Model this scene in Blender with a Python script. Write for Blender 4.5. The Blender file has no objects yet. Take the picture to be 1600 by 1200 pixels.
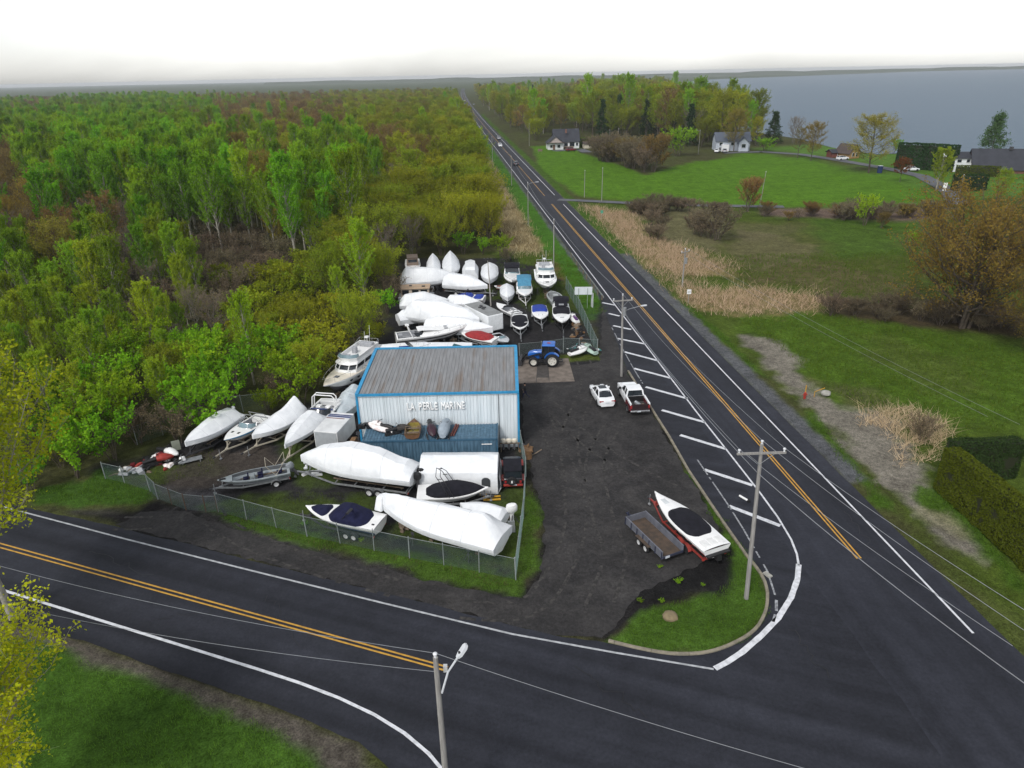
import bpy, bmesh, math, random
import numpy as np
from mathutils import Vector, Matrix, noise as mnoise
random.seed(11); rng = np.random.default_rng(11)
scene = bpy.context.scene
COL = scene.collection
PI = math.pi

# ------------------------------------------------------------------ camera, sky, sun, exposure
FPX, HOR, CAMH, ROLL = 1070.0, 116.0, 31.5, math.radians(1.2)      # focal length in photo pixels, horizon row, drone height
PITCH = math.atan((600 - HOR) / FPX)
CP_, SP_, CR_, SR_ = math.cos(PITCH), math.sin(PITCH), math.cos(ROLL), math.sin(ROLL)
cam_d = bpy.data.cameras.new('drone_camera'); cam = bpy.data.objects.new('drone_camera', cam_d); COL.objects.link(cam)
X0, U0, F0 = Vector((1, 0, 0)), Vector((0, SP_, CP_)), Vector((0, CP_, -SP_))
rt, up = X0 * CR_ - U0 * SR_, X0 * SR_ + U0 * CR_
M = Matrix((rt, up, -F0)).transposed().to_4x4(); M.translation = (0, 0, CAMH)
cam.matrix_world = M
cam_d.sensor_width = 36; cam_d.lens = FPX / 1600 * 36; cam_d.clip_start = 0.5; cam_d.clip_end = 20000
scene.camera = cam

SUN_EL, SUN_AZ = math.radians(48), math.radians(212)
world = bpy.data.worlds.new('World'); scene.world = world; world.use_nodes = True
wn = world.node_tree.nodes; wl = world.node_tree.links; wn.clear()
sky = wn.new('ShaderNodeTexSky'); sky.sky_type = 'NISHITA'; sky.sun_disc = False
sky.sun_elevation = SUN_EL; sky.sun_rotation = SUN_AZ; sky.air_density = 1.0; sky.dust_density = 1.0; sky.ozone_density = 1.0
hs = wn.new('ShaderNodeHueSaturation'); hs.inputs['Saturation'].default_value = 0.2
bg = wn.new('ShaderNodeBackground'); bg.inputs['Strength'].default_value = 0.15
wo = wn.new('ShaderNodeOutputWorld')
wtc = wn.new('ShaderNodeTexCoord'); wmp = wn.new('ShaderNodeMapping'); wmp.inputs['Scale'].default_value = (1.6, 1.6, 6.0); wl.new(wtc.outputs['Generated'], wmp.inputs[0])
wnz = wn.new('ShaderNodeTexNoise'); wnz.inputs['Scale'].default_value = 1.7; wnz.inputs['Detail'].default_value = 7; wnz.inputs['Distortion'].default_value = .6; wl.new(wmp.outputs[0], wnz.inputs['Vector'])
wrp = wn.new('ShaderNodeMapRange'); wrp.inputs[1].default_value = .3; wrp.inputs[2].default_value = .7; wrp.inputs[3].default_value = .80; wrp.inputs[4].default_value = 1.15; wl.new(wnz.outputs[0], wrp.inputs[0])
wmx = wn.new('ShaderNodeMix'); wmx.data_type = 'RGBA'; wmx.blend_type = 'MULTIPLY'; wmx.inputs[0].default_value = 1      # even overcast with soft cloud shapes all round
wl.new(sky.outputs[0], hs.inputs['Color']); wl.new(hs.outputs[0], wmx.inputs[6]); wl.new(wrp.outputs[0], wmx.inputs[7]); wl.new(wmx.outputs[2], bg.inputs[0]); wl.new(bg.outputs[0], wo.inputs[0])
sun_d = bpy.data.lights.new('overcast_sun', 'SUN'); sun_d.energy = 1.5; sun_d.angle = math.radians(11); sun_d.color = (1, .97, .93)
sun = bpy.data.objects.new('overcast_sun', sun_d); COL.objects.link(sun)
sd = Vector((math.sin(SUN_AZ) * math.cos(SUN_EL), math.cos(SUN_AZ) * math.cos(SUN_EL), math.sin(SUN_EL)))
sun.rotation_euler = sd.to_track_quat('Z', 'Y').to_euler(); sun.location = (0, 0, 120)
vs = scene.view_settings; vs.view_transform = 'Standard'; vs.look = 'None'; vs.exposure = 0.52; vs.gamma = 1.0; vs.use_curve_mapping = False
scene.cycles.max_bounces = 6; scene.cycles.diffuse_bounces = 3; scene.cycles.transmission_bounces = 4; scene.cycles.transparent_max_bounces = 8

# ------------------------------------------------------------------ helpers
def P(px, py, z=0.0):
    'photo pixel -> point of the world at height z'
    u, v = (px - 800) / FPX, (600 - py) / FPX
    u, v = u * CR_ + v * SR_, -u * SR_ + v * CR_
    d = Vector((u, CP_ + v * SP_, -SP_ + v * CP_)); t = (z - CAMH) / d.z
    return Vector((d.x * t, d.y * t, z))
def proj(p):
    dx, dy, dz = p[0], p[1], p[2] - CAMH
    zc = dy * CP_ - dz * SP_; yc = dy * SP_ + dz * CP_
    if zc < 1: return (-9999, -9999)
    u, v = dx / zc, yc / zc
    u, v = u * CR_ - v * SR_, u * SR_ + v * CR_
    return 800 + u * FPX, 600 - v * FPX
def lin(r, g, b):
    f = lambda c: (c / 255 / 12.92) if c / 255 <= .04045 else ((c / 255 + .055) / 1.055) ** 2.4
    return (f(r), f(g), f(b))
MATS = {}
def mk(name, c1, c2=None, scale=3.0, detail=4, rough=.6, bump=0.0, bscale=None, metal=0.0, spec=.4, coat=0.0, stretch=(1, 1, 1), lo=.35, hi=.65, rnd=0.0, coords='Object', trans=0.0):
    'procedural material: one colour, or two mixed by a noise, with relief'
    if name in MATS: return MATS[name]
    m = bpy.data.materials.new(name); m.use_nodes = True; n = m.node_tree.nodes; l = m.node_tree.links
    b = n['Principled BSDF']; b.inputs['Roughness'].default_value = rough; b.inputs['Metallic'].default_value = metal
    b.inputs['Specular IOR Level'].default_value = spec; b.inputs['Coat Weight'].default_value = coat
    if trans: b.inputs['Transmission Weight'].default_value = trans
    tc = n.new('ShaderNodeTexCoord'); mp = n.new('ShaderNodeMapping'); mp.inputs['Scale'].default_value = stretch
    l.new(tc.outputs[coords], mp.inputs[0])
    if c2 is None: c2 = tuple(min(1, c * .86) for c in c1)
    nz = n.new('ShaderNodeTexNoise'); nz.inputs['Scale'].default_value = scale; nz.inputs['Detail'].default_value = detail
    l.new(mp.outputs[0], nz.inputs['Vector'])
    r = n.new('ShaderNodeValToRGB'); r.color_ramp.elements[0].position = lo; r.color_ramp.elements[1].position = hi
    r.color_ramp.elements[0].color = (*c2, 1); r.color_ramp.elements[1].color = (*c1, 1)
    l.new(nz.outputs[0], r.inputs[0]); out = r.outputs[0]
    if rnd:
        oi = n.new('ShaderNodeObjectInfo'); mr = n.new('ShaderNodeMapRange'); mr.inputs[3].default_value = 1 - rnd; mr.inputs[4].default_value = 1 + rnd
        l.new(oi.outputs['Random'], mr.inputs[0])
        mx = n.new('ShaderNodeMix'); mx.data_type = 'RGBA'; mx.blend_type = 'MULTIPLY'; mx.inputs[0].default_value = 1
        l.new(out, mx.inputs[6]); l.new(mr.outputs[0], mx.inputs[7]); out = mx.outputs[2]
    l.new(out, b.inputs['Base Color'])
    if bump:
        nb = n.new('ShaderNodeTexNoise'); nb.inputs['Scale'].default_value = bscale or scale * 4; nb.inputs['Detail'].default_value = 5
        l.new(mp.outputs[0], nb.inputs['Vector'])
        bp = n.new('ShaderNodeBump'); bp.inputs['Strength'].default_value = min(1, bump); bp.inputs['Distance'].default_value = .05 * max(1, bump)
        l.new(nb.outputs[0], bp.inputs['Height']); l.new(bp.outputs[0], b.inputs['Normal'])
    MATS[name] = m; return m

class MB:
    'collects polygons; build() links them as one mesh object'
    def __init__(s): s.v, s.f, s.m = [], [], []
    def add(s, vs, fs, m=0):
        o = len(s.v); s.v += [tuple(v) for v in vs]; s.f += [tuple(i + o for i in f) for f in fs]; s.m += [m] * len(fs); return s
    def box(s, c, d, m=0, rz=0.0, top=(1, 1), sh=(0, 0)):
        hx, hy, hz = d[0] / 2, d[1] / 2, d[2] / 2; vs = []
        for z, (tx, ty), (ox, oy) in ((-hz, (1, 1), (0, 0)), (hz, top, sh)):
            for x, y in ((-1, -1), (1, -1), (1, 1), (-1, 1)):
                X, Y = x * hx * tx + ox, y * hy * ty + oy
                vs.append((c[0] + X * math.cos(rz) - Y * math.sin(rz), c[1] + X * math.sin(rz) + Y * math.cos(rz), c[2] + z))
        return s.add(vs, [(0, 3, 2, 1), (4, 5, 6, 7), (0, 1, 5, 4), (1, 2, 6, 5), (2, 3, 7, 6), (3, 0, 4, 7)], m)
    def bar(s, a, b, w, h=None, m=0):
        a, b = Vector(a), Vector(b); h = h or w; d = (b - a).normalized()
        u = Vector((0, 0, 1)) if abs(d.z) < .95 else Vector((1, 0, 0)); r = d.cross(u).normalized(); u = r.cross(d)
        q = [r * (x * w / 2) + u * (y * h / 2) for x, y in ((-1, -1), (1, -1), (1, 1), (-1, 1))]
        return s.add([a + k for k in q] + [b + k for k in q], [(0, 1, 2, 3), (7, 6, 5, 4), (4, 5, 1, 0), (5, 6, 2, 1), (6, 7, 3, 2), (7, 4, 0, 3)], m)
    def tube(s, pts, r, n=6, m=0, cap=True, close=False):
        pts = [Vector(p) for p in pts]; k = len(pts); rs = r if isinstance(r, (list, tuple)) else [r] * k; rings = []; prev = None
        for i, p in enumerate(pts):
            if close: d = pts[(i + 1) % k] - pts[i - 1]
            else: d = pts[min(i + 1, k - 1)] - pts[max(i - 1, 0)]
            d.normalize()
            if prev is None:
                u = Vector((0, 0, 1)) if abs(d.z) < .9 else Vector((1, 0, 0)); a = d.cross(u).normalized()
            else:
                a = (prev - d * prev.dot(d)); a = a.normalized() if a.length > 1e-6 else d.orthogonal().normalized()
            prev = a; b = d.cross(a)
            rings.append([p + (a * math.cos(2 * PI * j / n) + b * math.sin(2 * PI * j / n)) * rs[i] for j in range(n)])
        return s.loft(rings, m, True, cap and not close, cap and not close, ring=close)
    def loft(s, secs, m=0, close=False, cap0=False, cap1=False, ring=False):
        n = len(secs[0]); o = len(s.v); k = len(secs)
        for q in secs: s.v += [tuple(p) for p in q]
        for i in range(k if ring else k - 1):
            for j in range(n if close else n - 1):
                a, b = o + i * n, o + ((i + 1) % k) * n; j2 = (j + 1) % n
                s.f.append((a + j, a + j2, b + j2, b + j)); s.m.append(m[j] if isinstance(m, (list, tuple)) else m)
        mm = m[0] if isinstance(m, (list, tuple)) else m
        if cap0: s.f.append(tuple(o + j for j in reversed(range(n)))); s.m.append(mm)
        if cap1: s.f.append(tuple(o + (k - 1) * n + j for j in range(n))); s.m.append(mm)
        return s
    def cyl(s, a, b, r, n=10, m=0, r2=None): return s.tube([a, b], [r, r if r2 is None else r2], n, m)
    def sph(s, c, r, nu=10, nv=6, m=0):
        r = r if isinstance(r, (tuple, list)) else (r, r, r); secs = []
        for i in range(nv + 1):
            t = -PI / 2 + PI * i / nv; k = max(.02, math.cos(t))
            secs.append([(c[0] + r[0] * k * math.cos(2 * PI * j / nu), c[1] + r[1] * k * math.sin(2 * PI * j / nu), c[2] + r[2] * math.sin(t)) for j in range(nu)])
        return s.loft(secs, m, True, True, True)
    def mesh(s, name, mats, ang=40):
        me = bpy.data.meshes.new(name); me.from_pydata(s.v, [], s.f)
        for m in (mats if isinstance(mats, (list, tuple)) else [mats]): me.materials.append(m)
        if any(s.m): me.polygons.foreach_set('material_index', s.m)
        if ang:
            me.polygons.foreach_set('use_smooth', [True] * len(s.f)); me.set_sharp_from_angle(angle=math.radians(ang))
        me.update(); return me
    def build(s, name, mats, parent=None, ang=40, bev=0.0):
        return link(name, s.mesh(name, mats, ang), parent, bev=bev)
def link(name, me, parent=None, loc=None, rot=None, bev=0.0):
    o = bpy.data.objects.new(name, me); COL.objects.link(o)
    if parent is not None: o.parent = parent
    if loc is not None: o.location = loc
    if rot is not None: o.rotation_euler = rot
    if bev:
        b = o.modifiers.new('soft_edges', 'BEVEL'); b.width = bev; b.segments = 2; b.limit_method = 'ANGLE'; b.angle_limit = math.radians(35)
    return o
def tag(o, label, cat, group=None):
    o['label'] = label; o['category'] = cat
    if group: o['group'] = group
    return o
def thing(name, label, cat, loc=(0, 0, 0), rz=0.0, group=None):
    o = bpy.data.objects.new(name, None); COL.objects.link(o); o.location = loc; o.rotation_euler = (0, 0, rz)
    o.empty_display_size = .3
    return tag(o, label, cat, group)
def struct(o): o['kind'] = 'structure'; return o
def stuff(o): o['kind'] = 'stuff'; return o
def fastmesh(name, verts, faces_n, idx, mats, smooth=False):
    'numpy mesh: verts (n,3), faces all of faces_n corners, idx flat'
    me = bpy.data.meshes.new(name); nf = len(idx) // faces_n
    me.vertices.add(len(verts)); me.vertices.foreach_set('co', np.asarray(verts, np.float32).ravel())
    me.loops.add(len(idx)); me.loops.foreach_set('vertex_index', np.asarray(idx, np.int32))
    me.polygons.add(nf); me.polygons.foreach_set('loop_start', np.arange(0, nf * faces_n, faces_n, dtype=np.int32))
    if smooth: me.polygons.foreach_set('use_smooth', np.ones(nf, bool))
    for m in (mats if isinstance(mats, (list, tuple)) else [mats]): me.materials.append(m)
    me.update(calc_edges=True); return me
# numpy value noise
_tab = rng.random((256, 256))
def vnoise(x, y):
    xi, yi = np.floor(x).astype(int), np.floor(y).astype(int); fx, fy = x - xi, y - yi
    fx, fy = fx * fx * (3 - 2 * fx), fy * fy * (3 - 2 * fy)
    g = lambda a, b: _tab[a & 255, b & 255]
    return (g(xi, yi) * (1 - fx) + g(xi + 1, yi) * fx) * (1 - fy) + (g(xi, yi + 1) * (1 - fx) + g(xi + 1, yi + 1) * fx) * fy
def fbm(x, y, o=4):
    r = 0; a = .5
    for i in range(o): r = r + a * vnoise(x * 2 ** i + 17.3 * i, y * 2 ** i + 5.7 * i); a *= .5
    return r / (1 - .5 ** o)
def sdf(poly, x, y):
    'signed distance (negative inside) to a polygon of world points'
    p = np.array([(q[0], q[1]) for q in poly]); d = np.full(x.shape, 1e9); ins = np.zeros(x.shape, bool)
    for i in range(len(p)):
        a, b = p[i - 1], p[i]; e = b - a; wx, wy = x - a[0], y - a[1]
        t = np.clip((wx * e[0] + wy * e[1]) / max(1e-9, e @ e), 0, 1)
        d = np.minimum(d, (wx - e[0] * t) ** 2 + (wy - e[1] * t) ** 2)
        c = (a[1] > y) != (b[1] > y)
        if e[1] != 0: ins ^= c & (x < e[0] * (y - a[1]) / e[1] + a[0])
    d = np.sqrt(d); return np.where(ins, -d, d)
def W(pts, z=0.0): return [P(a, b, z) for a, b in pts]
def inside(poly, x, y):
    c = False
    for i in range(len(poly)):
        a, b = poly[i - 1], poly[i]
        if (a[1] > y) != (b[1] > y) and x < (b[0] - a[0]) * (y - a[1]) / (b[1] - a[1]) + a[0]: c = not c
    return c
# ------------------------------------------------------------------ ground sheet, water, roads
LAKE = [P(1700, 268), P(1560, 252), P(1500, 245), P(1440, 237), P(1370, 240), P(1310, 232), P(1250, 216), P(1180, 206), P(1130, 198), P(1090, 184), P(1064, 168), P(1052, 154), P(1050, 143), P(1055, 134), P(1070, 128), P(1110, 124), Vector((2600, 4600, 0)), Vector((9000, 5200, 0)), Vector((9000, 600, 0)), Vector((700, 215, 0))]
rA, rB = P(880, 319), P(1243.8, 700)
RD = (rA - rB).normalized(); RN = Vector((RD.y, -RD.x, 0)); RO = rB - RN * 2.95          # road direction, its right-hand normal, a point of the centre line
def R(s, o, z=0.0):
    'point s metres along the main road and o metres right of its centre line'
    q = RO + RD * s + RN * (o + 9 * max(0, (s - 330) / 860) ** 2); return Vector((q.x, q.y, z))
def ro(p):
    e = Vector((p[0], p[1], 0)) - RO; return e.dot(RD), e.dot(RN)
SOFT = []
def L(pts, col, soft=.6, amp=1.2, op=1.0, fs=.35): SOFT.append((pts if isinstance(pts[0], Vector) else W(pts), col, soft, amp, op, fs))
def strip(s0, s1, o0, o1): return [R(s, o0) for s in np.linspace(s0, s1, 14)] + [R(s, o1) for s in np.linspace(s1, s0, 14)]
G_LUSH, G_MID, G_OLIVE, G_LAWN = (.045, .088, .011), (.054, .080, .013), (.066, .074, .020), (.064, .138, .010)
G_TAN, G_SAND, G_GRAV, G_BROWN, G_DARK = (.20, .15, .075), (.16, .145, .122), (.085, .088, .095), (.062, .044, .028), (.026, .025, .026)
L([P(840, 330), P(1000, 300), P(1500, 300), Vector((260, 160, 0)), Vector((200, 20, 0)), P(1700, 1100), P(1500, 880), P(1240, 620), P(1000, 430)], G_MID, 2, 3)                   # right meadow
L([(1150, 490), (1300, 485), (1600, 540), (1700, 640), (1500, 680), (1330, 640), (1240, 560), (1170, 520)], (.055, .100, .011), 2, 4, .9, .2)
L([(1090, 346), (1300, 345), (1480, 370), (1450, 470), (1300, 460), (1150, 445), (1120, 400)], G_OLIVE, 2, 5, .85, .2)
L([(1250, 345), (1400, 330), (1440, 345), (1400, 400), (1300, 410)], G_LUSH, 3, 6, .8, .15)
L([(835, 242), (900, 236), (960, 255), (1010, 274), (1060, 258), (1170, 238), (1260, 246), (1340, 266), (1400, 272), (1440, 292), (1480, 308), (1470, 322), (1190, 324), (1000, 314), (905, 306), (850, 270)], G_LAWN, 1.0, 1.5, 1, .1)
L([(830, 228), (905, 228), (905, 240), (840, 244)], G_LAWN, 1, 1)
L([(1165, 232), (1320, 222), (1600, 262), (1700, 300), (1500, 310), (1300, 246)], (.07, .15, .02), 2, 3, .8)
L([(910, 322), (990, 332), (1012, 368), (1062, 383), (1140, 410), (1150, 428), (1080, 432), (1035, 428), (988, 394), (940, 348)], G_TAN, 1.8, 4, .8)
L([(1060, 455), (1160, 446), (1290, 460), (1285, 482), (1180, 492), (1110, 487), (1068, 476)], G_TAN, 1.6, 4, .8)
L([(990, 322), (1140, 326), (1120, 392), (1030, 372)], (.13, .11, .065), 1.5, 4, .7)
L([(1280, 462), (1480, 480), (1600, 500), (1600, 525), (1500, 515), (1290, 490)], G_BROWN, 1, 2, .9)
L([(1190, 325), (1480, 324), (1450, 346), (1190, 336)], (.13, .09, .075), 1, 2, .9)
L([(1180, 400), (1300, 410), (1420, 440), (1440, 470), (1300, 455), (1180, 440)], (.095, .078, .040), 1.5, 5, .7, .2)
L([(1380, 520), (1520, 560), (1560, 620), (1450, 610), (1350, 560)], (.07, .085, .022), 1.5, 5, .5, .25)
L([(1260, 590), (1330, 600), (1420, 640), (1340, 640)], (.09, .085, .04), 1, 3, .6, .4)
L([(1110, 345), (1250, 350), (1250, 365), (1120, 380)], (.085, .08, .04), 1.5, 4, .5, .3)
L([(1150, 355), (1240, 372), (1300, 400), (1180, 420), (1130, 390)], (.12, .10, .06), 1, 4, .5, .25)
# sandy verge right of the main road
L([(1160, 522), (1205, 528), (1246, 556), (1250, 590), (1300, 622), (1340, 640), (1395, 645), (1420, 690), (1450, 730), (1440, 790), (1510, 826), (1540, 880), (1480, 840), (1400, 775), (1330, 700), (1260, 630), (1200, 572)], G_SAND, .6, 1.6, .95, .6)
L([(1258, 640), (1275, 645), (1318, 700), (1390, 780), (1400, 800), (1370, 790), (1310, 712), (1262, 662)], G_LUSH, .35, .7, .95, .7)
L([(1434, 758), (1470, 765), (1560, 850), (1600, 905), (1600, 925), (1530, 860), (1470, 800), (1430, 785)], G_LUSH, .4, .9, .95, .7)
L([(1440, 795), (1480, 800), (1520, 840), (1500, 845)], (.17, .16, .10), .5, 1.2, .8)
L([(1040, 455), (1060, 462), (1130, 520), (1200, 590), (1180, 580), (1110, 515)], G_LUSH, .4, .6, .95, .7)
L(strip(-6, 75, 4.5, 6.3), G_GRAV, .3, .5, .95, .8)
L(strip(75, 600, 4.2, 7.5), G_LUSH, .5, .8, .95)
L(strip(75, 420, 3.9, 4.6), (.15, .14, .10), .15, .3, .9)
# left verge of the main road
L(strip(38, 620, -9.5, -4.6), (.045, .115, .013), .5, 1.0, 1)
L(strip(75, 420, -16, -9.5), G_TAN, .8, 2.0, .9)
L(strip(45, 80, -20, -8.5), (.06, .085, .016), .8, 2.5, .95)
L(strip(55, 72, -11.5, -8.5), (.12, .075, .035), .5, 1.5, .7)
L(strip(38, 420, -5.1, -4.3), G_GRAV, .2, .4, .9)
# side road and the lot
YARD = [(160, 730), (232, 755), (300, 786), (480, 832), (805, 900), (830, 770), (812, 690), (930, 556), (932, 540), (880, 440), (800, 402), (630, 405), (600, 520), (500, 620), (440, 640), (290, 690)]
L(YARD, G_DARK, .8, 2, 1)
for q in ([(340, 790), (480, 770), (600, 770), (600, 835), (470, 825)], [(600, 835), (660, 800), (805, 840), (800, 890), (700, 870)], [(235, 735), (330, 700), (330, 735), (240, 760)], [(770, 430), (800, 440), (800, 470), (765, 470)], [(450, 690), (560, 750), (520, 770), (440, 745)], [(830, 440), (880, 440), (905, 480), (860, 500), (820, 470)], [(780, 770), (830, 770), (825, 890), (790, 880)]):
    L(q, (.05, .075, .014), .6, 2.6, .75, .5)
L([(290, 715), (430, 690), (440, 740), (340, 760), (240, 775)], (.06, .05, .042), .5, 2, .8)
LOT = [(938, 470), (955, 500), (985, 585), (1013, 631), (1042, 680), (1078, 738), (1128, 812), (1160, 872), (1135, 925), (1048, 945), (995, 966), (952, 1003), (880, 998), (800, 980), (400, 880), (150, 818), (60, 792), (140, 795), (215, 792), (252, 778), (300, 788), (330, 800), (400, 830), (480, 852), (575, 876), (650, 898), (750, 920), (805, 926), (838, 895), (842, 800), (830, 765), (818, 700), (814, 690), (812, 560), (880, 553), (934, 556), (934, 500)]
L(LOT, (.016, .015, .015), .4, .8, 1)
L([(812, 568), (885, 556), (935, 556), (930, 480), (950, 480), (1000, 600), (1030, 660), (900, 640), (830, 620)], (.030, .030, .032), 1, 2, .7)
L([(850, 720), (960, 690), (1020, 720), (1010, 790), (900, 800)], (.038, .033, .030), 2, 4, .55, .3)
L([(120, 800), (280, 800), (420, 850), (600, 910), (800, 960), (780, 940), (600, 880), (400, 828), (300, 800)], (.042, .039, .038), .6, 1.8, .8, .5)
L([(232, 757), (330, 770), (340, 800), (300, 800), (255, 785)], (.085, .080, .085), .5, 1.5, .8)
L([(480, 852), (575, 876), (650, 898), (750, 920), (805, 926), (838, 895), (842, 800), (830, 765), (822, 765), (812, 898), (805, 903), (600, 858), (480, 828), (345, 795), (305, 790), (330, 802), (400, 830)], (.046, .085, .013), .35, 1.1, 1, .8)
L([(60, 762), (130, 750), (160, 733), (236, 762), (252, 776), (215, 790), (130, 792), (60, 788)], (.040, .082, .013), .3, .8, 1, .7)
L([(1063, 720), (1080, 740), (1128, 812), (1172, 872), (1192, 900), (1200, 927), (1197, 952), (1186, 977), (1162, 998), (1125, 1015), (1094, 1022), (1042, 1022), (986, 1011), (953, 1003), (966, 990), (996, 964), (1048, 942), (1131, 923), (1143, 902), (1137, 872), (1150, 866), (1115, 815)], (.047, .092, .014), .18, .5, 1, .8)
L([(980, 885), (1060, 880), (1140, 870), (1140, 905), (1125, 925), (1040, 938), (985, 945)], (.014, .014, .014), .5, 1.0, .85)
L([(960, 480), (975, 500), (982, 585), (965, 583), (950, 500)], (.035, .06, .02), .3, .8, .5)
L([(860, 556), (935, 552), (938, 562), (880, 566)], (.07, .09, .018), .3, .7, .9)
# near verge, lower left
NV = [(-200, 940), (0, 968), (140, 1005), (280, 1055), (430, 1105), (560, 1160), (640, 1230), (640, 1400), (-400, 1400)]
L(NV, (.075, .066, .055), .3, .8, 1)
L([(-200, 985), (0, 1000), (90, 1020), (230, 1062), (360, 1110), (480, 1170), (540, 1240), (540, 1400), (-400, 1400)], (.040, .085, .012), .3, .9, 1)

xs = np.concatenate([-np.geomspace(6000, 46, 60), np.arange(-45, 76, .36), np.geomspace(77, 9000, 64)])
ys = [-60, -40, -20, -8, 0, 6, 10]; y = 13.0; st = .36
while y < 9000:
    ys.append(y); y += st
    if y > 95: st *= 1.03
ys = np.array(ys)
GX, GY = np.meshgrid(xs, ys); gx, gy = GX.ravel(), GY.ravel()
n1, n2, n3 = fbm(gx * .09, gy * .09), fbm(gx * .45 + 40, gy * .45), fbm(gx * 1.6, gy * 1.6 + 9)
col = np.empty((gx.size, 3)); base = np.array(G_BROWN); k = n1[:, None]
col[:] = np.array((.045, .040, .022)) * (1 - k) + np.array((.060, .072, .020)) * k
far = np.clip((gy - 900) / 1500, 0, 1)[:, None]; col = col * (1 - far) + np.array((.045, .062, .022)) * far
for poly, c, soft, amp, op, fs in SOFT:
    bx = [q[0] for q in poly]; by = [q[1] for q in poly]; g = soft + amp + .5
    I = np.nonzero((gx > min(bx) - g) & (gx < max(bx) + g) & (gy > min(by) - g) & (gy < max(by) + g))[0]
    if not I.size: continue
    d = sdf(poly, gx[I], gy[I]) + (fbm(gx[I] * fs + 3, gy[I] * fs) - .5) * 2 * amp
    w = (np.clip(.5 - d / (2 * soft), 0, 1) * op)[:, None]
    vv = (.72 + .56 * n2[I] * .6 + .56 * n3[I] * .4)[:, None]
    col[I] = col[I] * (1 - w) + np.array(c) * vv * w
dl = np.full(gx.shape, 99.0); I = np.nonzero((gx > 20) & (gy > 180))[0]; dl[I] = sdf(LAKE, gx[I], gy[I])
gz = np.where(dl < 0, -np.clip(-dl * .15, 0, 2.5), 0) * 1.0
bump = (n2 - .5) * .22
gz = gz + np.where((gy > 12) & (gy < 400), bump, 0) - .13
# keep paved ground level
s_ = (gx - RO.x) * RD.x + (gy - RO.y) * RD.y; o_ = (gx - RO.x) * RN.x + (gy - RO.y) * RN.y
flat = np.zeros(gx.size, bool)
nearm = (gy < 135) & (gx > -60) & (gx < 60)
I = np.nonzero(nearm)[0]; PAVED = W(LOT) ; yd = W(YARD)
fl = (sdf(PAVED, gx[I], gy[I]) < 1.5) | (sdf(yd, gx[I], gy[I]) < 2); flat[I] = fl
isl = W([(1040, 700), (1210, 900), (1210, 960), (1130, 1030), (940, 1010), (1130, 900)]); flat[I] |= sdf(isl, gx[I], gy[I]) < .3
gz = np.where(flat, -.006, gz); gz = np.where((o_ > -8) & (o_ < 7), np.where(flat, gz, -.02 + bump * .1), gz)
gz = np.where(dl < 0, np.minimum(gz, -.3 - np.clip(-dl * .15, 0, 2.2)), gz)
nx, ny = len(xs), len(ys)
i0 = (np.arange(ny - 1)[:, None] * nx + np.arange(nx - 1)[None]).ravel()
idx = np.stack([i0, i0 + 1, i0 + 1 + nx, i0 + nx], 1).ravel()
def ground_mat():
    m = bpy.data.materials.new('earth_and_grass'); m.use_nodes = True; n = m.node_tree.nodes; l = m.node_tree.links; b = n['Principled BSDF']
    b.inputs['Roughness'].default_value = .95; b.inputs['Specular IOR Level'].default_value = .02
    a = n.new('ShaderNodeAttribute'); a.attribute_name = 'surface'; tc = n.new('ShaderNodeTexCoord'); out = a.outputs['Color']
    for sc, lo, hi, dt in ((9.0, .45, 1.55, 6), (2.2, .66, 1.34, 4), (.35, .78, 1.22, 3)):
        z = n.new('ShaderNodeTexNoise'); z.inputs['Scale'].default_value = sc; z.inputs['Detail'].default_value = dt; z.inputs['Roughness'].default_value = .65
        l.new(tc.outputs['Object'], z.inputs['Vector'])
        mr = n.new('ShaderNodeMapRange'); mr.inputs[1].default_value = .3; mr.inputs[2].default_value = .7; mr.inputs[3].default_value = lo; mr.inputs[4].default_value = hi
        l.new(z.outputs[0], mr.inputs[0])
        mx = n.new('ShaderNodeMix'); mx.data_type = 'RGBA'; mx.blend_type = 'MULTIPLY'; mx.inputs[0].default_value = 1
        l.new(out, mx.inputs[6]); l.new(mr.outputs[0], mx.inputs[7]); out = mx.outputs[2]
        if sc == 9.0: fine = z
    l.new(out, b.inputs['Base Color'])
    bp = n.new('ShaderNodeBump'); bp.inputs['Strength'].default_value = .6; bp.inputs['Distance'].default_value = .08
    l.new(fine.outputs[0], bp.inputs['Height']); l.new(bp.outputs[0], b.inputs['Normal'])
    return m
gm = fastmesh('ground', np.stack([gx, gy, gz], 1), 4, idx, ground_mat(), True)
ca = gm.color_attributes.new('surface', 'FLOAT_COLOR', 'POINT')
ca.data.foreach_set('color', np.concatenate([col, np.ones((gx.size, 1))], 1).astype(np.float32).ravel())
struct(link('ground', gm))

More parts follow.
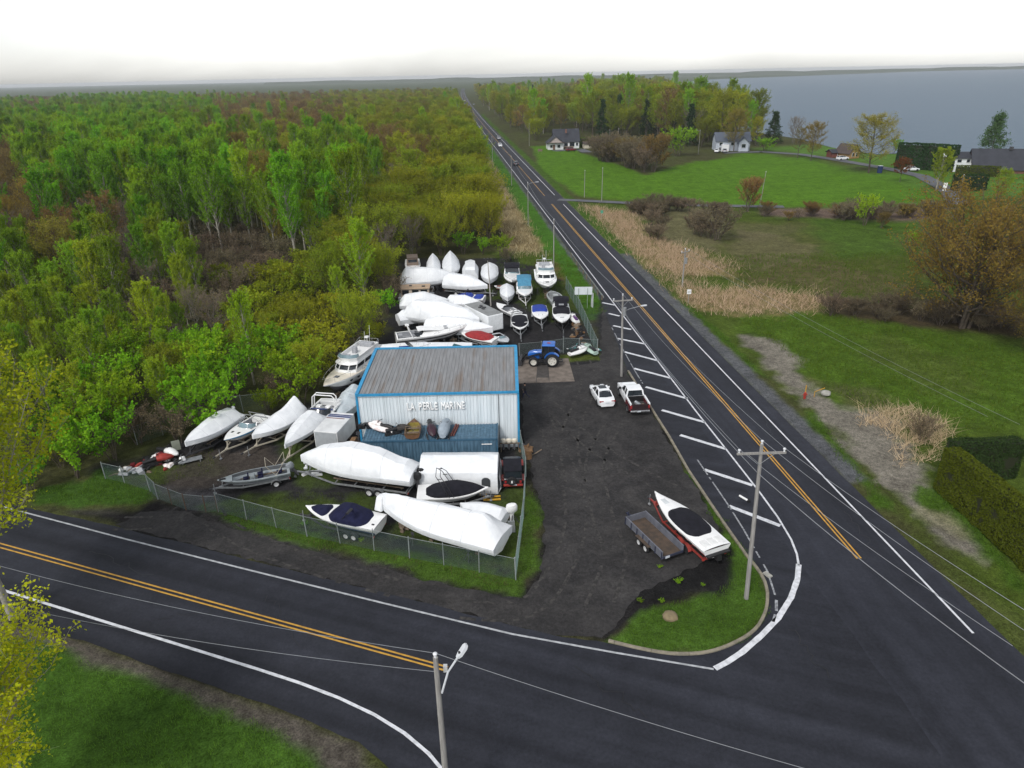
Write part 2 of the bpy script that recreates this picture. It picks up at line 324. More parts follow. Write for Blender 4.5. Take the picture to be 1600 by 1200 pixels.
def poly_sheet(name, pts, z, mat, jit=0.0, step=.5, js=1.0):
    'flat sheet over a world polygon, edge broken up by a noise'
    out = []
    for i in range(len(pts)):
        a, b = Vector((pts[i - 1][0], pts[i - 1][1], 0)), Vector((pts[i][0], pts[i][1], 0)); d = b - a; k = max(1, int(d.length / step)) if jit else 1
        nn = Vector((-d.y, d.x, 0)).normalized() if d.length else Vector()
        for j in range(k):
            q = a + d * (j / k); t = (mnoise.noise((q.x * js, q.y * js, 3.1)) + .6 * mnoise.noise((q.x * js * 3.3, q.y * js * 3.3, 9))) * jit
            out.append((q.x + nn.x * t, q.y + nn.y * t, z))
    bm = bmesh.new(); vs_ = [bm.verts.new(p) for p in out]; es = [bm.edges.new((vs_[i - 1], vs_[i])) for i in range(len(vs_))]
    bmesh.ops.triangle_fill(bm, edges=es, use_beauty=True, normal=(0, 0, 1))
    for f in bm.faces:
        if f.normal.z < 0: f.normal_flip()
    me = bpy.data.meshes.new(name); bm.to_mesh(me); bm.free(); me.materials.append(mat)
    return link(name, me)
def ribbon(mb, pts, w, z=0.0, m=0, wear=0.0, seed=0):
    'painted band along world points; wear breaks it into worn pieces'
    pts = [Vector((p[0], p[1], 0)) for p in pts]; fine = []
    for a, b in zip(pts, pts[1:]):
        k = max(1, int((b - a).length / .35)); fine += [a + (b - a) * (j / k) for j in range(k)]
    fine.append(pts[-1]); prev = None; rr = random.Random(seed)
    for i, q in enumerate(fine):
        d = (fine[min(i + 1, len(fine) - 1)] - fine[max(i - 1, 0)]).normalized(); nn = Vector((-d.y, d.x, 0))
        ww = w * (1 - .12 * rr.random()) / 2
        cur = (q + nn * ww, q - nn * ww)
        if prev is not None and not (wear and mnoise.noise((q.x * 1.7 + seed, q.y * 1.7, seed)) < wear - .5):
            mb.add([(prev[0].x, prev[0].y, z), (prev[1].x, prev[1].y, z), (cur[1].x, cur[1].y, z), (cur[0].x, cur[0].y, z)], [(0, 1, 2, 3)], m)
        prev = cur

def asphalt_mat(name, c, along=None):
    m = bpy.data.materials.new(name); m.use_nodes = True; n = m.node_tree.nodes; l = m.node_tree.links; b = n['Principled BSDF']
    b.inputs['Roughness'].default_value = .75; b.inputs['Specular IOR Level'].default_value = .18
    tc = n.new('ShaderNodeTexCoord'); rgb = n.new('ShaderNodeRGB'); rgb.outputs[0].default_value = (*c, 1); out = rgb.outputs[0]
    specs = [((40, 40, 40), .78, 1.25, 4), ((5, 5, 5), .84, 1.18, 5), ((.9, .9, .9), .86, 1.14, 4), ((.12, .12, .12), .84, 1.18, 3)]
    for sc, lo, hi, dt in specs:
        mp = n.new('ShaderNodeMapping'); mp.inputs['Scale'].default_value = sc; l.new(tc.outputs['Object'], mp.inputs[0])
        z = n.new('ShaderNodeTexNoise'); z.inputs['Scale'].default_value = 1; z.inputs['Detail'].default_value = dt; l.new(mp.outputs[0], z.inputs['Vector'])
        mr = n.new('ShaderNodeMapRange'); mr.inputs[1].default_value = .3; mr.inputs[2].default_value = .7; mr.inputs[3].default_value = lo; mr.inputs[4].default_value = hi
        l.new(z.outputs[0], mr.inputs[0])
        mx = n.new('ShaderNodeMix'); mx.data_type = 'RGBA'; mx.blend_type = 'MULTIPLY'; mx.inputs[0].default_value = 1
        l.new(out, mx.inputs[6]); l.new(mr.outputs[0], mx.inputs[7]); out = mx.outputs[2]
    if along is not None:      # polished wheel tracks run along the road
        m0 = n.new('ShaderNodeMapping'); m0.inputs['Rotation'].default_value = (0, 0, -along); l.new(tc.outputs['Object'], m0.inputs[0])
        mp = n.new('ShaderNodeMapping'); mp.inputs['Scale'].default_value = (.012, .85, 1); l.new(m0.outputs[0], mp.inputs[0])
        z = n.new('ShaderNodeTexNoise'); z.inputs['Scale'].default_value = 1; z.inputs['Detail'].default_value = 3; l.new(mp.outputs[0], z.inputs['Vector'])
        mr = n.new('ShaderNodeMapRange'); mr.inputs[1].default_value = .3; mr.inputs[2].default_value = .7; mr.inputs[3].default_value = .74; mr.inputs[4].default_value = 1.34
        l.new(z.outputs[0], mr.inputs[0])
        mx = n.new('ShaderNodeMix'); mx.data_type = 'RGBA'; mx.blend_type = 'MULTIPLY'; mx.inputs[0].default_value = 1
        l.new(out, mx.inputs[6]); l.new(mr.outputs[0], mx.inputs[7]); out = mx.outputs[2]
    l.new(out, b.inputs['Base Color']); MATS[name] = m; return m
ASPH = (.0200, .0215, .0285)
ang_main = math.atan2(RD.y, RD.x)
a_main = asphalt_mat('asphalt_main', ASPH, ang_main)
sA, sB = P(35, 800), P(800, 991); a_side = asphalt_mat('asphalt_side', (.0190, .0204, .0268), math.atan2(sB.y - sA.y, sB.x - sA.x))
def edge(o, s0, s1, st, jit, seed): return [R(s, o + jit * mnoise.noise((s * .35, seed, 0))) for s in np.arange(s0, s1, st)]
near = edge(4.55, -62, 330, 2.5, .12, 1); lefts = edge(-4.3, -62, 330, 2.5, .15, 5)
mb = MB(); k = len(near)
farR = [R(s, 4.4) for s in range(332, 1900, 30)]; farL = [R(s, -4.2) for s in range(332, 1900, 30)]
rs_, ls_ = near + farR, lefts + farL
mb.loft([[(a.x, a.y, .02), (b.x, b.y, .02)] for a, b in zip(rs_, ls_)]); 
mb.f = [tuple(reversed(f)) for f in mb.f]
for i, f in enumerate(mb.f):
    a, b, c = (Vector(mb.v[j]) for j in f[:3])
    if (b - a).cross(c - a).z < 0: mb.f[i] = tuple(reversed(f))
struct(mb.build('road', a_main, ang=0))
# side road, hatched apron and mouth of the junction
SIDE = [(-420, 690), (-200, 742), (35, 793), (150, 816), (300, 852), (400, 878), (600, 926), (800, 977), (880, 996), (951, 1004), (986, 1013), (1042, 1023), (1094, 1023), (1125, 1016), (1162, 999), (1187, 977), (1198, 951), (1199, 927), (1190, 899), (1168, 871), (1125, 809), (1076, 735), (1045, 681), (1013, 631), (981, 580), (958, 520), (938, 470), (930, 445)]
right_close = [R(s, -3.0) for s in (48, 30, 10, -10, -30, -61)]
s_low = [(640, 1420), (640, 1230), (560, 1160), (430, 1105), (280, 1055), (140, 1005), (0, 968), (-200, 905), (-500, 810)]
struct(poly_sheet('side_road', W(SIDE) + right_close + W(s_low), .014, a_side, .10, .6, .8))
# gravel lot
lot_m = mk('dark_gravel', (.030, .029, .030), (.014, .0135, .014), 1.1, 8, .85, .9, 22, spec=.25, lo=.30, hi=.74)
def lot_mat():
    m = asphalt_mat('lot_gravel', (.0265, .0256, .0258)); n = m.node_tree.nodes; l = m.node_tree.links; b = n['Principled BSDF']; b.inputs['Roughness'].default_value = .9
    tc = n.new('ShaderNodeTexCoord'); src = b.inputs['Base Color'].links[0].from_socket
    w = n.new('ShaderNodeTexNoise'); w.inputs['Scale'].default_value = .28; w.inputs['Detail'].default_value = 9; w.inputs['Roughness'].default_value = .62; w.inputs['Distortion'].default_value = 1.4
    l.new(tc.outputs['Object'], w.inputs['Vector'])
    r = n.new('ShaderNodeValToRGB'); e = r.color_ramp.elements; e[0].position = .36; e[0].color = (.80, .80, .81, 1); e[1].position = .72; e[1].color = (1.7, 1.65, 1.6, 1)
    l.new(w.outputs[0], r.inputs[0]); mx = n.new('ShaderNodeMix'); mx.data_type = 'RGBA'; mx.blend_type = 'MULTIPLY'; mx.inputs[0].default_value = 1
    l.new(src, mx.inputs[6]); l.new(r.outputs[0], mx.inputs[7]); l.new(mx.outputs[2], b.inputs['Base Color'])
    g2 = n.new('ShaderNodeTexVoronoi'); g2.inputs['Scale'].default_value = 5.5; l.new(tc.outputs['Object'], g2.inputs['Vector'])
    g3 = n.new('ShaderNodeMapRange'); g3.inputs[3].default_value = .55; g3.inputs[4].default_value = 1.75; sx_ = n.new('ShaderNodeSeparateColor'); l.new(g2.outputs['Color'], sx_.inputs[0]); l.new(sx_.outputs[0], g3.inputs[0])
    m3 = n.new('ShaderNodeMix'); m3.data_type = 'RGBA'; m3.blend_type = 'MULTIPLY'; m3.inputs[0].default_value = .3; l.new(mx.outputs[2], m3.inputs[6]); l.new(g3.outputs[0], m3.inputs[7]); l.new(m3.outputs[2], b.inputs['Base Color'])
    z = n.new('ShaderNodeTexNoise'); z.inputs['Scale'].default_value = 14; z.inputs['Detail'].default_value = 8; l.new(tc.outputs['Object'], z.inputs['Vector'])
    bp = n.new('ShaderNodeBump'); bp.inputs['Strength'].default_value = .7; bp.inputs['Distance'].default_value = .05; l.new(z.outputs[0], bp.inputs['Height']); l.new(bp.outputs[0], b.inputs['Normal'])
    return m
LOT2 = [(940, 478), (955, 505), (983, 590), (1013, 636), (1041, 684), (1075, 742), (1118, 812), (1130, 860), (1090, 885), (1000, 925), (955, 985), (940, 1000), (880, 994), (800, 976), (600, 926), (400, 876), (180, 820), (220, 800), (290, 800), (400, 838), (575, 884), (750, 926), (815, 934), (846, 900), (850, 800), (836, 765), (824, 700), (818, 690), (816, 600), (885, 572), (938, 566), (940, 500)]
struct(poly_sheet('gravel_lot', W(LOT2), .010, lot_mat(), .35, .4, .9))
# concrete pad by the shop
pad_m = mk('concrete', (.19, .16, .135), (.12, .10, .085), 1.3, 6, .85, .3, 9, spec=.2)
pad2_m = mk('patched_concrete', (.075, .068, .064), (.05, .046, .043), 2, 5, .85, .3, 9, spec=.2)
pc = [P(800, 600), P(898, 596), P(888, 560), P(800, 563)]
mbp = MB(); mbp.add([(p.x, p.y, .03) for p in pc] + [(p.x, p.y, -.05) for p in pc], [(0, 1, 2, 3), (4, 5, 1, 0), (5, 6, 2, 1)])
pad = struct(mbp.build('concrete_pad', pad_m, ang=0))
pp = W([(838, 590), (858, 590), (856, 565), (840, 566)], .034)
MB().add([tuple(p) for p in pp], [(0, 1, 2, 3)]).build('patch', pad2_m, pad, ang=0)
for a, b in (((838, 598), (841, 561)), ((858, 597), (856, 561))):
    q = MB(); ribbon(q, [P(*a), P(*b)], .06, .038); q.build('joint', mk('joint_tar', (.03, .028, .026)), pad, ang=0)
# painted markings
white = mk('road_paint_white', (.62, .63, .66), (.42, .43, .45), 3, 6, .6, lo=.3, hi=.6); yellow = mk('road_paint_yellow', (.50, .27, .035), (.33, .18, .03), 3, 6, .6, lo=.3, hi=.6)
worn = mk('road_paint_worn', (.34, .35, .37), (.12, .125, .135), 5, 6, .7)
def paint(name, segs, mat):
    q = MB()
    for i, (pts, w, wr) in enumerate(segs): ribbon(q, pts, w, .026, 0, wr, i + 3)
    if q.f: 
        for i, f in enumerate(q.f):
            a, b, c = (Vector(q.v[j]) for j in f[:3])
            if (b - a).cross(c - a).z < 0: q.f[i] = tuple(reversed(f))
        return struct(q.build(name, mat, ang=0))
sE = ro(P(868, 305))[0]; sE2 = ro(P(880, 319))[0]; s99 = ro(P(1519, 990))[0]; sY = ro(P(1342, 873))[0]; sY2 = ro(P(864, 320))[0]
def rl(o, s0, s1): return [R(s, o) for s in np.arange(s0, s1, 4)] + [R(s1, o)]
paint('edge_line_white', [(rl(2.95, s99, sE2), .16, 0), (rl(2.95, sE, 1500), .17, 0)], white)
paint('centre_line_yellow', [(rl(-.12, sY, sY2 + 1), .13, 0), (rl(.16, sY, sY2 + 1), .13, 0), (rl(0, ro(P(852, 306))[0], 300), .16, .1), (rl(0, 310, 1400), .2, .1)], yellow)
e1 = [P(1117, 680), P(1150, 722), P(1186.6, 769), P(1215, 808), (P(1236, 843)), P(1245, 866), P(1248, 884)]
paint('edge_line_white', [([R(s, -3.5) for s in np.arange(1500, ro(P(1117, 680))[0] + 2, -4)] + e1, .16, 0)], white)
paint('stop_curve_white', [(W([(1248, 882), (1246, 905), (1236, 934), (1216, 966), (1190, 993), (1160, 1019), (1136, 1035), (1117, 1045)]), .38, 0)], white)
hb = [((941, 473), (961, 477)), ((951, 490), (968, 494)), ((958, 509), (986, 515)), ((964.3, 529), (1008, 537.7)), ((975.5, 550), (1028, 563.8)), ((990.5, 575.8), (1048, 591)), ((1009, 604.8), (1074, 623)), ((1034, 641), (1101, 660)), ((1062.7, 680), (1133.6, 701.6)), ((1100.3, 734), (1175.8, 758.6)), ((1138.8, 791), (1219, 821.8))]
for a, b in hb: paint('hatch_bar_white', [([P(*a), P(*b)], .42, 0)], white)
paint('shoulder_line_worn', [(W([(956, 512), (971, 542), (991, 578), (1007, 604)]), .12, .3), (W([(1089.5, 718.5), (1137, 788), (1162, 828), (1199, 893), (1211, 930)]), .13, .22), (W([(1213, 938), (1213, 955), (1208, 972)]), .2, .1)], worn)
paint('edge_line_white', [(W([(-300, 708), (-100, 764), (35, 800), (200, 843.5), (400, 893.7), (600, 943), (800, 991), (960, 1020), (1115, 1046)]), .15, 0)], mk('road_paint_grey', (.42, .43, .45), (.27, .28, .29), 3, 6, .6))
yl = lambda dy: [P(x, 852.5 + .2765 * x + dy) for x in (-500, -200, 0, 200, 400, 560, 700)]
paint('centre_line_yellow', [(yl(-3.2), .13, 0), (yl(3.2), .13, 0)], yellow)
paint('edge_line_white', [(W([(-500, 770), (-200, 858), (0, 921), (200, 983), (400, 1045), (470, 1068), (530, 1091), (585, 1117), (632, 1146), (670, 1178), (700, 1214), (722, 1262)]), .2, 0)], white)
# kerb round the island
kerb_m = mk('kerb_concrete', (.26, .23, .175), (.17, .155, .12), 2.5, 5, .9, .4, 14, spec=.2)
kp = W([(981.5, 580), (1013, 631), (1045, 681.5), (1075.6, 735.5), (1125, 809.5), (1168, 871), (1181, 886), (1189.7, 899), (1196, 912), (1199, 926.6), (1199, 940), (1197.4, 951), (1193, 964), (1186.6, 976), (1176, 988), (1162, 997.5), (1144, 1007), (1125, 1014.5), (1110, 1019), (1094, 1021.5), (1068, 1023), (1041.7, 1021.5), (1014, 1017), (986, 1011), (950.8, 1002)])
acc = [0]
for a, b in zip(kp, kp[1:]): acc.append(acc[-1] + (b - a).length)
def along(pts, acc, s):
    for i in range(len(pts) - 1):
        if s <= acc[i + 1] or i == len(pts) - 2: return pts[i].lerp(pts[i + 1], (s - acc[i]) / (acc[i + 1] - acc[i]))
kerb = thing('kerb', 'low pale concrete kerb curving round the grass island at the junction', 'kerb', (0, 0, 0)); del kerb['category']; del kerb['label']; kerb['kind'] = 'structure'
s = 0.0; stn = 2.2
while s < acc[-1] - .3:
    e = min(s + stn - .025, acc[-1]); pts = [along(kp, acc, s + (e - s) * j / 4) for j in range(5)]; secs = []
    for j, q in enumerate(pts):
        d = (pts[min(j + 1, 4)] - pts[max(j - 1, 0)]).normalized(); nn = Vector((-d.y, d.x, 0)); h = .13
        secs.append([tuple(q + nn * .10 + Vector((0, 0, -.05))), tuple(q + nn * .10 + Vector((0, 0, h - .02))), tuple(q + nn * .075 + Vector((0, 0, h))), tuple(q - nn * .075 + Vector((0, 0, h))), tuple(q - nn * .10 + Vector((0, 0, h - .03))), tuple(q - nn * .10 + Vector((0, 0, -.05)))])
    MB().loft(secs, 0, True, True, True).build('kerb_stone', kerb_m, kerb, ang=30); s += stn
# lanes on the far side of the meadow
lane_m = mk('lane_asphalt', (.10, .105, .115), (.075, .078, .085), .6, 4, .9)
def lane(name, pts, w):
    q = MB(); ribbon(q, W(pts), w, .03)
    for i, f in enumerate(q.f):
        a, b, c = (Vector(q.v[j]) for j in f[:3])
        if (b - a).cross(c - a).z < 0: q.f[i] = tuple(reversed(f))
    return struct(q.build(name, lane_m, ang=0))
lane('farm_lane', [(872, 312), (900, 313), (1000, 318), (1100, 321), (1225, 323)], 3.5)
lane('shore_lane', [(1130, 239), (1190, 237), (1250, 241), (1310, 250), (1390, 264), (1440, 275), (1480, 296), (1500, 320)], 5)
lane('house_drive', [(865, 236), (905, 233), (918, 238)], 5)
# lake
wm = bpy.data.materials.new('lake_water'); wm.use_nodes = True; n = wm.node_tree.nodes; l = wm.node_tree.links; b = n['Principled BSDF']
b.inputs['Base Color'].default_value = (.045, .085, .125, 1); b.inputs['Specular IOR Level'].default_value = .3; b.inputs['Roughness'].default_value = .45; b.inputs['IOR'].default_value = 1.33
tc = n.new('ShaderNodeTexCoord'); mp = n.new('ShaderNodeMapping'); mp.inputs['Scale'].default_value = (.12, .5, 1); l.new(tc.outputs['Object'], mp.inputs[0])
z = n.new('ShaderNodeTexNoise'); z.inputs['Scale'].default_value = 1.0; z.inputs['Detail'].default_value = 6; l.new(mp.outputs[0], z.inputs['Vector'])
bp = n.new('ShaderNodeBump'); bp.inputs['Strength'].default_value = .6; bp.inputs['Distance'].default_value = .8; l.new(z.outputs[0], bp.inputs['Height']); l.new(bp.outputs[0], b.inputs['Normal'])
struct(poly_sheet('lake', LAKE, -.25, wm, 0))

# sealed cracks in the asphalt
crk = mk('crack_tar', (.006, .006, .007), (.010, .010, .012), 4, 4, .5); rc = random.Random(9)
for a, b, w_ in (((1236, 985), (1300, 1060), .07), ((1320, 800), (1370, 860), .04), ((420, 930), (470, 1010), .04), ((140, 860), (230, 900), .04), ((1080, 560), (1120, 610), .05), ((900, 1040), (1010, 1120), .06), ((1190, 640), (1210, 690), .04), ((250, 965), (330, 960), .035)):
    A, B_ = P(*a), P(*b); pts = [A.lerp(B_, i / 14) + Vector((rc.gauss(0, .16), rc.gauss(0, .16), 0)) for i in range(15)]; q = MB(); ribbon(q, pts, w_, .0245)
    for i, f in enumerate(q.f):
        a_, b_, c_ = (Vector(q.v[j]) for j in f[:3])
        if (b_ - a_).cross(c_ - a_).z < 0: q.f[i] = tuple(reversed(f))
    struct(q.build('crack_seal', crk, ang=0))

# dusty tyre tracks over the lot
trk = mk('dusty_track', (.050, .046, .043), (.020, .019, .0185), 3.2, 7, .95, lo=.42, hi=.62); rc = random.Random(4)
for k, pts in enumerate(([(840, 640), (880, 720), (900, 800), (880, 880), (820, 950), (700, 950)], [(960, 660), (930, 720), (940, 800), (960, 870), (930, 960)], [(845, 620), (920, 690), (1000, 740), (1060, 770)], [(330, 800), (360, 830), (480, 880), (640, 925)], [(290, 795), (250, 815), (180, 818)], [(910, 560), (920, 600), (890, 680), (900, 760)])):
    W3 = W(pts)
    for sg in (-.8, .8):
        line = []
        for i in range(len(W3) - 1):
            p0, p1, p2, p3 = W3[max(0, i - 1)], W3[i], W3[i + 1], W3[min(len(W3) - 1, i + 2)]
            for j in range(8):
                t = j / 8; q_ = .5 * ((2 * p1) + (p2 - p0) * t + (2 * p0 - 5 * p1 + 4 * p2 - p3) * t * t + (3 * p1 - p0 - 3 * p2 + p3) * t ** 3); line.append(q_)
        off = []
        for i, q_ in enumerate(line):
            d_ = (line[min(i + 1, len(line) - 1)] - line[max(0, i - 1)]).normalized(); off.append(q_ + Vector((-d_.y, d_.x, 0)) * sg)
        q = MB(); ribbon(q, off, .26, .0175 if k not in (3, 4) else .021, 0, .38, k + 20)
        for i, f in enumerate(q.f):
            a_, b_, c_ = (Vector(q.v[j]) for j in f[:3])
            if (b_ - a_).cross(c_ - a_).z < 0: q.f[i] = tuple(reversed(f))
        if q.f: struct(q.build('tyre_track', trk, ang=0))
# ------------------------------------------------------------------ trees
def leaf_mat(name, cA, cB, trans=.42):
    m = bpy.data.materials.new(name); m.use_nodes = True; n = m.node_tree.nodes; l = m.node_tree.links; n.remove(n['Principled BSDF'])
    g = n.new('ShaderNodeNewGeometry'); oi = n.new('ShaderNodeObjectInfo'); mix = n.new('ShaderNodeMix'); mix.data_type = 'RGBA'
    mix.inputs[6].default_value = (*cA, 1); mix.inputs[7].default_value = (*cB, 1); l.new(g.outputs['Random Per Island'], mix.inputs[0])
    hv = n.new('ShaderNodeHueSaturation'); l.new(mix.outputs[2], hv.inputs['Color'])
    mr = n.new('ShaderNodeMapRange'); mr.inputs[3].default_value = .7; mr.inputs[4].default_value = 1.3; l.new(oi.outputs['Random'], mr.inputs[0]); l.new(mr.outputs[0], hv.inputs['Value'])
    ml = n.new('ShaderNodeMath'); ml.operation = 'MULTIPLY'; ml.inputs[1].default_value = 7.31; fr = n.new('ShaderNodeMath'); fr.operation = 'FRACT'; l.new(oi.outputs['Random'], ml.inputs[0]); l.new(ml.outputs[0], fr.inputs[0])
    mh = n.new('ShaderNodeMapRange'); mh.inputs[3].default_value = .47; mh.inputs[4].default_value = .52; l.new(fr.outputs[0], mh.inputs[0]); l.new(mh.outputs[0], hv.inputs['Hue'])
    d = n.new('ShaderNodeBsdfDiffuse'); t = n.new('ShaderNodeBsdfTranslucent'); ms = n.new('ShaderNodeMixShader'); ms.inputs[0].default_value = trans
    l.new(hv.outputs[0], d.inputs[0]); l.new(hv.outputs[0], t.inputs[0]); l.new(d.outputs[0], ms.inputs[1]); l.new(t.outputs[0], ms.inputs[2]); l.new(ms.outputs[0], n['Material Output'].inputs[0])
    MATS[name] = m; return m
LEAF = {
 'green': leaf_mat('leaf_bright_green', (.150, .325, .012), (.220, .385, .020)),
 'lime': leaf_mat('leaf_lime', (.190, .320, .016), (.265, .365, .022)),
 'olive': leaf_mat('leaf_olive', (.190, .255, .016), (.275, .305, .022)),
 'yellow': leaf_mat('leaf_yellow_green', (.330, .390, .014), (.450, .460, .020)),
 'rust': leaf_mat('leaf_rust_bud', (.205, .140, .050), (.260, .195, .055)),
 'ochre': leaf_mat('leaf_ochre_bud', (.235, .205, .036), (.300, .265, .042)),
 'grey': leaf_mat('leaf_grey_bud', (.175, .145, .100), (.220, .180, .100)),
 'dark': leaf_mat('leaf_conifer', (.022, .048, .016), (.034, .066, .020), .15),
 'larch': leaf_mat('leaf_larch', (.060, .130, .045), (.085, .160, .050), .2),
 'red': leaf_mat('leaf_red', (.15, .035, .018), (.20, .06, .02)),
}
BARK = {'pale': mk('bark_pale', (.34, .32, .27), (.20, .185, .155), 4, 5, .9), 'brown': mk('bark_brown', (.105, .082, .062), (.06, .048, .036), 4, 5, .9), 'grey': mk('bark_grey', (.19, .175, .15), (.11, .10, .085), 4, 5, .9)}
def tubes_np(segs, n=4):
    'list of (points, radii) -> verts, quads'
    V, Q = [], []; o = 0
    for pts, rad in segs:
        k = len(pts); pts = np.asarray(pts); d = np.gradient(pts, axis=0); d /= np.linalg.norm(d, axis=1)[:, None] + 1e-9
        ref = np.where(np.abs(d[:, 2:3]) < .9, np.array([[0, 0, 1.0]]), np.array([[1.0, 0, 0]])); a = np.cross(d, ref); a /= np.linalg.norm(a, axis=1)[:, None] + 1e-9; b = np.cross(d, a)
        th = np.arange(n) * 2 * PI / n
        ring = pts[:, None] + (a[:, None] * np.cos(th)[None, :, None] + b[:, None] * np.sin(th)[None, :, None]) * np.asarray(rad)[:, None, None]
        V.append(ring.reshape(-1, 3)); i = o + (np.arange(k - 1)[:, None] * n + np.arange(n)[None]); j = o + (np.arange(k - 1)[:, None] * n + (np.arange(n)[None] + 1) % n)
        Q.append(np.stack([i, j, j + n, i + n], -1).reshape(-1, 4)); o += k * n
    return np.concatenate(V), np.concatenate(Q)
def leaf_quads(c, nrm, up_, size, asp=.6):
    'rhombic leaves at centres c'
    a = np.cross(nrm, up_); a /= np.linalg.norm(a, axis=1)[:, None] + 1e-9; b = np.cross(a, nrm)
    s = size[:, None]; v = np.stack([c - b * s, c + a * s * asp, c + b * s, c - a * s * asp], 1)
    return v.reshape(-1, 3)
def gen_tree(seed, h, r, base=.3, nl=22, nt=9, lv=12, leaf=.16, style='up', stems=1, droop=0.0, twig_r=.018, spread=.5, trunk_r=None, rise=.45, asp=.6):
    g = np.random.default_rng(seed); wood, twigs, L_ = [], [], []
    tr = trunk_r or h * .011
    for st_ in range(stems):
        a0 = g.random() * 6.28; off = np.array([math.cos(a0), math.sin(a0), 0]) * (0 if stems == 1 else r * .12)
        lean = np.array([math.cos(a0), math.sin(a0), 0]) * (0 if stems == 1 else r * .45) + np.append(g.normal(0, .02 * h, 2), 0)
        hh = h * (1 if stems == 1 else g.uniform(.75, 1))
        t = np.linspace(0, 1, 7)[:, None]; tp = off + lean * t ** 1.2 + np.array([0, 0, 1.0]) * hh * .93 * t + np.concatenate([g.normal(0, .012 * h, (7, 2)) * t, np.zeros((7, 1))], 1)
        trd = tr * (1 - t[:, 0]) ** .8 * (1 if stems == 1 else .7) + .02; wood.append((tp, trd))
        for i in range(nl // stems):
            f = base + (1 - base) * ((i + g.random()) / (nl / stems)) ** .9; f = min(f, .97)
            p0 = tp[0] + (0) ; q = f * 6; k = min(int(q), 5); p0 = tp[k] * (1 - (q - k)) + tp[k + 1] * (q - k)
            u = (f - base) / (1 - base)
            env = {'up': math.sin(PI * min(1, .22 + .78 * u)) ** .7, 'round': math.sqrt(max(.05, 1 - (2 * u - .75) ** 2 / 1.7)), 'cone': 1.02 - u, 'vase': .45 + .55 * math.sin(PI * (.15 + .7 * u))}[style]
            az = i * 2.4 + g.random() * 1.2; el = {'up': g.uniform(.85, 1.3), 'round': g.uniform(.15, .9), 'cone': g.uniform(-.25, .1), 'vase': g.uniform(.5, 1.1)}[style]
            ln = max(.5, r * env * g.uniform(.75, 1.15) / max(.45, math.cos(el)))
            ln = min(ln, r * 1.7, max(.6, (h * 1.02 - p0[2]) / max(.3, math.sin(el) + .15)) if style != 'cone' else 99)
            d0 = np.array([math.cos(az) * math.cos(el), math.sin(az) * math.cos(el), math.sin(el)])
            s = np.linspace(0, 1, 5)[:, None]; lp = p0 + d0 * ln * s + np.array([0, 0, 1.0]) * ((.16 if style != 'cone' else -.08) - droop) * ln * s ** 2 + g.normal(0, .03 * ln, (5, 3)) * s
            lr = max(.02, tr * .38 * (1 - .6 * u)) * (1 - s[:, 0] * .85); wood.append((lp, lr))
            for j in range(nt):
                fs = .28 + .72 * (j + g.random()) / nt; q = fs * 4; k = min(int(q), 3); b0 = lp[k] * (1 - (q - k)) + lp[k + 1] * (q - k)
                dv = d0 * .7 + g.normal(0, .75, 3) + np.array([0, 0, rise - droop * 1.5 if style != 'cone' else -.1]); dv /= np.linalg.norm(dv)
                tl = r * .30 * g.uniform(.5, 1.2) * (1.1 - .4 * fs)
                s3 = np.linspace(0, 1, 3)[:, None]; tw = b0 + dv * tl * s3 + np.array([0, 0, .1 - droop]) * tl * s3 ** 2
                twigs.append((tw, [twig_r, twig_r * .7, twig_r * .3]))
                m = max(1, int(lv * g.uniform(.6, 1.4))) if lv >= 1 else int(g.random() < lv)
                if m:
                    ss = g.random(m) ** .7; c = tw[0] + (tw[2] - tw[0]) * ss[:, None] + g.normal(0, r * .045 * spread * 2, (m, 3)); L_.append(c)
    wv, wq = tubes_np(wood, 5); tv, tq = tubes_np(twigs, 3)
    if L_:
        c = np.concatenate(L_); nrm = g.normal(0, 1, c.shape) + np.array([0, 0, .5]); nrm /= np.linalg.norm(nrm, axis=1)[:, None]
        lq = leaf_quads(c, nrm, g.normal(0, 1, c.shape) + np.array([0, 0, .6]), leaf * g.uniform(.6, 1.3, len(c)), asp)
    else: lq = np.zeros((0, 3))
    return wv, wq, tv, tq, lq
def tree_meshes(key, leafm, bark, **kw):
    wv, wq, tv, tq, lq = gen_tree(**kw)
    tm = fastmesh('trunk_' + key, wv, 4, wq.ravel(), bark, True)
    v = np.concatenate([tv, lq]); q = np.concatenate([tq.ravel(), np.arange(len(lq)) + len(tv)])
    cm = fastmesh('crown_' + key, v, 4, q, [bark, leafm]); mi = np.ones(len(q) // 4, np.int32); mi[:len(tq)] = 0; cm.polygons.foreach_set('material_index', mi)
    return tm, cm
PROTO = {}
def proto(sp, variants, leafm, bark, **kw):
    PROTO[sp] = [tree_meshes(f'{sp}_{i}', LEAF[leafm], BARK[bark], seed=hash_(sp) + i * 17, **kw) for i in range(variants)]
def hash_(s): return sum(ord(c) * (i + 3) for i, c in enumerate(s))
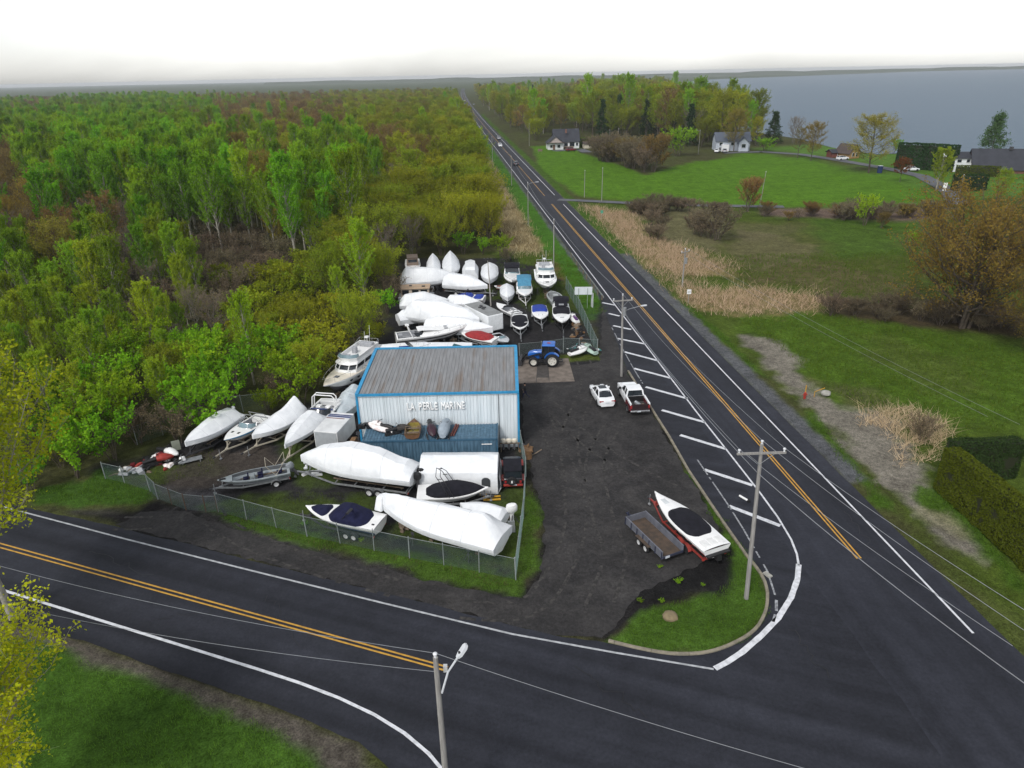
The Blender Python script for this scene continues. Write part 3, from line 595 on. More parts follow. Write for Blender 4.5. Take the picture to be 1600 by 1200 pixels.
# unit sizes; instances are scaled
proto('aspen', 5, 'green', 'pale', h=16, r=2.5, base=.26, nl=44, nt=11, lv=21, leaf=.13, style='up', twig_r=.011, rise=1.0, asp=.5)
proto('poplar', 4, 'lime', 'pale', h=12, r=2.4, base=.14, nl=42, nt=11, lv=20, leaf=.12, style='up', twig_r=.011, rise=1.0, asp=.5)
proto('willow', 4, 'olive', 'brown', h=9, r=4.0, base=.12, nl=56, nt=12, lv=17, leaf=.115, style='vase', stems=4, twig_r=.013, rise=.9, asp=.5)
proto('maple', 4, 'rust', 'brown', h=14, r=3.8, base=.25, nl=44, nt=14, lv=13, leaf=.10, style='round', twig_r=.018, rise=.9, asp=.5)
proto('oak', 3, 'ochre', 'brown', h=13, r=4.4, base=.18, nl=48, nt=14, lv=18, leaf=.11, style='round', twig_r=.016, rise=.7, asp=.5)
proto('bare', 3, 'grey', 'grey', h=10, r=3.2, base=.2, nl=40, nt=15, lv=5, leaf=.10, style='vase', stems=2, twig_r=.022)
proto('leafy', 4, 'olive', 'brown', h=14, r=3.8, base=.2, nl=48, nt=12, lv=19, leaf=.13, style='round', twig_r=.014, rise=.8, asp=.5)
proto('spruce', 2, 'dark', 'brown', h=15, r=3.2, base=.06, nl=70, nt=8, lv=12, leaf=.18, style='cone', twig_r=.012, spread=.6)
proto('shrub', 3, 'olive', 'brown', h=3.2, r=1.9, base=.1, nl=24, nt=8, lv=9, leaf=.11, style='vase', stems=4, twig_r=.010)
proto('gshrub', 3, 'green', 'brown', h=4.2, r=2.2, base=.1, nl=26, nt=8, lv=12, leaf=.12, style='vase', stems=4, twig_r=.010)
proto('bshrub', 3, 'grey', 'brown', h=3.0, r=2.0, base=.08, nl=34, nt=16, lv=6, leaf=.07, style='vase', stems=5, twig_r=.013)
proto('rshrub', 2, 'rust', 'brown', h=4.5, r=2.3, base=.1, nl=36, nt=13, lv=14, leaf=.085, style='vase', stems=5, twig_r=.012)
PROTO_H = {'aspen': 16, 'poplar': 12, 'willow': 9, 'maple': 14, 'oak': 13, 'bare': 10, 'leafy': 14, 'spruce': 15, 'shrub': 3.2, 'gshrub': 4.2, 'bshrub': 3, 'rshrub': 4.5}
NAMES = {'aspen': 'aspen_tree', 'poplar': 'poplar_tree', 'willow': 'willow_tree', 'maple': 'maple_tree', 'oak': 'oak_tree', 'bare': 'bare_tree', 'leafy': 'broadleaf_tree', 'spruce': 'spruce_tree', 'shrub': 'shrub', 'gshrub': 'shrub', 'bshrub': 'shrub', 'rshrub': 'shrub'}
LOOK = {'aspen': 'bright green aspen', 'poplar': 'lime poplar', 'willow': 'olive willow', 'maple': 'rust maple', 'oak': 'ochre tree', 'bare': 'grey bare tree', 'leafy': 'yellow-green tree', 'spruce': 'dark conifer', 'shrub': 'olive shrub', 'gshrub': 'green shrub', 'bshrub': 'grey-brown shrub', 'rshrub': 'rust shrub'}
def plant_tree(sp, x, y, scale, label, group=None, z=-.05, zs=1.0, var=None, cat=None, xy=1.0):
    tm, cm = PROTO[sp][random.randrange(len(PROTO[sp])) if var is None else var % len(PROTO[sp])]
    t = thing(NAMES[sp], label, cat or ('shrub' if 'shrub' in sp else 'tree'), (x, y, z), random.random() * 6.28, group)
    t.scale = (scale * xy, scale * xy, scale * zs)
    link('trunk', tm, t); link('crown', cm, t); return t
# blobs of kinds over the wood, in photo pixels of a crown's middle
BL = [(90, 250, 80, 'aspen', 3), (190, 260, 110, 'aspen', 4), (290, 280, 90, 'aspen', 4), (360, 290, 60, 'aspen', 3), (480, 310, 60, 'aspen', 3), (560, 270, 40, 'aspen', 2), (240, 200, 60, 'aspen', 2), (500, 170, 40, 'poplar', 2),
      (690, 330, 90, 'willow', 4), (760, 340, 60, 'willow', 4), (610, 340, 70, 'willow', 2), (560, 380, 40, 'willow', 2), (640, 200, 90, 'leafy', 3), (700, 190, 60, 'leafy', 3), (560, 190, 60, 'leafy', 2), (720, 230, 50, 'leafy', 2), (430, 230, 50, 'leafy', 2),
      (450, 190, 50, 'maple', 6), (330, 195, 60, 'maple', 6), (600, 225, 22, 'maple', 12), (500, 180, 40, 'maple', 4), (30, 265, 35, 'maple', 8), (90, 180, 50, 'maple', 4), (80, 350, 50, 'maple', 4), (640, 240, 30, 'maple', 3),
      (400, 260, 40, 'oak', 8), (380, 210, 50, 'oak', 4), (80, 320, 40, 'oak', 4), (100, 420, 40, 'oak', 3), (420, 300, 40, 'oak', 4), (640, 180, 40, 'oak', 2),
      (20, 310, 40, 'bare', 6), (150, 370, 60, 'bare', 6), (620, 370, 40, 'bare', 4), (300, 470, 40, 'bare', 4), (680, 240, 40, 'bare', 3), (220, 390, 60, 'bshrub', 4), (320, 380, 60, 'bshrub', 5), (390, 370, 50, 'bshrub', 4), (380, 440, 50, 'shrub', 4), (440, 430, 60, 'shrub', 4), (470, 470, 60, 'shrub', 2), (570, 590, 40, 'bshrub', 3), (620, 380, 40, 'bshrub', 2),
      (15, 440, 50, 'aspen', 5), (80, 480, 70, 'poplar', 5), (170, 480, 80, 'poplar', 5), (250, 460, 50, 'poplar', 4), (60, 560, 90, 'poplar', 3), (150, 600, 80, 'gshrub', 3), (300, 560, 80, 'gshrub', 3), (330, 580, 60, 'willow', 2), (400, 520, 60, 'willow', 2), (530, 420, 30, 'poplar', 8), (540, 480, 60, 'willow', 2), (470, 560, 60, 'willow', 2), (420, 600, 60, 'gshrub', 2), (270, 610, 30, 'bshrub', 3), (230, 620, 40, 'bshrub', 2), (500, 540, 50, 'gshrub', 1.5), (390, 540, 20, 'aspen', 3), (200, 660, 60, 'gshrub', 3), (560, 540, 40, 'bshrub', 1)]
def kind_at(px, py):
    w = {}
    for bx, by, r, k, ww in BL:
        d = ((px - bx) ** 2 + (py - by) ** 2 * 1.6) / (r * r); w[k] = w.get(k, 0) + ww * math.exp(-d)
    for k, q in (('leafy', .10), ('maple', .14), ('oak', .08), ('bare', .12), ('aspen', .05)):
        if py < 230: w[k] = w.get(k, 0) + q
    ks = list(w); return random.choices(ks, [w[k] + 1e-4 for k in ks])[0]
FW = [R(1400, -14), R(700, -14), R(420, -13), R(330, -13), R(250, -15), R(160, -17), R(110, -18), R(92, -20), P(800, 412), P(720, 400), P(632, 405), P(618, 440), P(612, 500), P(588, 545), P(545, 575), P(490, 640), P(440, 652), P(375, 668), P(288, 690), P(235, 706), P(180, 722), P(140, 738), P(60, 772), P(-60, 785), Vector((-80, 48, 0)), Vector((-330, 300, 0)), Vector((-900, 900, 0)), Vector((-1100, 1400, 0))]
HT = {'aspen': (.65, 1.25), 'poplar': (.55, 1.1), 'willow': (.75, 1.15), 'maple': (.55, 1.1), 'oak': (.55, 1.1), 'bare': (.6, 1.0), 'leafy': (.7, 1.1), 'shrub': (.8, 1.5), 'gshrub': (.8, 1.5), 'bshrub': (.9, 1.6), 'rshrub': (.8, 1.2), 'spruce': (.6, 1.0)}
YE = W([(800, 402), (720, 396), (632, 405), (618, 440), (612, 500), (600, 520), (545, 575), (490, 640), (440, 652), (375, 668), (288, 690), (235, 706), (180, 722), (140, 738), (60, 772)])
cand = []; cell = {}
def free(x, y, d):
    cx, cy = int(x // 8), int(y // 8)
    for i in range(cx - 1, cx + 2):
        for j in range(cy - 1, cy + 2):
            for (a, b, e) in cell.get((i, j), ()):
                if (a - x) ** 2 + (b - y) ** 2 < (.5 * (d + e)) ** 2: return False
    return True
fx = [q[0] for q in FW]; fy = [q[1] for q in FW]
for k in range(60000):
    # denser near the camera
    y = 45 + 1150 * random.random() ** 2.1; x = random.uniform(-1.0, .12) * (y * .86 + 18)
    if not inside(FW, x, y): continue
    gp = proj((x, y, 0)); 
    if gp[0] < -90: continue
    sp_h = 8 if y > 120 else 5
    cpx = proj((x, y, sp_h)); sp = kind_at(*cpx)
    s = random.uniform(*HT[sp])
    if 300 < gp[0] < 460 and 400 < gp[1] < 480 and 'shrub' not in sp: continue
    # low growth along the yard
    dy = min((Vector((x, y, 0)) - e).length for e in YE) if y < 150 else 99
    if dy < 5 and 'shrub' not in sp and random.random() < .6: sp = random.choice(['gshrub', 'shrub', 'bshrub']); s = random.uniform(.6, 1.1)
    if 'shrub' not in sp and y < 95: s *= random.uniform(.5, .72)
    if sp == 'willow' and gp[0] > 600 and y > 120: s *= 1.15
    d = {'shrub': 2.6, 'gshrub': 2.8, 'bshrub': 2.8, 'rshrub': 3, 'aspen': 3.3, 'poplar': 3.0, 'willow': 4.8, 'maple': 4.8, 'oak': 5, 'bare': 4, 'leafy': 5, 'spruce': 4}[sp] * (.8 + .2 * s) * (1 + max(0, y - 250) / 700)
    if not free(x, y, d): continue
    cell.setdefault((int(x // 8), int(y // 8)), []).append((x, y, d))
    cand.append((x, y, sp, s))

cand.sort(key=lambda c: -(PROTO_H[c[2]] * c[3]) / c[1])
ORD = 'first second third fourth fifth sixth seventh eighth ninth tenth eleventh twelfth thirteenth fourteenth fifteenth sixteenth seventeenth eighteenth nineteenth twentieth'.split()
ORD += ['twenty-' + o for o in ORD[:9]] + ['thirtieth'] + ['thirty-' + o for o in ORD[:9]]
def zone(px, y):
    row = 'far off' if y > 330 else 'mid wood' if y > 200 else 'behind the yard' if y > 125 else 'beside the back yard' if y > 85 else 'beside the front yard'
    for lim, c in ((70, 'at left picture edge'), (160, 'left of red scrap'), (250, 'above the red scrap'), (350, 'above the first wrapped boat'), (440, 'above the wrapped boat row'), (520, 'left of the cream cruiser'), (600, 'above the cream cruiser'), (690, 'above the back-left boats'), (760, 'behind the back row boats'), (9999, 'beside the main road')):
        if px < lim: return row + ', ' + c
def label_all(items):
    'items: (key label, group, px, plant function); equal labels are told apart by their order from the left'
    by = {}
    for it in items: by.setdefault(it[0], []).append(it)
    for lab, its in by.items():
        its.sort(key=lambda i: i[2])
        for k, it in enumerate(its): it[3](lab if len(its) == 1 else f'{lab}, {ORD[min(k, 38)]} from left', it[1])
counts = {}; rest = []; items = []
for x, y, sp, s in cand:
    fam = 'shrub' if 'shrub' in sp else 'tree'
    if counts.get(fam, 0) < (300 if fam == 'tree' else 160):
        counts[fam] = counts.get(fam, 0) + 1; px, py = proj((x, y, 4)); big = 'tall ' if s > .95 else 'small ' if s < .5 else ''
        items.append((f'{big}{LOOK[sp]} {zone(px, y)}', f'{LOOK[sp]}s of the wood', px, lambda lb, g, a=(sp, x, y, s): plant_tree(*a, lb, g)))
    else: rest.append((x, y, sp, s))
label_all(items)
print('FOREST', counts, len(rest))
JOINED = {}
def instancer(name, pts, label, cat):
    'one stuff object: many far trees set out on points by geometry nodes'
    sps = sorted({p[2] for p in pts}); coll = bpy.data.collections.new(name + '_kinds'); ids = {}
    k = 0
    for sp in sps:
        for i, (tm, cm) in enumerate(PROTO[sp]):
            if (sp, i) in JOINED:
                o = bpy.data.objects.new(f'kind_{k:02d}', JOINED[(sp, i)]); coll.objects.link(o); ids.setdefault(sp, []).append(k); k += 1; continue
            bmv = bmesh.new(); bmv.from_mesh(cm); n0 = len(bmv.faces); bmv.from_mesh(tm); bmv.faces.ensure_lookup_table()
            for f in bmv.faces[n0:]: f.material_index = 0
            me = bpy.data.meshes.new('tree'); bmv.to_mesh(me); bmv.free(); me.materials.append(cm.materials[0]); me.materials.append(cm.materials[1])
            JOINED[(sp, i)] = me; o = bpy.data.objects.new(f'kind_{k:02d}', me); coll.objects.link(o); ids.setdefault(sp, []).append(k); k += 1
    me = bpy.data.meshes.new(name); me.from_pydata([(x, y, -.1) for x, y, sp, s in pts], [], [])
    at = me.attributes.new('kind_index', 'INT', 'POINT'); at.data.foreach_set('value', [random.choice(ids[p[2]]) for p in pts])
    at = me.attributes.new('size', 'FLOAT', 'POINT'); at.data.foreach_set('value', [p[3] for p in pts])
    at = me.attributes.new('turn', 'FLOAT', 'POINT'); at.data.foreach_set('value', [random.random() * 6.28 for p in pts])
    o = stuff(link(name, me)); tag(o, label, cat)
    ng = bpy.data.node_groups.new(name, 'GeometryNodeTree'); ng.interface.new_socket('Geometry', in_out='INPUT', socket_type='NodeSocketGeometry'); ng.interface.new_socket('Geometry', in_out='OUTPUT', socket_type='NodeSocketGeometry')
    N, K = ng.nodes, ng.links; gi, go = N.new('NodeGroupInput'), N.new('NodeGroupOutput'); ip = N.new('GeometryNodeInstanceOnPoints'); ci = N.new('GeometryNodeCollectionInfo')
    ci.inputs['Collection'].default_value = coll; ci.inputs['Separate Children'].default_value = True; ci.inputs['Reset Children'].default_value = True
    def attr(nm, ty):
        a = N.new('GeometryNodeInputNamedAttribute'); a.data_type = ty; a.inputs[0].default_value = nm; return a.outputs[0]
    ip.inputs['Pick Instance'].default_value = True
    K.new(gi.outputs[0], ip.inputs['Points']); K.new(ci.outputs[0], ip.inputs['Instance']); K.new(attr('kind_index', 'INT'), ip.inputs['Instance Index'])
    cx = N.new('ShaderNodeCombineXYZ'); K.new(attr('turn', 'FLOAT'), cx.inputs[2]); er = N.new('FunctionNodeEulerToRotation'); K.new(cx.outputs[0], er.inputs[0]); K.new(er.outputs[0], ip.inputs['Rotation'])
    c2 = N.new('ShaderNodeCombineXYZ'); sz = attr('size', 'FLOAT')
    for i in range(3): K.new(sz, c2.inputs[i])
    K.new(c2.outputs[0], ip.inputs['Scale']); K.new(ip.outputs[0], go.inputs[0])
    md = o.modifiers.new('set_out_trees', 'NODES'); md.node_group = ng; return o
instancer('far_wood', rest, 'wide mixed spring wood stretching left of the road to the horizon', 'wood')
# ------------------------------------------------------------------ materials for made things
WHITE = mk('gelcoat_white', (.80, .80, .79), (.72, .72, .71), 1.5, 3, .28, spec=.5, coat=.3)
CREAM = mk('gelcoat_cream', (.72, .66, .55), (.62, .57, .47), 1.5, 3, .35, coat=.2)
SHRINK = mk('shrink_film_white', (.72, .735, .75), (.62, .64, .66), 1.6, 6, .45, .55, 4.5, spec=.3, lo=.25, hi=.6)
STRAPM = mk('shrink_strap', (.55, .57, .60), (.45, .47, .50), 3, 3, .5)
NAVYC = mk('canvas_navy', (.012, .014, .045), (.008, .009, .03), 3, 5, .9, .4, 12, spec=.2)
BLACKC = mk('canvas_black', (.014, .014, .020), (.008, .008, .012), 3, 5, .9, .4, 12, spec=.2)
BLUEC = mk('canvas_blue', (.015, .045, .30), (.012, .035, .22), 3, 5, .8, .4, 12)
TEALC = mk('canvas_teal', (.06, .22, .34), (.045, .17, .27), 3, 5, .8, .3, 12)
REDC = mk('canvas_red', (.32, .025, .028), (.22, .018, .02), 3, 5, .85, .4, 12)
GLASS = mk('tinted_glass', (.018, .024, .03), (.012, .016, .02), 2, 2, .08, spec=.6)
PALEGLASS = mk('pale_acrylic', (.15, .22, .25), (.10, .16, .18), 2, 2, .1, spec=.6)
RUB = mk('black_rubber', (.015, .015, .016), (.010, .010, .011), 8, 3, .8)
BLACKP = mk('black_plastic', (.018, .018, .020), (.012, .012, .013), 3, 3, .45)
ALU = mk('aluminium', (.46, .48, .50), (.34, .36, .38), 3, 4, .42, metal=.6)
GALV = mk('galvanised_steel', (.36, .37, .38), (.24, .25, .26), 5, 4, .5, metal=.5)
STEELD = mk('dark_steel', (.045, .045, .05), (.03, .03, .033), 5, 4, .6)
RIM = mk('rim_white', (.6, .6, .6), (.42, .42, .42), 6, 3, .5)
REDP = mk('red_paint', (.36, .035, .025), (.26, .028, .02), 3, 4, .45, coat=.2)
BLUES = mk('stripe_light_blue', (.10, .32, .55), (.08, .26, .45), 2, 2, .35)
NAVYS = mk('stripe_navy', (.02, .04, .16), (.015, .03, .12), 2, 2, .35)
MAROON = mk('stripe_maroon', (.16, .018, .025), (.12, .014, .02), 2, 2, .35)
GREYB = mk('antifoul_grey', (.10, .10, .11), (.06, .06, .065), 2, 4, .7)
WOODM = mk('weathered_timber', (.20, .155, .11), (.12, .09, .065), 4, 5, .9, .4, 20)
CHROME = mk('stainless_tube', (.58, .59, .60), (.5, .5, .52), 3, 2, .25, metal=.8)
SEATM = mk('vinyl_grey', (.34, .35, .37), (.26, .27, .29), 3, 3, .6)
YELP = mk('yellow_paint', (.55, .30, .02), (.42, .22, .015), 3, 4, .5)
# ------------------------------------------------------------------ wheels
_wc = {}
def wheel(parent, loc, r, w, rim=None, side=1, rot=(0, 0, 0)):
    'tyre mesh with a rim under it; the axle runs along local y'
    key = (round(r, 3), round(w, 3), rim.name if rim else '')
    if key not in _wc:
        t = MB(); prof = [(-.5, .62), (-.5, .9), (-.36, 1), (.36, 1), (.5, .9), (.5, .62)]; secs = []
        for k in range(18):
            a = 2 * PI * k / 18; secs.append([(r * q * math.cos(a), w * y, r * q * math.sin(a)) for y, q in prof])
        t.loft(secs, 0, False, ring=True); d = MB()
        for sgn in (-1, 1):
            for r0, y0, r1, y1 in ((.64, .44, .55, .40), (.55, .40, .22, .30), (.22, .30, .0, .36)):
                d.loft([[(r * q * math.cos(2 * PI * k / 14), sgn * w * yy, r * q * math.sin(2 * PI * k / 14)) for k in range(14)] for q, yy in ((r0, y0), (r1, y1))], 0, True)
            for k in range(5):
                a = 2 * PI * k / 5; d.box((r * .4 * math.cos(a), sgn * w * .36, r * .4 * math.sin(a)), (r * .1, w * .08, r * .1), 1)
        _wc[key] = (t.mesh('wheel', RUB), d.mesh('rim', [rim or RIM, BLACKP]))
    o = link('wheel', _wc[key][0], parent, loc, rot); link('rim', _wc[key][1], o); return o
# ------------------------------------------------------------------ boats
class Hull:
    'shape of a planing hull: x from stern -L/2 to bow L/2'
    def __init__(s, L_, B, kz, zs, full=2.3, flare=.12, sheer=.1): s.L, s.B, s.kz, s.zs, s.full, s.fl, s.sh = L_, B, kz, zs, full, flare, sheer
    def hb(s, t): return max(.015, s.B / 2 * (.93 + .07 * min(1, t / .4)) * (1 - max(0, (t - .42) / .58) ** s.full))
    def top(s, t): return s.zs + s.sh * s.L / 6 * t * t * 1.6
    def keel(s, t): return s.kz + (s.top(t) - s.kz) * max(0, (t - .66) / .34) ** 2.0 * .72
    def x(s, t): return -s.L / 2 + s.L * t
    def sec(s, t):
        b, zt, zk = s.hb(t), s.top(t), s.keel(t); X = s.x(t); H_ = zt - zk
        ch = zk + H_ * (.30 + .12 * t); cb = b * (.90 - s.fl * 1.2 - .30 * t ** 3)
        L_ = [(X, b, zt), (X, b * 1.0, zt - H_ * .10), (X - .02 * s.L * t ** 3, cb + (b - cb) * .72, ch + (zt - ch) * .62), (X - .035 * s.L * t ** 3, cb + (b - cb) * .45, ch + (zt - ch) * .38), (X - .06 * s.L * t ** 4, cb, ch)]
        return L_ + [(X - .085 * s.L * t ** 5, 0, zk)] + [(a, -y, z) for a, y, z in reversed(L_)]
    def build(s, parent, hull_m, stripe_m, low_m, bot_m):
        mb = MB(); ts = [0, .1, .2, .3, .4, .5, .58, .66, .73, .8, .86, .91, .95, .98, 1]
        m = [0, 1, 2, 2, 3, 3, 2, 2, 1, 0]; m = [0, 0, 1, 2, 3, 3, 2, 1, 0, 0]
        mb.loft([s.sec(t) for t in ts], m, False, True, True); mb.f = [tuple(reversed(f)) for f in mb.f]
        return mb.build('hull', [hull_m, stripe_m, low_m, bot_m], parent, 32)
def deck(h, parent, m, t0=0.0, t1=1.0, cock=None, floor_m=None, crown=.06):
    'deck with an optional open well cut in it (t0, t1, inset, depth)'
    ts = sorted(set(np.linspace(t0, t1, 19).round(3)) | (set(cock[:2]) if cock else set())); mb = MB(); prev = None
    for t in ts:
        b, z, X = h.hb(t), h.top(t) + .005, h.x(t)
        if cock and cock[0] <= t <= cock[1]:
            i = max(.05, b - cock[2]); row = [(X, b, z), (X, i, z + .02), (X, i - .02, z - cock[3]), (X, 0, z - cock[3]), (X, -i + .02, z - cock[3]), (X, -i, z + .02), (X, -b, z)]; w = 1
        else: row = [(X, b, z), (X, b * .9, z + crown * .4), (X, b * .5, z + crown), (X, 0, z + crown * 1.2), (X, -b * .5, z + crown), (X, -b * .9, z + crown * .4), (X, -b, z)]; w = 0
        if prev:
            if w == prev[1]: mb.loft([prev[0], row], [0, 1, 1, 1, 1, 0] if w else 0)
            else:
                # bulkhead between deck and well
                A = prev[0] if not prev[1] else row; Bq = row if not prev[1] else prev[0]
                xx = row[0][0] if w else prev[0][0][0]
                A2 = [(Bq[0][0], q[1], q[2]) for q in A]; mb.loft([A, A2], 0); mb.loft([A2, Bq], [0, 1, 1, 1, 1, 0])
        prev = (row, w)
    return mb.build('deck', [m, floor_m or SEATM], parent, 35)
def shrink(h, parent, prof, topw=.25, drop=.35, seed=1, over=.0, m=None, t0=-.01, t1=1.01, wr=.035, name='shrink_cover', bulge=.0):
    'heat-shrunk cover: prof = [(t, height above sheer)], topw = flat share of the top'
    ts = np.linspace(t0, t1, 30); mb = MB(); secs = []; pt = [p[0] for p in prof]; ph = [p[1] for p in prof]
    for t in ts:
        tc_ = min(1, max(0, t)); b = h.hb(tc_) + .04; z = h.top(tc_); r = float(np.interp(t, pt, ph)); X = h.x(t); row = []
        tw = topw if not callable(topw) else topw(t)
        side = [(b * .93, -drop), (b * 1.01, -drop * .35), (b * 1.015, .0), (b * (.86 + .06 * bulge), r * (.26 + .1 * bulge)), (b * (.66 + .1 * bulge), r * (.52 + .12 * bulge)), (b * (tw + .5 * (.66 - tw) * (.9)), r * (.78 + .08 * bulge)), (b * tw, r * .985)]
        full = side + [(0, r)] + [(-y, q) for y, q in reversed(side)]
        for j, (y, q) in enumerate(full):
            a = mnoise.noise((X * .9 + seed * 7, y * 1.1, q * 1.2)) + .5 * mnoise.noise((X * 2.6, y * 2.2 + seed, q * 2.6)) + .9 * abs(mnoise.noise((X * 1.9 + seed * 3, seed, q * .3)))
            k = wr * (.4 + min(1, r)) * a
            row.append((X + (over if t < .02 else 0), y * (1 + k * .35), z + q + (k if 2 < j < 12 else k * .4)))
        secs.append(row)
    mb.loft(secs, 0, False, True, True); mb.f = [tuple(reversed(f)) for f in mb.f]
    o = mb.build(name, m or SHRINK, parent, 20)
    if name == 'shrink_cover' and h.L > 4:      # strap round the sheer and welded seams over the top
        st_ = MB()
        for sg in (0, 1): st_.tube([secs[i][2 if sg == 0 else 12] for i in range(1, 29)], .022, 4)
        st_.build('strap', STRAPM, o)
        for i in (7, 14, 21): MB().tube([Vector(p) + Vector((0, 0, .004)) for p in secs[i][1:14]], .016, 4).build('seam', STRAPM, o)
    return o
def cover(h, parent, prof, m, inset=.03, name='canvas_cover', arch=.5, seed=2, drop=.06):
    'fitted canvas over part of the deck'
    t0, t1 = prof[0][0], prof[-1][0]; ts = np.linspace(t0, t1, 20); mb = MB(); secs = []
    for t in ts:
        b = max(.04, h.hb(min(1, t)) - inset); z = h.top(min(1, t)); r = float(np.interp(t, [p[0] for p in prof], [p[1] for p in prof])); X = h.x(t); row = []
        # round the plan towards both ends
        e = min((t - t0) / (t1 - t0), (t1 - t) / (t1 - t0)); b *= (1 - (1 - min(1, e / .22)) ** 2 * arch)
        for a in np.linspace(0, PI, 13):
            y = b * math.cos(a); q = r * (math.sin(a) ** .75) - (drop if a in (0, PI) else 0); k = .02 * mnoise.noise((X * 2 + seed, y * 2, 1)) + .012 * mnoise.noise((X * 6, y * 5, seed))
            row.append((X, y, z + .04 + q + k))
        secs.append(row)
    mb.loft(secs, 0, False, True, True); mb.f = [tuple(reversed(f)) for f in mb.f]
    return mb.build(name, m, parent, 35)
def windshield(h, parent, t, height=.45, rake=.35, glass=GLASS, back=.9, n=6, inset=.14):
    'wrap-round windscreen: dark panes in a bright frame'
    b = h.hb(t) - inset; z = h.top(t) + .05; X = h.x(t); base = []
    for i in range(n + 1):
        a = -1 + 2 * i / n; base.append(((X - back * abs(a) ** 2.2), b * math.sin(a * PI / 2) if n > 2 else b * a, z))
    topv = [(x - rake * (1 - .3 * abs(-1 + 2 * i / n)), y * .93, z_ + height * (1 - .25 * abs(-1 + 2 * i / n))) for i, (x, y, z_) in enumerate(base)]
    fr = MB(); fr.tube(base, .025, 5); fr.tube(topv, .022, 5)
    for i in (0, n // 3, n - n // 3, n): fr.bar(base[i], topv[i], .035)
    f = fr.build('windscreen_frame', CHROME if glass is not GLASS else BLACKP, parent)
    g = MB(); g.loft([base, topv]); g.loft([[(x - .012, y, z_) for x, y, z_ in topv], [(x - .012, y, z_) for x, y, z_ in base]]); g.build('windscreen', glass, f, 50); return f
def bimini(h, parent, t0, t1, z, m, frame=CHROME, w=.92):
    mb = MB(); secs = []
    for t in np.linspace(t0, t1, 7):
        b = h.hb((t0 + t1) / 2) * w; X = h.x(t); e = 1 - abs(2 * (t - t0) / (t1 - t0) - 1) ** 4 * .08
        secs.append([(X, b * math.cos(a), z * e + .16 * math.sin(a)) for a in np.linspace(0, PI, 9)] + [(X, b * .97 * math.cos(a), z * e - .03 + .14 * math.sin(a)) for a in np.linspace(PI, 0, 9)])
    mb.loft(secs, 0, True, True, True); o = mb.build('bimini_top', m, parent, 40); f = MB()
    for sg in (-1, 1):
        for t in (t0 + .01, t1 - .01): f.tube([(h.x((t0 + t1) / 2), sg * (h.hb(t) - .08), h.top(t)), (h.x(t), sg * h.hb((t0 + t1) / 2) * w, z)], .016, 5)
    f.build('bimini_frame', frame, o); return o
def tower(h, parent, t, height, m=BLACKP, rake=-.5, back=.7):
    mb = MB(); b = h.hb(t) - .05; z = h.top(t)
    for dx in (0, back):
        X = h.x(t) + dx; mb.tube([(X, -b, z), (X + rake * .6, -b * .9, z + height * .7), (X + rake, -b * .6, z + height), (X + rake, b * .6, z + height), (X + rake * .6, b * .9, z + height * .7), (X, b, z)], .028, 6)
        if dx == 0: rake0 = rake
    for sg in (-1, 1):
        for q in (.55, .9): mb.bar((h.x(t) + rake * q, sg * b * (.95 - .25 * q), z + height * q), (h.x(t) + back + rake * q, sg * b * (.95 - .25 * q), z + height * q), .04)
    return mb.build('wakeboard_tower', m, parent)
def pulpit(h, parent, t0=.55, height=.5, m=CHROME):
    mb = MB(); ts = np.linspace(t0, .985, 7); top_ = []
    for sg in (1, -1):
        seq = ts if sg == 1 else ts[::-1]
        for t in seq: top_.append((h.x(t), sg * (h.hb(t) * .9 + .02), h.top(t) + height * min(1, (t - t0) / .08 + .15)))
    mb.tube(top_, .018, 5)
    for t in ts[1::2]:
        for sg in (1, -1): mb.bar((h.x(t), sg * h.hb(t) * .9, h.top(t)), (h.x(t), sg * (h.hb(t) * .9 + .02), h.top(t) + height), .022)
    return mb.build('bow_rail', m, parent)
def outboard(parent, x, y, z, s=1.0, m=BLACKP, tilt=0.0):
    o = MB(); c, n_ = math.cos(tilt), math.sin(tilt)
    def T(px, py, pz): return (x + (px * c - pz * n_) * s, y + py * s, z + (px * n_ + pz * c) * s)
    secs = []
    for pz, lx, ly, ox in ((.0, .22, .16, 0), (.12, .34, .22, .02), (.36, .36, .23, 0), (.52, .30, .19, -.02), (.58, .14, .1, -.03)):
        secs.append([T(ox - .12 + lx * math.cos(a), ly * math.sin(a), pz) for a in np.linspace(0, 2 * PI, 11)[:-1]])
    o.loft(secs, 0, True, True, True); k = o.build('outboard_motor', m, parent, 40); g = MB()
    g.loft([[T(-.12 + q * math.cos(a), .08 * math.sin(a), pz) for a in np.linspace(0, 2 * PI, 7)[:-1]] for pz, q in ((.02, .16), (-.4, .12), (-.75, .16), (-.95, .05))], 0, True, True, True); g.build('outboard_leg', GREYB if m is not WHITE else WHITE, k)
    p = MB()
    for i in range(3): p.bar(T(-.34, 0, -.72), T(-.36, .13 * math.cos(i * 2.1), -.72 + .13 * math.sin(i * 2.1)), .06, .02)
    p.build('propeller', STEELD, k); return k
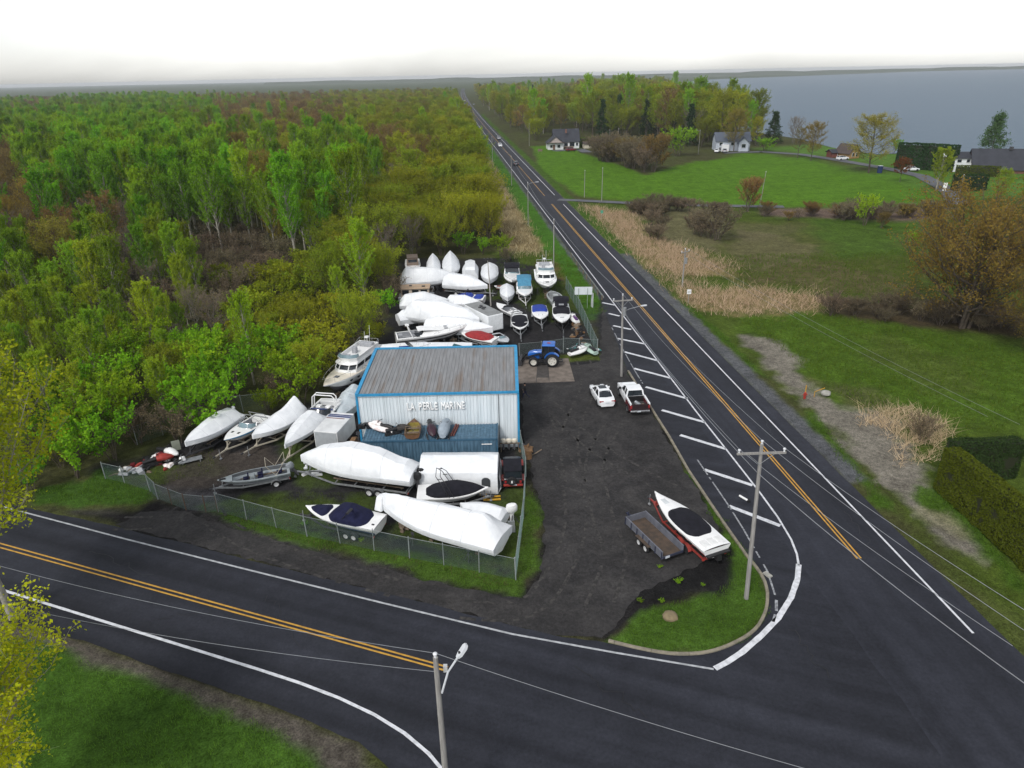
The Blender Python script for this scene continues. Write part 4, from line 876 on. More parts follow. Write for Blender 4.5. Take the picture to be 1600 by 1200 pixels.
def trailer(label, loc, rz, L_, B, axles=2, m=GALV, name='boat_trailer', wr=.34, group=None, zf=.52, tongue=1.5, fender=True, ax_at=-.18, rim=None):
    t = thing(name, label, 'trailer', loc, rz, group); f = MB(); y = B * .36
    for sg in (-1, 1):
        f.bar((-L_ * .46, sg * y, zf), (L_ * .18, sg * y, zf), .09, .13); f.bar((L_ * .18, sg * y, zf), (L_ * .5, sg * .05, zf + .02), .09, .12)
    for x in (-.45, -.25, 0, .17): f.bar((L_ * x, -y, zf - .03), (L_ * x, y, zf - .03), .08, .08)
    f.bar((L_ * .44, 0, zf), (L_ * .5 + tongue, 0, zf), .1, .12); f.build('frame', m, t)
    b = MB(); 
    for sg in (-1, 1): b.bar((-L_ * .42, sg * y * .62, zf + .17), (L_ * .2, sg * y * .5, zf + .19), .12, .07); [b.bar((L_ * x, sg * y * .58, zf), (L_ * x, sg * y * .58, zf + .16), .06) for x in (-.4, -.1, .16)]
    b.build('bunk', WOODM, t)
    c = MB(); c.box((L_ * .5 + tongue, 0, zf + .03), (.24, .12, .12)); c.sph((L_ * .5 + tongue + .1, 0, zf + .04), .08, 8, 5); c.build('coupler', STEELD, t)
    j = MB(); j.cyl((L_ * .5 + tongue * .6, .1, 0.03), (L_ * .5 + tongue * .6, .1, zf + .5), .035, 7); j.cyl((L_ * .5 + tongue * .6 - .1, .1, .1), (L_ * .5 + tongue * .6 + .1, .1, .1), .09, 8); j.build('jack', GALV, t)
    w = MB(); w.bar((L_ * .46, 0, zf), (L_ * .43, 0, zf + .75), .09); w.box((L_ * .43, 0, zf + .72), (.2, .22, .16)); w.build('winch_post', m, t)
    xs_ = [L_ * ax_at] if axles == 1 else [L_ * ax_at - wr * 1.1, L_ * ax_at + wr * 1.1]
    for x in xs_:
        MB().cyl((x, -B * .42, wr), (x, B * .42, wr), .045, 7).build('axle', STEELD, t)
        for sg in (-1, 1):
            wheel(t, (x, sg * B * .46, wr), wr, .22, rim)
            if fender:
                fm = MB(); fm.loft([[(x + (wr + .09) * math.cos(a), sg * B * .46 - .14, wr + (wr + .09) * math.sin(a)), (x + (wr + .09) * math.cos(a), sg * B * .46 + .14, wr + (wr + .09) * math.sin(a))] for a in np.linspace(.15, PI - .15, 9)]); fm.loft([[(x + (wr + .07) * math.cos(a), sg * B * .46 + .14, wr + (wr + .07) * math.sin(a)), (x + (wr + .07) * math.cos(a), sg * B * .46 - .14, wr + (wr + .07) * math.sin(a))] for a in np.linspace(.15, PI - .15, 9)]); fm.build('fender', m, t, 30)
    l2 = MB(); l2.bar((-L_ * .47, -B * .42, zf), (-L_ * .47, B * .42, zf), .07, .1); l2.build('rear_beam', m, t)
    for sg in (-1, 1): MB().box((-L_ * .47 - .06, sg * B * .38, zf), (.05, .16, .1)).build('tail_light', REDP, t)
    return t
def cradle(label, loc, rz, L_, B, zt, group=None):
    'timber blocks and screw stands under a laid-up boat'
    t = thing('boat_cradle', label, 'boat stand', loc, rz, group)
    for x in (-.32, .05, .3):
        b = MB(); k = 0; z = 0.0
        while z < zt - .02: b.box((L_ * x, 0, z + .075), (.9 if k % 2 else .28, .28 if k % 2 else .9, .148)); z += .15; k += 1
        b.build('timber_block', WOODM, t, 30)
    for x in (-.3, .15):
        for sg in (-1, 1):
            q = MB(); p = (L_ * x, sg * B * .40, 0)
            for a in (0, 2.1, 4.2): q.bar((p[0] + .3 * math.cos(a), p[1] + .3 * math.sin(a), .02), (p[0], p[1], zt * .8 + .2), .04)
            q.box((p[0], p[1] - sg * .05, zt * .8 + .45), (.25, .06, .25)); q.bar((p[0], p[1], zt * .7), (p[0], p[1], zt * .8 + .45), .045); q.build('screw_stand', STEELD, t)
    return t
def seats(parent, m, items, name='seat', bev=.04):
    for c, d in items: MB().box(c, d).build(name, m, parent, 30, bev)
def place(bow, stern, z):
    a, b = P(bow[0], bow[1], z), P(stern[0], stern[1], z); c = (a + b) / 2
    return (c.x, c.y, 0.0), math.atan2(a.y - b.y, a.x - b.x), (Vector((a.x, a.y)) - Vector((b.x, b.y))).length
def base_boat(label, bow, stern, z, B, kz, name='motor_boat', cat='boat', hull_m=WHITE, stripe=None, low=None, bot=GREYB, full=2.3, sheer=.1, tr=None, group=None, trlabel=None, zlen=None, **tk):
    loc, rz, L_ = place(bow, stern, z); h = Hull(L_, B, kz, z - .02 - sheer * L_ / 6 * .5, full, .12, sheer)
    t = thing(name, label, cat, loc, rz, group); h.build(t, hull_m, stripe or hull_m, low or hull_m, bot)
    if tr == 'none': pass
    elif tr: trailer(trlabel, loc, rz, L_, B, tr, **tk)
    elif kz > .45: cradle(trlabel or 'timber blocks and stands under the ' + label.split(',')[0][:60], loc, rz, L_, B, kz)
    return t, h
# ------------------------------------------------------------------ the shop
BX0, BX1, BY0, BY1, BZ, BZ2 = -13.9, .5, 55.45, 65.6, 5.75, 6.05
CORR = mk('corrugated_wall_pale', (.64, .69, .72), (.55, .61, .64), .8, 5, .5, stretch=(2.5, 2.5, .35), spec=.4, rnd=.03)
def rust_roof():
    m = mk('corrugated_roof_rusty', (.235, .24, .245), (.18, .182, .185), 1.2, 5, .6, stretch=(3, .4, 1)); n = m.node_tree.nodes; l = m.node_tree.links; b = n['Principled BSDF']; src = b.inputs['Base Color'].links[0].from_socket
    tc = n.new('ShaderNodeTexCoord'); mp = n.new('ShaderNodeMapping'); mp.inputs['Scale'].default_value = (1.05, .13, 1); l.new(tc.outputs['Object'], mp.inputs[0])
    z = n.new('ShaderNodeTexNoise'); z.inputs['Scale'].default_value = 1.5; z.inputs['Detail'].default_value = 7; z.inputs['Roughness'].default_value = .62; l.new(mp.outputs[0], z.inputs['Vector'])
    r = n.new('ShaderNodeValToRGB'); r.color_ramp.elements[0].position = .54; r.color_ramp.elements[1].position = .80; r.color_ramp.elements[0].color = (0, 0, 0, 1); r.color_ramp.elements[1].color = (.8, .8, .8, 1); sx_ = n.new('ShaderNodeSeparateXYZ'); l.new(tc.outputs['Object'], sx_.inputs[0])      # rust runs down from the sheet laps, worst at the eave
    def mth(op, a, b_=None):
        q_ = n.new('ShaderNodeMath'); q_.operation = op
        for k_, v_ in enumerate((a, b_)):
            if v_ is None: continue
            if isinstance(v_, (int, float)): q_.inputs[k_].default_value = v_
            else: l.new(v_, q_.inputs[k_])
        return q_.outputs[0]
    lap = mth('POWER', mth('ABSOLUTE', mth('COSINE', mth('MULTIPLY', mth('ADD', sx_.outputs[0], .02), PI / .9971))), 5.0)
    eave = mth('MULTIPLY', mth('SUBTRACT', 10.2, sx_.outputs[1]), .014)
    l.new(mth('ADD', mth('ADD', z.outputs[0], mth('MULTIPLY', lap, .16)), mth('SUBTRACT', eave, .13)), r.inputs[0])
    mx = n.new('ShaderNodeMix'); mx.data_type = 'RGBA'; l.new(r.outputs[0], mx.inputs[0]); l.new(src, mx.inputs[6]); mx.inputs[7].default_value = (.15, .105, .072, 1); l.new(mx.outputs[2], b.inputs['Base Color']); return m
ROOFM = rust_roof(); TRIM = mk('trim_blue', (.030, .27, .50), (.025, .21, .40), 2, 4, .5); BLUECONT = mk('container_blue', (.085, .165, .235), (.050, .105, .155), 1.5, 6, .6, stretch=(2, 2, .5))
def ribbed(mb, a, b, up_, pitch, depth, nrm):
    'ribbed sheet: spans a->b, rises by vector up_, ribs stand out along nrm'
    a, b, up_, nrm = Vector(a), Vector(b), Vector(up_), Vector(nrm); ln = (b - a).length; d = (b - a) / ln; k = max(1, round(ln / pitch)); p = ln / k; row = []
    for i in range(k):
        for f, e in ((0, 0), (.38, 0), (.46, 1), (.62, 1), (.70, 0)): row.append(a + d * (i + f) * p + nrm * depth * e)
    row.append(b); mb.loft([row, [q + up_ for q in row]]); return mb
shop = thing('boat_shop', 'pale metal boat shop with blue trim and rusty roof in the yard', 'building', ((BX0 + BX1) / 2, BY0, 0)); ox, oy = (BX0 + BX1) / 2, BY0
W_, D_ = BX1 - BX0, BY1 - BY0; hw = W_ / 2
wall = MB().box((0, D_ / 2, BZ / 2 - .05), (W_ - .1, D_ - .1, BZ - .1)).build('wall', CORR, shop, ang=0)
sheets = 12; sw = W_ / sheets
for i in range(sheets):
    x0 = -hw + i * sw + .01; ribbed(MB(), (x0, -.005 - .004 * (i % 2), 0), (x0 + sw - .02, -.005 - .004 * (i % 2), 0), (0, 0, BZ - .02), .30, .035, (0, -1, 0)).build('wall_sheet', CORR, wall, 30)
for sg in (-1, 1):
    for i in range(8):
        y0 = i * D_ / 8 + .01; y1 = (i + 1) * D_ / 8 - .01
        a, b = ((sg * (hw + .004), y0, 0), (sg * (hw + .004), y1, 0)); 
        if sg < 0: a, b = b, a
        ribbed(MB(), a, b, (0, 0, BZ - .02 + .25 * (i / 8)), .30, .035, (sg, 0, 0)).build('wall_sheet', CORR, wall, 30)
MB().box((hw - .05, 2.9, 1.5), (.24, 3.2, 3)).build('sliding_door', mk('door_steel', (.30, .33, .35)), shop, ang=30)
MB().box((hw - .05, 7.2, 1.8), (.24, 3.8, 3.6)).build('sliding_door', mk('door_steel', (.30, .33, .35)), shop, ang=30)
roof = MB().add([(-hw, -.12, BZ - .05), (hw, -.12, BZ - .05), (hw, D_, BZ2 - .05), (-hw, D_, BZ2 - .05), (-hw, -.12, BZ), (hw, -.12, BZ), (hw, D_, BZ2), (-hw, D_, BZ2)], [(4, 5, 6, 7), (0, 3, 2, 1), (0, 1, 5, 4), (1, 2, 6, 5), (2, 3, 7, 6), (3, 0, 4, 7)]).build('roof', ROOFM, shop, ang=0)
for i in range(14):
    x0 = -hw + .22 + i * (W_ - .44) / 14
    dz = .012 + .006 * (i % 2)
    ribbed(MB(), (x0, -.02, BZ + dz), (x0 + (W_ - .44) / 14 + .015, -.02, BZ + dz), (0, D_ - .15, BZ2 - BZ), .34, .045, (0, 0, 1)).build('roof_sheet', ROOFM, roof, 30)
tr_ = MB(); tr_.bar((-hw - .1, -.14, BZ - .06), (hw + .1, -.14, BZ - .06), .12, .22); tr_.build('front_gutter', TRIM, shop, 30)
for sg in (-1, 1):
    MB().bar((sg * (hw - .05), -.22, BZ + .03), (sg * (hw - .05), D_ + .1, BZ2 + .03), .3, .16).build('rake_trim', TRIM, shop, 30)
    MB().box((sg * (hw + .03), -.03, BZ / 2 - .1), (.18, .16, BZ - .22)).build('corner_trim', TRIM, shop, 30)
MB().bar((-hw, D_, BZ2 + .05), (hw, D_, BZ2 + .04), .28, .18).build('ridge_trim', TRIM, shop, 30)
MB().bar((hw - 1.75, -.075, .02), (hw - 1.75, -.075, BZ - .3), .05, .05).build('downpipe', mk('drip_dark', (.08, .09, .10)), shop)
# the shop's name in raised white letters
LETM = mk('letter_white', (.86, .87, .87), (.74, .75, .75), 2, 4, .5); txt = 'LA PERLE MARINE'
lx0, lx1 = P(637, 627, 4.6).x - ox, P(727, 626, 4.6).x - ox; adv = (lx1 - lx0) / len(txt)
for i, ch in enumerate(txt):
    if ch == ' ': continue
    cu = bpy.data.curves.new('letter', 'FONT'); cu.body = ch; cu.size = 1.0; cu.extrude = .03; cu.bevel_depth = .034; cu.bevel_resolution = 0; cu.align_x = 'CENTER'
    tmp = bpy.data.objects.new('tmp', cu); COL.objects.link(tmp); dg = bpy.context.evaluated_depsgraph_get(); dg.update(); me = bpy.data.meshes.new_from_object(tmp.evaluated_get(dg)); bpy.data.objects.remove(tmp)
    me.materials.clear(); me.materials.append(LETM)
    o = link('letter', me, shop, (lx0 + adv * (i + .5), -.10, 4.12 + random.uniform(-.03, .03)), (PI / 2, random.uniform(-.05, .05), 0)); o.scale = (.60, 1.0, 1)
# blue container store in front of the shop
CZ = 2.6; cx0, cx1 = P(566, 686, CZ).x, P(776.5, 685, CZ).x; cy0 = P(776, 686, CZ).y; cy1 = BY0 - .22
cont = thing('storage_container', 'long blue corrugated storage container against the shop wall', 'container', ((cx0 + cx1) / 2, cy0, 0)); cw, cd = cx1 - cx0, cy1 - cy0
MB().box((0, cd / 2, CZ / 2), (cw - .1, cd - .1, CZ - .08)).build('shell', BLUECONT, cont, 30)
for i in range(6): ribbed(MB(), (-cw / 2 + i * cw / 6 + .02, .02, .1), (-cw / 2 + (i + 1) * cw / 6 - .02, .02, .1), (0, 0, CZ - .2), .26, .05, (0, -1, 0)).build('side_panel', BLUECONT, cont, 30)
for i in range(6): ribbed(MB(), (-cw / 2 + i * cw / 6 + .02, .05, CZ - .02), (-cw / 2 + (i + 1) * cw / 6 - .02, .05, CZ - .02), (0, cd - .1, .02), .26, .045, (0, 0, 1)).build('roof_panel', BLUECONT, cont, 30)
for a, b in (((-cw / 2, 0, CZ), (cw / 2, 0, CZ)), ((-cw / 2, 0, .06), (cw / 2, 0, .06)), ((cw / 2, 0, 0), (cw / 2, 0, CZ)), ((-cw / 2, 0, 0), (-cw / 2, 0, CZ)), ((cw / 2, 0, CZ), (cw / 2, cd, CZ))): MB().bar(a, b, .12, .14).build('corner_rail', mk('container_rail', (.03, .09, .15)), cont, 30)
MB().box((cw / 2 - .9, -.06, CZ - .45), (.9, .05, .07)).build('lock_bar', WHITE, cont)
CT = CZ + .03
# ------------------------------------------------------------------ things on the container's roof
def pwc(label, px, py, z, rz, body, acc_, s=1.0, wreck=False, name='jet_ski', cat='jet ski'):
    p = P(px, py, z + .35); t = thing(name, label, cat, (p.x, p.y, z), rz); t.scale = (s, s, s); b = MB()
    def st(x, w, z0, z1): return [(x, w * math.cos(a) * .5, z0 + (z1 - z0) * (.5 + .5 * math.sin(a))) for a in np.linspace(-PI / 2, 1.5 * PI, 13)[:-1]]
    b.loft([st(-1.35, .8, .10, .5), st(-.9, 1.0, .03, .55), st(0, 1.1, 0, .6), st(.7, 1.0, .05, .72), st(1.15, .7, .2, .72), st(1.5, .2, .42, .62)], 0, True, True, True); b.build('hull', body, t, 40)
    se = MB(); se.loft([st(-1.2, .4, .45, .74), st(-.7, .42, .5, .86), st(-.1, .36, .5, .78), st(.15, .3, .5, .9)], 0, True, True, True); se.build('seat', acc_, t, 40)
    cw_ = MB(); cw_.loft([st(.05, .5, .5, .9), st(.5, .7, .55, 1.02), st(1.0, .5, .6, .86)], 0, True, True, True); cw_.build('cowl', body, t, 40)
    hb_ = MB(); hb_.tube([(.15, -.4, 1.05), (.3, -.15, 1.02), (.3, .15, 1.02), (.15, .4, 1.05)], .03, 6); hb_.bar((.45, 0, .85), (.28, 0, 1.03), .07); hb_.build('handlebar', BLACKP, t)
    return t
PINK = mk('faded_pink_white', (.62, .52, .50), (.80, .78, .76), 2.2, 5, .5, lo=.42, hi=.55)
pwc('white and pink old jet ski on the blue container roof', 597, 668, CT, 2.7, PINK, BLACKP, .95)
def snowmobile(label, px, py, z, rz, body, coverm=None, s=1.0):
    p = P(px, py, z + .3); t = thing('snowmobile', label, 'snowmobile', (p.x, p.y, z), rz); t.scale = (s, s, s)
    k = MB(); k.loft([[(x, y, zz) for y, zz in ((-.2, 0), (-.2, h_), (.2, h_), (.2, 0))] for x, h_ in ((-1.4, .18), (-1.2, .4), (.1, .4), (.3, .2))], 0, True, True, True); k.build('track', RUB, t, 30)
    def st(x, w, z0, z1): return [(x, w * math.cos(a) * .5, z0 + (z1 - z0) * (.5 + .5 * math.sin(a))) for a in np.linspace(-PI / 2, 1.5 * PI, 13)[:-1]]
    b = MB(); b.loft([st(-.1, .7, .3, .85), st(.3, .9, .25, .95), st(.8, .85, .22, .85), st(1.2, .6, .25, .62), st(1.4, .2, .3, .45)], 0, True, True, True); b.build('hood', body, t, 40)
    se = MB(); se.loft([st(-1.3, .42, .4, .72), st(-.9, .45, .4, .74), st(-.1, .4, .4, .8)], 0, True, True, True); se.build('seat', BLACKP, t, 40)
    for sg in (-1, 1):
        q = MB(); q.tube([(.2, sg * .5, .05), (1.2, sg * .5, .05), (1.55, sg * .5, .22)], .06, 5); q.bar((.8, sg * .5, .08), (.7, sg * .25, .4), .05); q.build('ski', STEELD, t)
    w = MB(); w.tube([(-.05, -.38, 1.05), (.05, 0, 1.0), (-.05, .38, 1.05)], .03, 5); w.bar((.2, 0, .85), (.05, 0, 1.0), .06); w.build('handlebar', BLACKP, t)
    if coverm:
        c = MB(); c.loft([st(-1.45, .6, .2, .7), st(-1.0, .85, .12, .86), st(-.2, .98, .1, 1.05), st(.4, 1.05, .1, 1.15), st(1.0, .95, .12, .98), st(1.45, .55, .2, .6)], 0, True, True, True); c.build('dust_cover', coverm, t, 40)
    return t
snowmobile('black stripped snowmobile lying on the container beside the white jet ski', 622, 672, CT, .4, mk('scrap_black', (.03, .027, .025), (.06, .05, .045), 6, 5, .8), None, .85)
snowmobile('black and plum snowmobile on the container right of the brown dinghy', 674, 671, CT, -1.35, mk('plum', (.05, .018, .03), (.02, .012, .016), 4, 3, .4))
snowmobile('snowmobile under a silver grey cover on the container roof', 695, 671, CT, -1.62, REDP, mk('cover_silver', (.30, .35, .40), (.22, .26, .30), 2, 4, .5))
p = P(646, 670, CT + .3); dg_ = thing('dinghy', 'small brown open dinghy with yellow floor on the container roof', 'boat', (p.x, p.y, CT), PI / 2 + .05)
hd = Hull(2.9, 1.45, 0, .5, 2.0, .1, .1); BRN = mk('dinghy_brown', (.15, .075, .035), (.10, .05, .025), 3, 4, .5); hd.build(dg_, BRN, BRN, BRN, BRN)
deck(hd, dg_, BRN, 0, 1, (.04, .72, .12, .36), mk('dinghy_yellow', (.30, .24, .05), (.2, .16, .04), 3, 4, .7))
q = MB(); [q.box((x, 0, .42), (.22, 1.15, .06)) for x in (-.9, -.1)]; q.build('thwart', WOODM, dg_); q = MB(); q.tube([(-1.4, -.6, .62), (-.2, -.68, .66), (-.2, .68, .66), (-1.4, .6, .62)], .03, 5); q.build('rail', WOODM, dg_)
p = P(706, 673, CT); tag(MB().bar((0, 0, .08), (.35, 2.1, .10), .16, .12).bar((.22, 0, .08), (.55, 2.0, .1), .12, .1).build('timber_bundle', mk('plank_red', (.13, .035, .025))), 'maroon painted planks beside the covered snowmobile on the container', 'planks').location = (p.x, p.y - 1.05, CT)
p = P(571, 668, CT); bxm = MB()
for i in range(7): bxm.box((random.uniform(-.6, .6), random.uniform(-.5, .7), .14 + .16 * random.random()), (random.uniform(.2, .6), random.uniform(.2, .5), random.uniform(.12, .4)), rz=random.random() * 3)
tag(bxm.build('scrap_heap', BLACKP, None, 30), 'heap of black scrap at the left end of the container roof', 'scrap').location = (p.x, p.y, CT)
p = P(560, 690, 0); tag(MB().cyl((0, 0, 0), (0, 0, 3.4), .07, 8).box((0, 0, 3.3), (.3, .3, .2)).build('dark_post', STEELD), 'dark steel post at the left end of the blue container', 'post').location = (cx0 - .25, cy0 + .3, 0)
# ------------------------------------------------------------------ front yard boats
b, h = base_boat('white shrink-wrapped boat at the far left of the front yard row', (290, 692), (366, 645), 1.75, 2.5, .6, tr=1, trlabel='dark trailer under the leftmost shrink-wrapped boat', m=STEELD)
shrink(h, b, [(-.01, .25), (.04, .75), (.3, .95), (.6, .75), (1.01, .12)], .3, .45, 1)
MB().sph((h.x(.03), .2, h.top(0) + .75), (.14, .2, .22), 6, 4).build('cover_peak', SHRINK, b, 20)
b, h = base_boat('white open bowrider with a light blue gunwale stripe', (350, 689), (412, 648), 1.45, 2.2, .55, stripe=WHITE, tr=1, trlabel='cream trailer under the open blue-striped bowrider', m=mk('trailer_cream', (.42, .38, .30)), hull_m=BLUES, low=WHITE)
deck(h, b, WHITE, 0, 1, (.06, .52, .22, .55), SEATM); windshield(h, b, .55, .42, .3, PALEGLASS, .8)
seats(b, WHITE, [((h.x(.36), -.45, h.top(.3) - .25), (.45, .42, .4)), ((h.x(.36), .45, h.top(.3) - .25), (.45, .42, .4)), ((h.x(.12), 0, h.top(.1) - .22), (.5, 1.5, .45))])
q = MB()
for x in (.10, .2, .3): q.tube([(h.x(x), -.95, 1.4), (h.x(x) + .4, -.9, 2.1), (h.x(x) + .4, .9, 2.1), (h.x(x), .95, 1.4)], .025, 5)
q.build('canopy_hoops', CHROME, b)
for y in (-.35, .35): MB().box((h.x(.72), y, h.top(.72) + .07), (.3, .22, .03)).build('deck_hatch', BLACKP, b)
b, h = base_boat('white shrink-wrapped boat with a tall peak at its stern', (395, 681), (468, 640), 1.65, 2.5, .65, tr=1, trlabel='cream trailer under the shrink-wrapped boat with tall peak', m=MATS['trailer_cream'])
shrink(h, b, [(-.01, 1.0), (.05, 1.75), (.3, 1.1), (.65, .6), (1.01, .12)], .12, .4, 3)
b, h = base_boat('cruiser with navy hull stripe, white wrapped bow and roll bar', (446, 697), (519, 622), 1.75, 2.7, .75, stripe=NAVYS, tr=2, trlabel='long pale trailer under the navy-striped cruiser', m=MATS['trailer_cream'])
deck(h, b, WHITE, 0, .5, (.03, .40, .25, .5), SEATM); shrink(h, b, [(.40, .35), (.45, .95), (.65, .75), (1.01, .12)], .2, .35, 5, t0=.4)
q = MB()
for dx in (0, .5): q.tube([(h.x(.16) + dx, -1.2, 1.7), (h.x(.14) + dx, -1.15, 2.7), (h.x(.14) + dx, -.9, 2.95), (h.x(.14) + dx, .9, 2.95), (h.x(.14) + dx, 1.15, 2.7), (h.x(.16) + dx, 1.2, 1.7)], .06, 6)
q.build('roll_bar', WHITE, b); windshield(h, b, .4, .5, .4)
seats(b, WHITE, [((h.x(.2), -.5, 1.6), (.5, .5, .6)), ((h.x(.2), .5, 1.6), (.5, .5, .6)), ((h.x(.05), 0, 1.5), (.5, 2, .5))])
for i, mm in ((0, NAVYS), (1, NAVYS)): MB().box((h.x(.30 - .05 * i), 0, h.top(.3) + .06), (.25, 2.3, .05)).build('deck_stripe', mm, b)
# white box body with stripes
p = P(527, 693); bt = thing('cargo_box', 'white box body with navy and maroon stripes beside the shop', 'truck body', (p.x, p.y, 0), math.radians(78))
MB().box((0, 0, 1.45), (3.9, 2.3, 1.7)).build('box', mk('box_white', (.68, .69, .69), (.55, .56, .56), 1.2, 5, .5), bt, 30, .05)
MB().box((1.1, 0, 2.31), (.26, 2.28, .012)).build('stripe', NAVYS, bt); MB().box((1.42, 0, 2.31), (.2, 2.28, .012)).build('stripe', NAVYS, bt); MB().box((.72, .2, 2.312), (.12, 1.8, .012)).build('stripe', MAROON, bt)
MB().box((-1.965, 0, 1.45), (.03, 2.1, 1.5)).build('rear_door', mk('box_grey', (.36, .38, .40)), bt); MB().box((0, 0, .5), (3.6, 1.2, .2)).build('chassis', STEELD, bt)
for x in (-1.2, 1.2): [MB().box((x, s_ * .55, .2), (.4, .4, .4)).build('support_block', WOODM, bt) for s_ in (-1, 1)]
# pallet of rusty timber between the box body and the shop
p = P(553, 665); tag(MB().box((0, 0, .5), (.6, 2.4, 1.0)).box((.05, .1, 1.15), (.5, 2.1, .3), rz=.05).box((-.05, 0, 1.42), (.45, 1.8, .2), rz=-.06).build('timber_stack', mk('rusty_boards', (.20, .11, .05), (.12, .07, .035), 3, 5, .9), None, 30), 'stack of rust brown boards between the shop and the white box', 'boards').location = (-14.55, 54.4, 0)
b, h = base_boat('low boat draped in pale tarpaulin beside the shop corner', (528, 652), (556, 606), 1.2, 2.2, .35, tr='none')
shrink(h, b, [(-.01, .3), (.1, .8), (.5, .7), (1.01, .1)], .15, .8, 12, m=mk('tarp_pale_blue', (.55, .60, .63), (.42, .47, .50), 1.2, 5, .5, .4, 5), wr=.12)
# flybridge cruiser left of the shop
def flybridge(label, bow, stern, z, B, kz, deckm, trl, glassband=GLASS, cabin=(.16, .68), cz=1.15, fz=.75, cream=WHITE):
    b, h = base_boat(label, bow, stern, z, B, kz, sheer=.14, trlabel=trl, full=2.6, stripe=WHITE, name='cabin_cruiser'); deck(h, b, deckm, 0, 1, (.01, cabin[0] - .01, .25, .5), SEATM)
    x0, x1 = h.x(cabin[0]), h.x(cabin[1]); w = B * .40; zb = h.zs + .05
    def ring(za, zb_, xa0, xa1, xb0, xb1, wa, wb): return [[(xa0, -wa, za), (xa1 - .5, -wa, za), (xa1, -wa * .45, za), (xa1, wa * .45, za), (xa1 - .5, wa, za), (xa0, wa, za)], [(xb0, -wb, zb_), (xb1 - .5, -wb, zb_), (xb1, -wb * .45, zb_), (xb1, wb * .45, zb_), (xb1 - .5, wb, zb_), (xb0, wb, zb_)]]
    c = MB(); c.loft(ring(zb, zb + cz * .42, x0, x1, x0, x1 - .25, w, w * .97), 0, True, True, True); c.build('cabin', WHITE, b, 30)
    g = MB(); g.loft(ring(zb + cz * .42, zb + cz * .85, x0 + .03, x1 - .28, x0 + .03, x1 - .75, w * .95, w * .90), 0, True, True, True); g.build('cabin_window_band', glassband, b, 30)
    po = MB()
    r2 = ring(zb + cz * .42, zb + cz * .85, x0 + .02, x1 - .26, x0 + .02, x1 - .73, w * .955, w * .905)
    for i in (0, 1, 2, 3, 4, 5): po.bar(r2[0][i], r2[1][i], .09)
    for f in (.33, .66): po.bar(Vector(r2[0][0]).lerp(Vector(r2[0][1]), f), Vector(r2[1][0]).lerp(Vector(r2[1][1]), f), .1); po.bar(Vector(r2[0][5]).lerp(Vector(r2[0][4]), f), Vector(r2[1][5]).lerp(Vector(r2[1][4]), f), .1)
    po.build('window_post', WHITE, b)
    rf = MB(); rf.loft(ring(zb + cz * .85, zb + cz, x0 - .5, x1 - .45, x0 - .5, x1 - .6, w * 1.02, w * .98), 0, True, True, True); rf.build('cabin_roof', WHITE, b, 30)
    zf = zb + cz; f = MB(); fx0, fx1 = x0 - .1, x1 - .9
    rr = ring(zf, zf + fz * .6, fx0, fx1, fx0, fx1 + .12, w * .86, w * .92); f.loft(rr, 0, True); ri = ring(zf + fz * .6, zf + .06, fx0 + .08, fx1 + .02, fx0 + .08, fx1 - .1, w * .84, w * .80); f.loft([rr[1], ri[0]], 0, True); f.loft(ri, 0, True, False, True); f.build('flybridge', WHITE, b, 30)
    seats(b, SEATM, [((fx0 + .6, 0, zf + .3), (.6, w * 1.2, .5)), (((fx0 + fx1) / 2 + .1, -.3, zf + .4), (.5, .5, .7)), ((fx1 - .5, -.2, zf + .35), (.5, .9, .6))], 'helm_seat')
    ws = MB(); rw = ring(zf + fz * .6, zf + fz, fx1 - .9, fx1 + .1, fx1 - 1.0, fx1 - .15, w * .9, w * .8); ws.loft(rw); ws.build('flybridge_screen', PALEGLASS, b, 40)
    rl_ = MB(); rl_.tube([(fx0 + 1.2, -w * .9, zf + fz * .6), (fx0, -w * .9, zf + fz * 1.1), (fx0, w * .9, zf + fz * 1.1), (fx0 + 1.2, w * .9, zf + fz * .6)], .022, 5)
    for y in (-.9, -.3, .3, .9): rl_.bar((fx0, w * y, zf + fz * .5), (fx0, w * y, zf + fz * 1.1), .03)
    rl_.build('flybridge_rail', CHROME, b); pulpit(h, b, .45, .6)
    an = MB(); an.cyl((fx0 + .4, .3, zf + .4), (fx0 + .1, .3, zf + 2.4), .018, 5); an.cyl((fx0 + .5, -.3, zf + .4), (fx0 + .3, -.3, zf + 1.7), .018, 5); an.box((fx0 + .4, 0, zf + 1.1), (.4, .4, .14)); an.cyl((fx0 + .4, 0, zf + .3), (fx0 + .4, 0, zf + 1.1), .035, 6); an.build('antenna', WHITE, b)
    MB().box((h.x(.78), 0, h.top(.78) + .1), (.5, .5, .05)).build('deck_hatch', GLASS, b); 
    for sg in (-1, 1):
        for t in (.5, .62, .72): MB().box((h.x(t), sg * (h.hb(t) - .06), h.top(t) - .42), (.4, .1, .13)).build('porthole', GLASS, b)
    return b, h
flybridge('cream-decked flybridge cruiser jutting out left of the shop', (506, 607), (590, 543), 2.5, 3.3, .9, CREAM, 'timber blocks under the flybridge cruiser left of the shop')
b, h = base_boat('large domed shrink-wrapped boat on tandem trailer before the shop', (472, 715), (648, 737), 2.05, 2.9, .95, tr=2, trlabel='galvanised tandem trailer under the large domed wrapped boat', bot=BLACKP, low=WHITE, stripe=mk('hull_grey_band', (.50, .52, .53)), wr=.37, zf=.6, ax_at=-.19)
shrink(h, b, [(-.02, .35), (.05, .95), (.12, 1.05), (.3, 1.75), (.55, 1.95), (.8, 1.3), (.95, .5), (1.01, .1)], .34, .5, 8, bulge=.8, wr=.03)
outboard(b, h.x(0) - .2, .35, 1.6, 1.1, BLACKP); outboard(b, h.x(0) - .2, -.35, 1.6, 1.1, BLACKP)
q = MB()
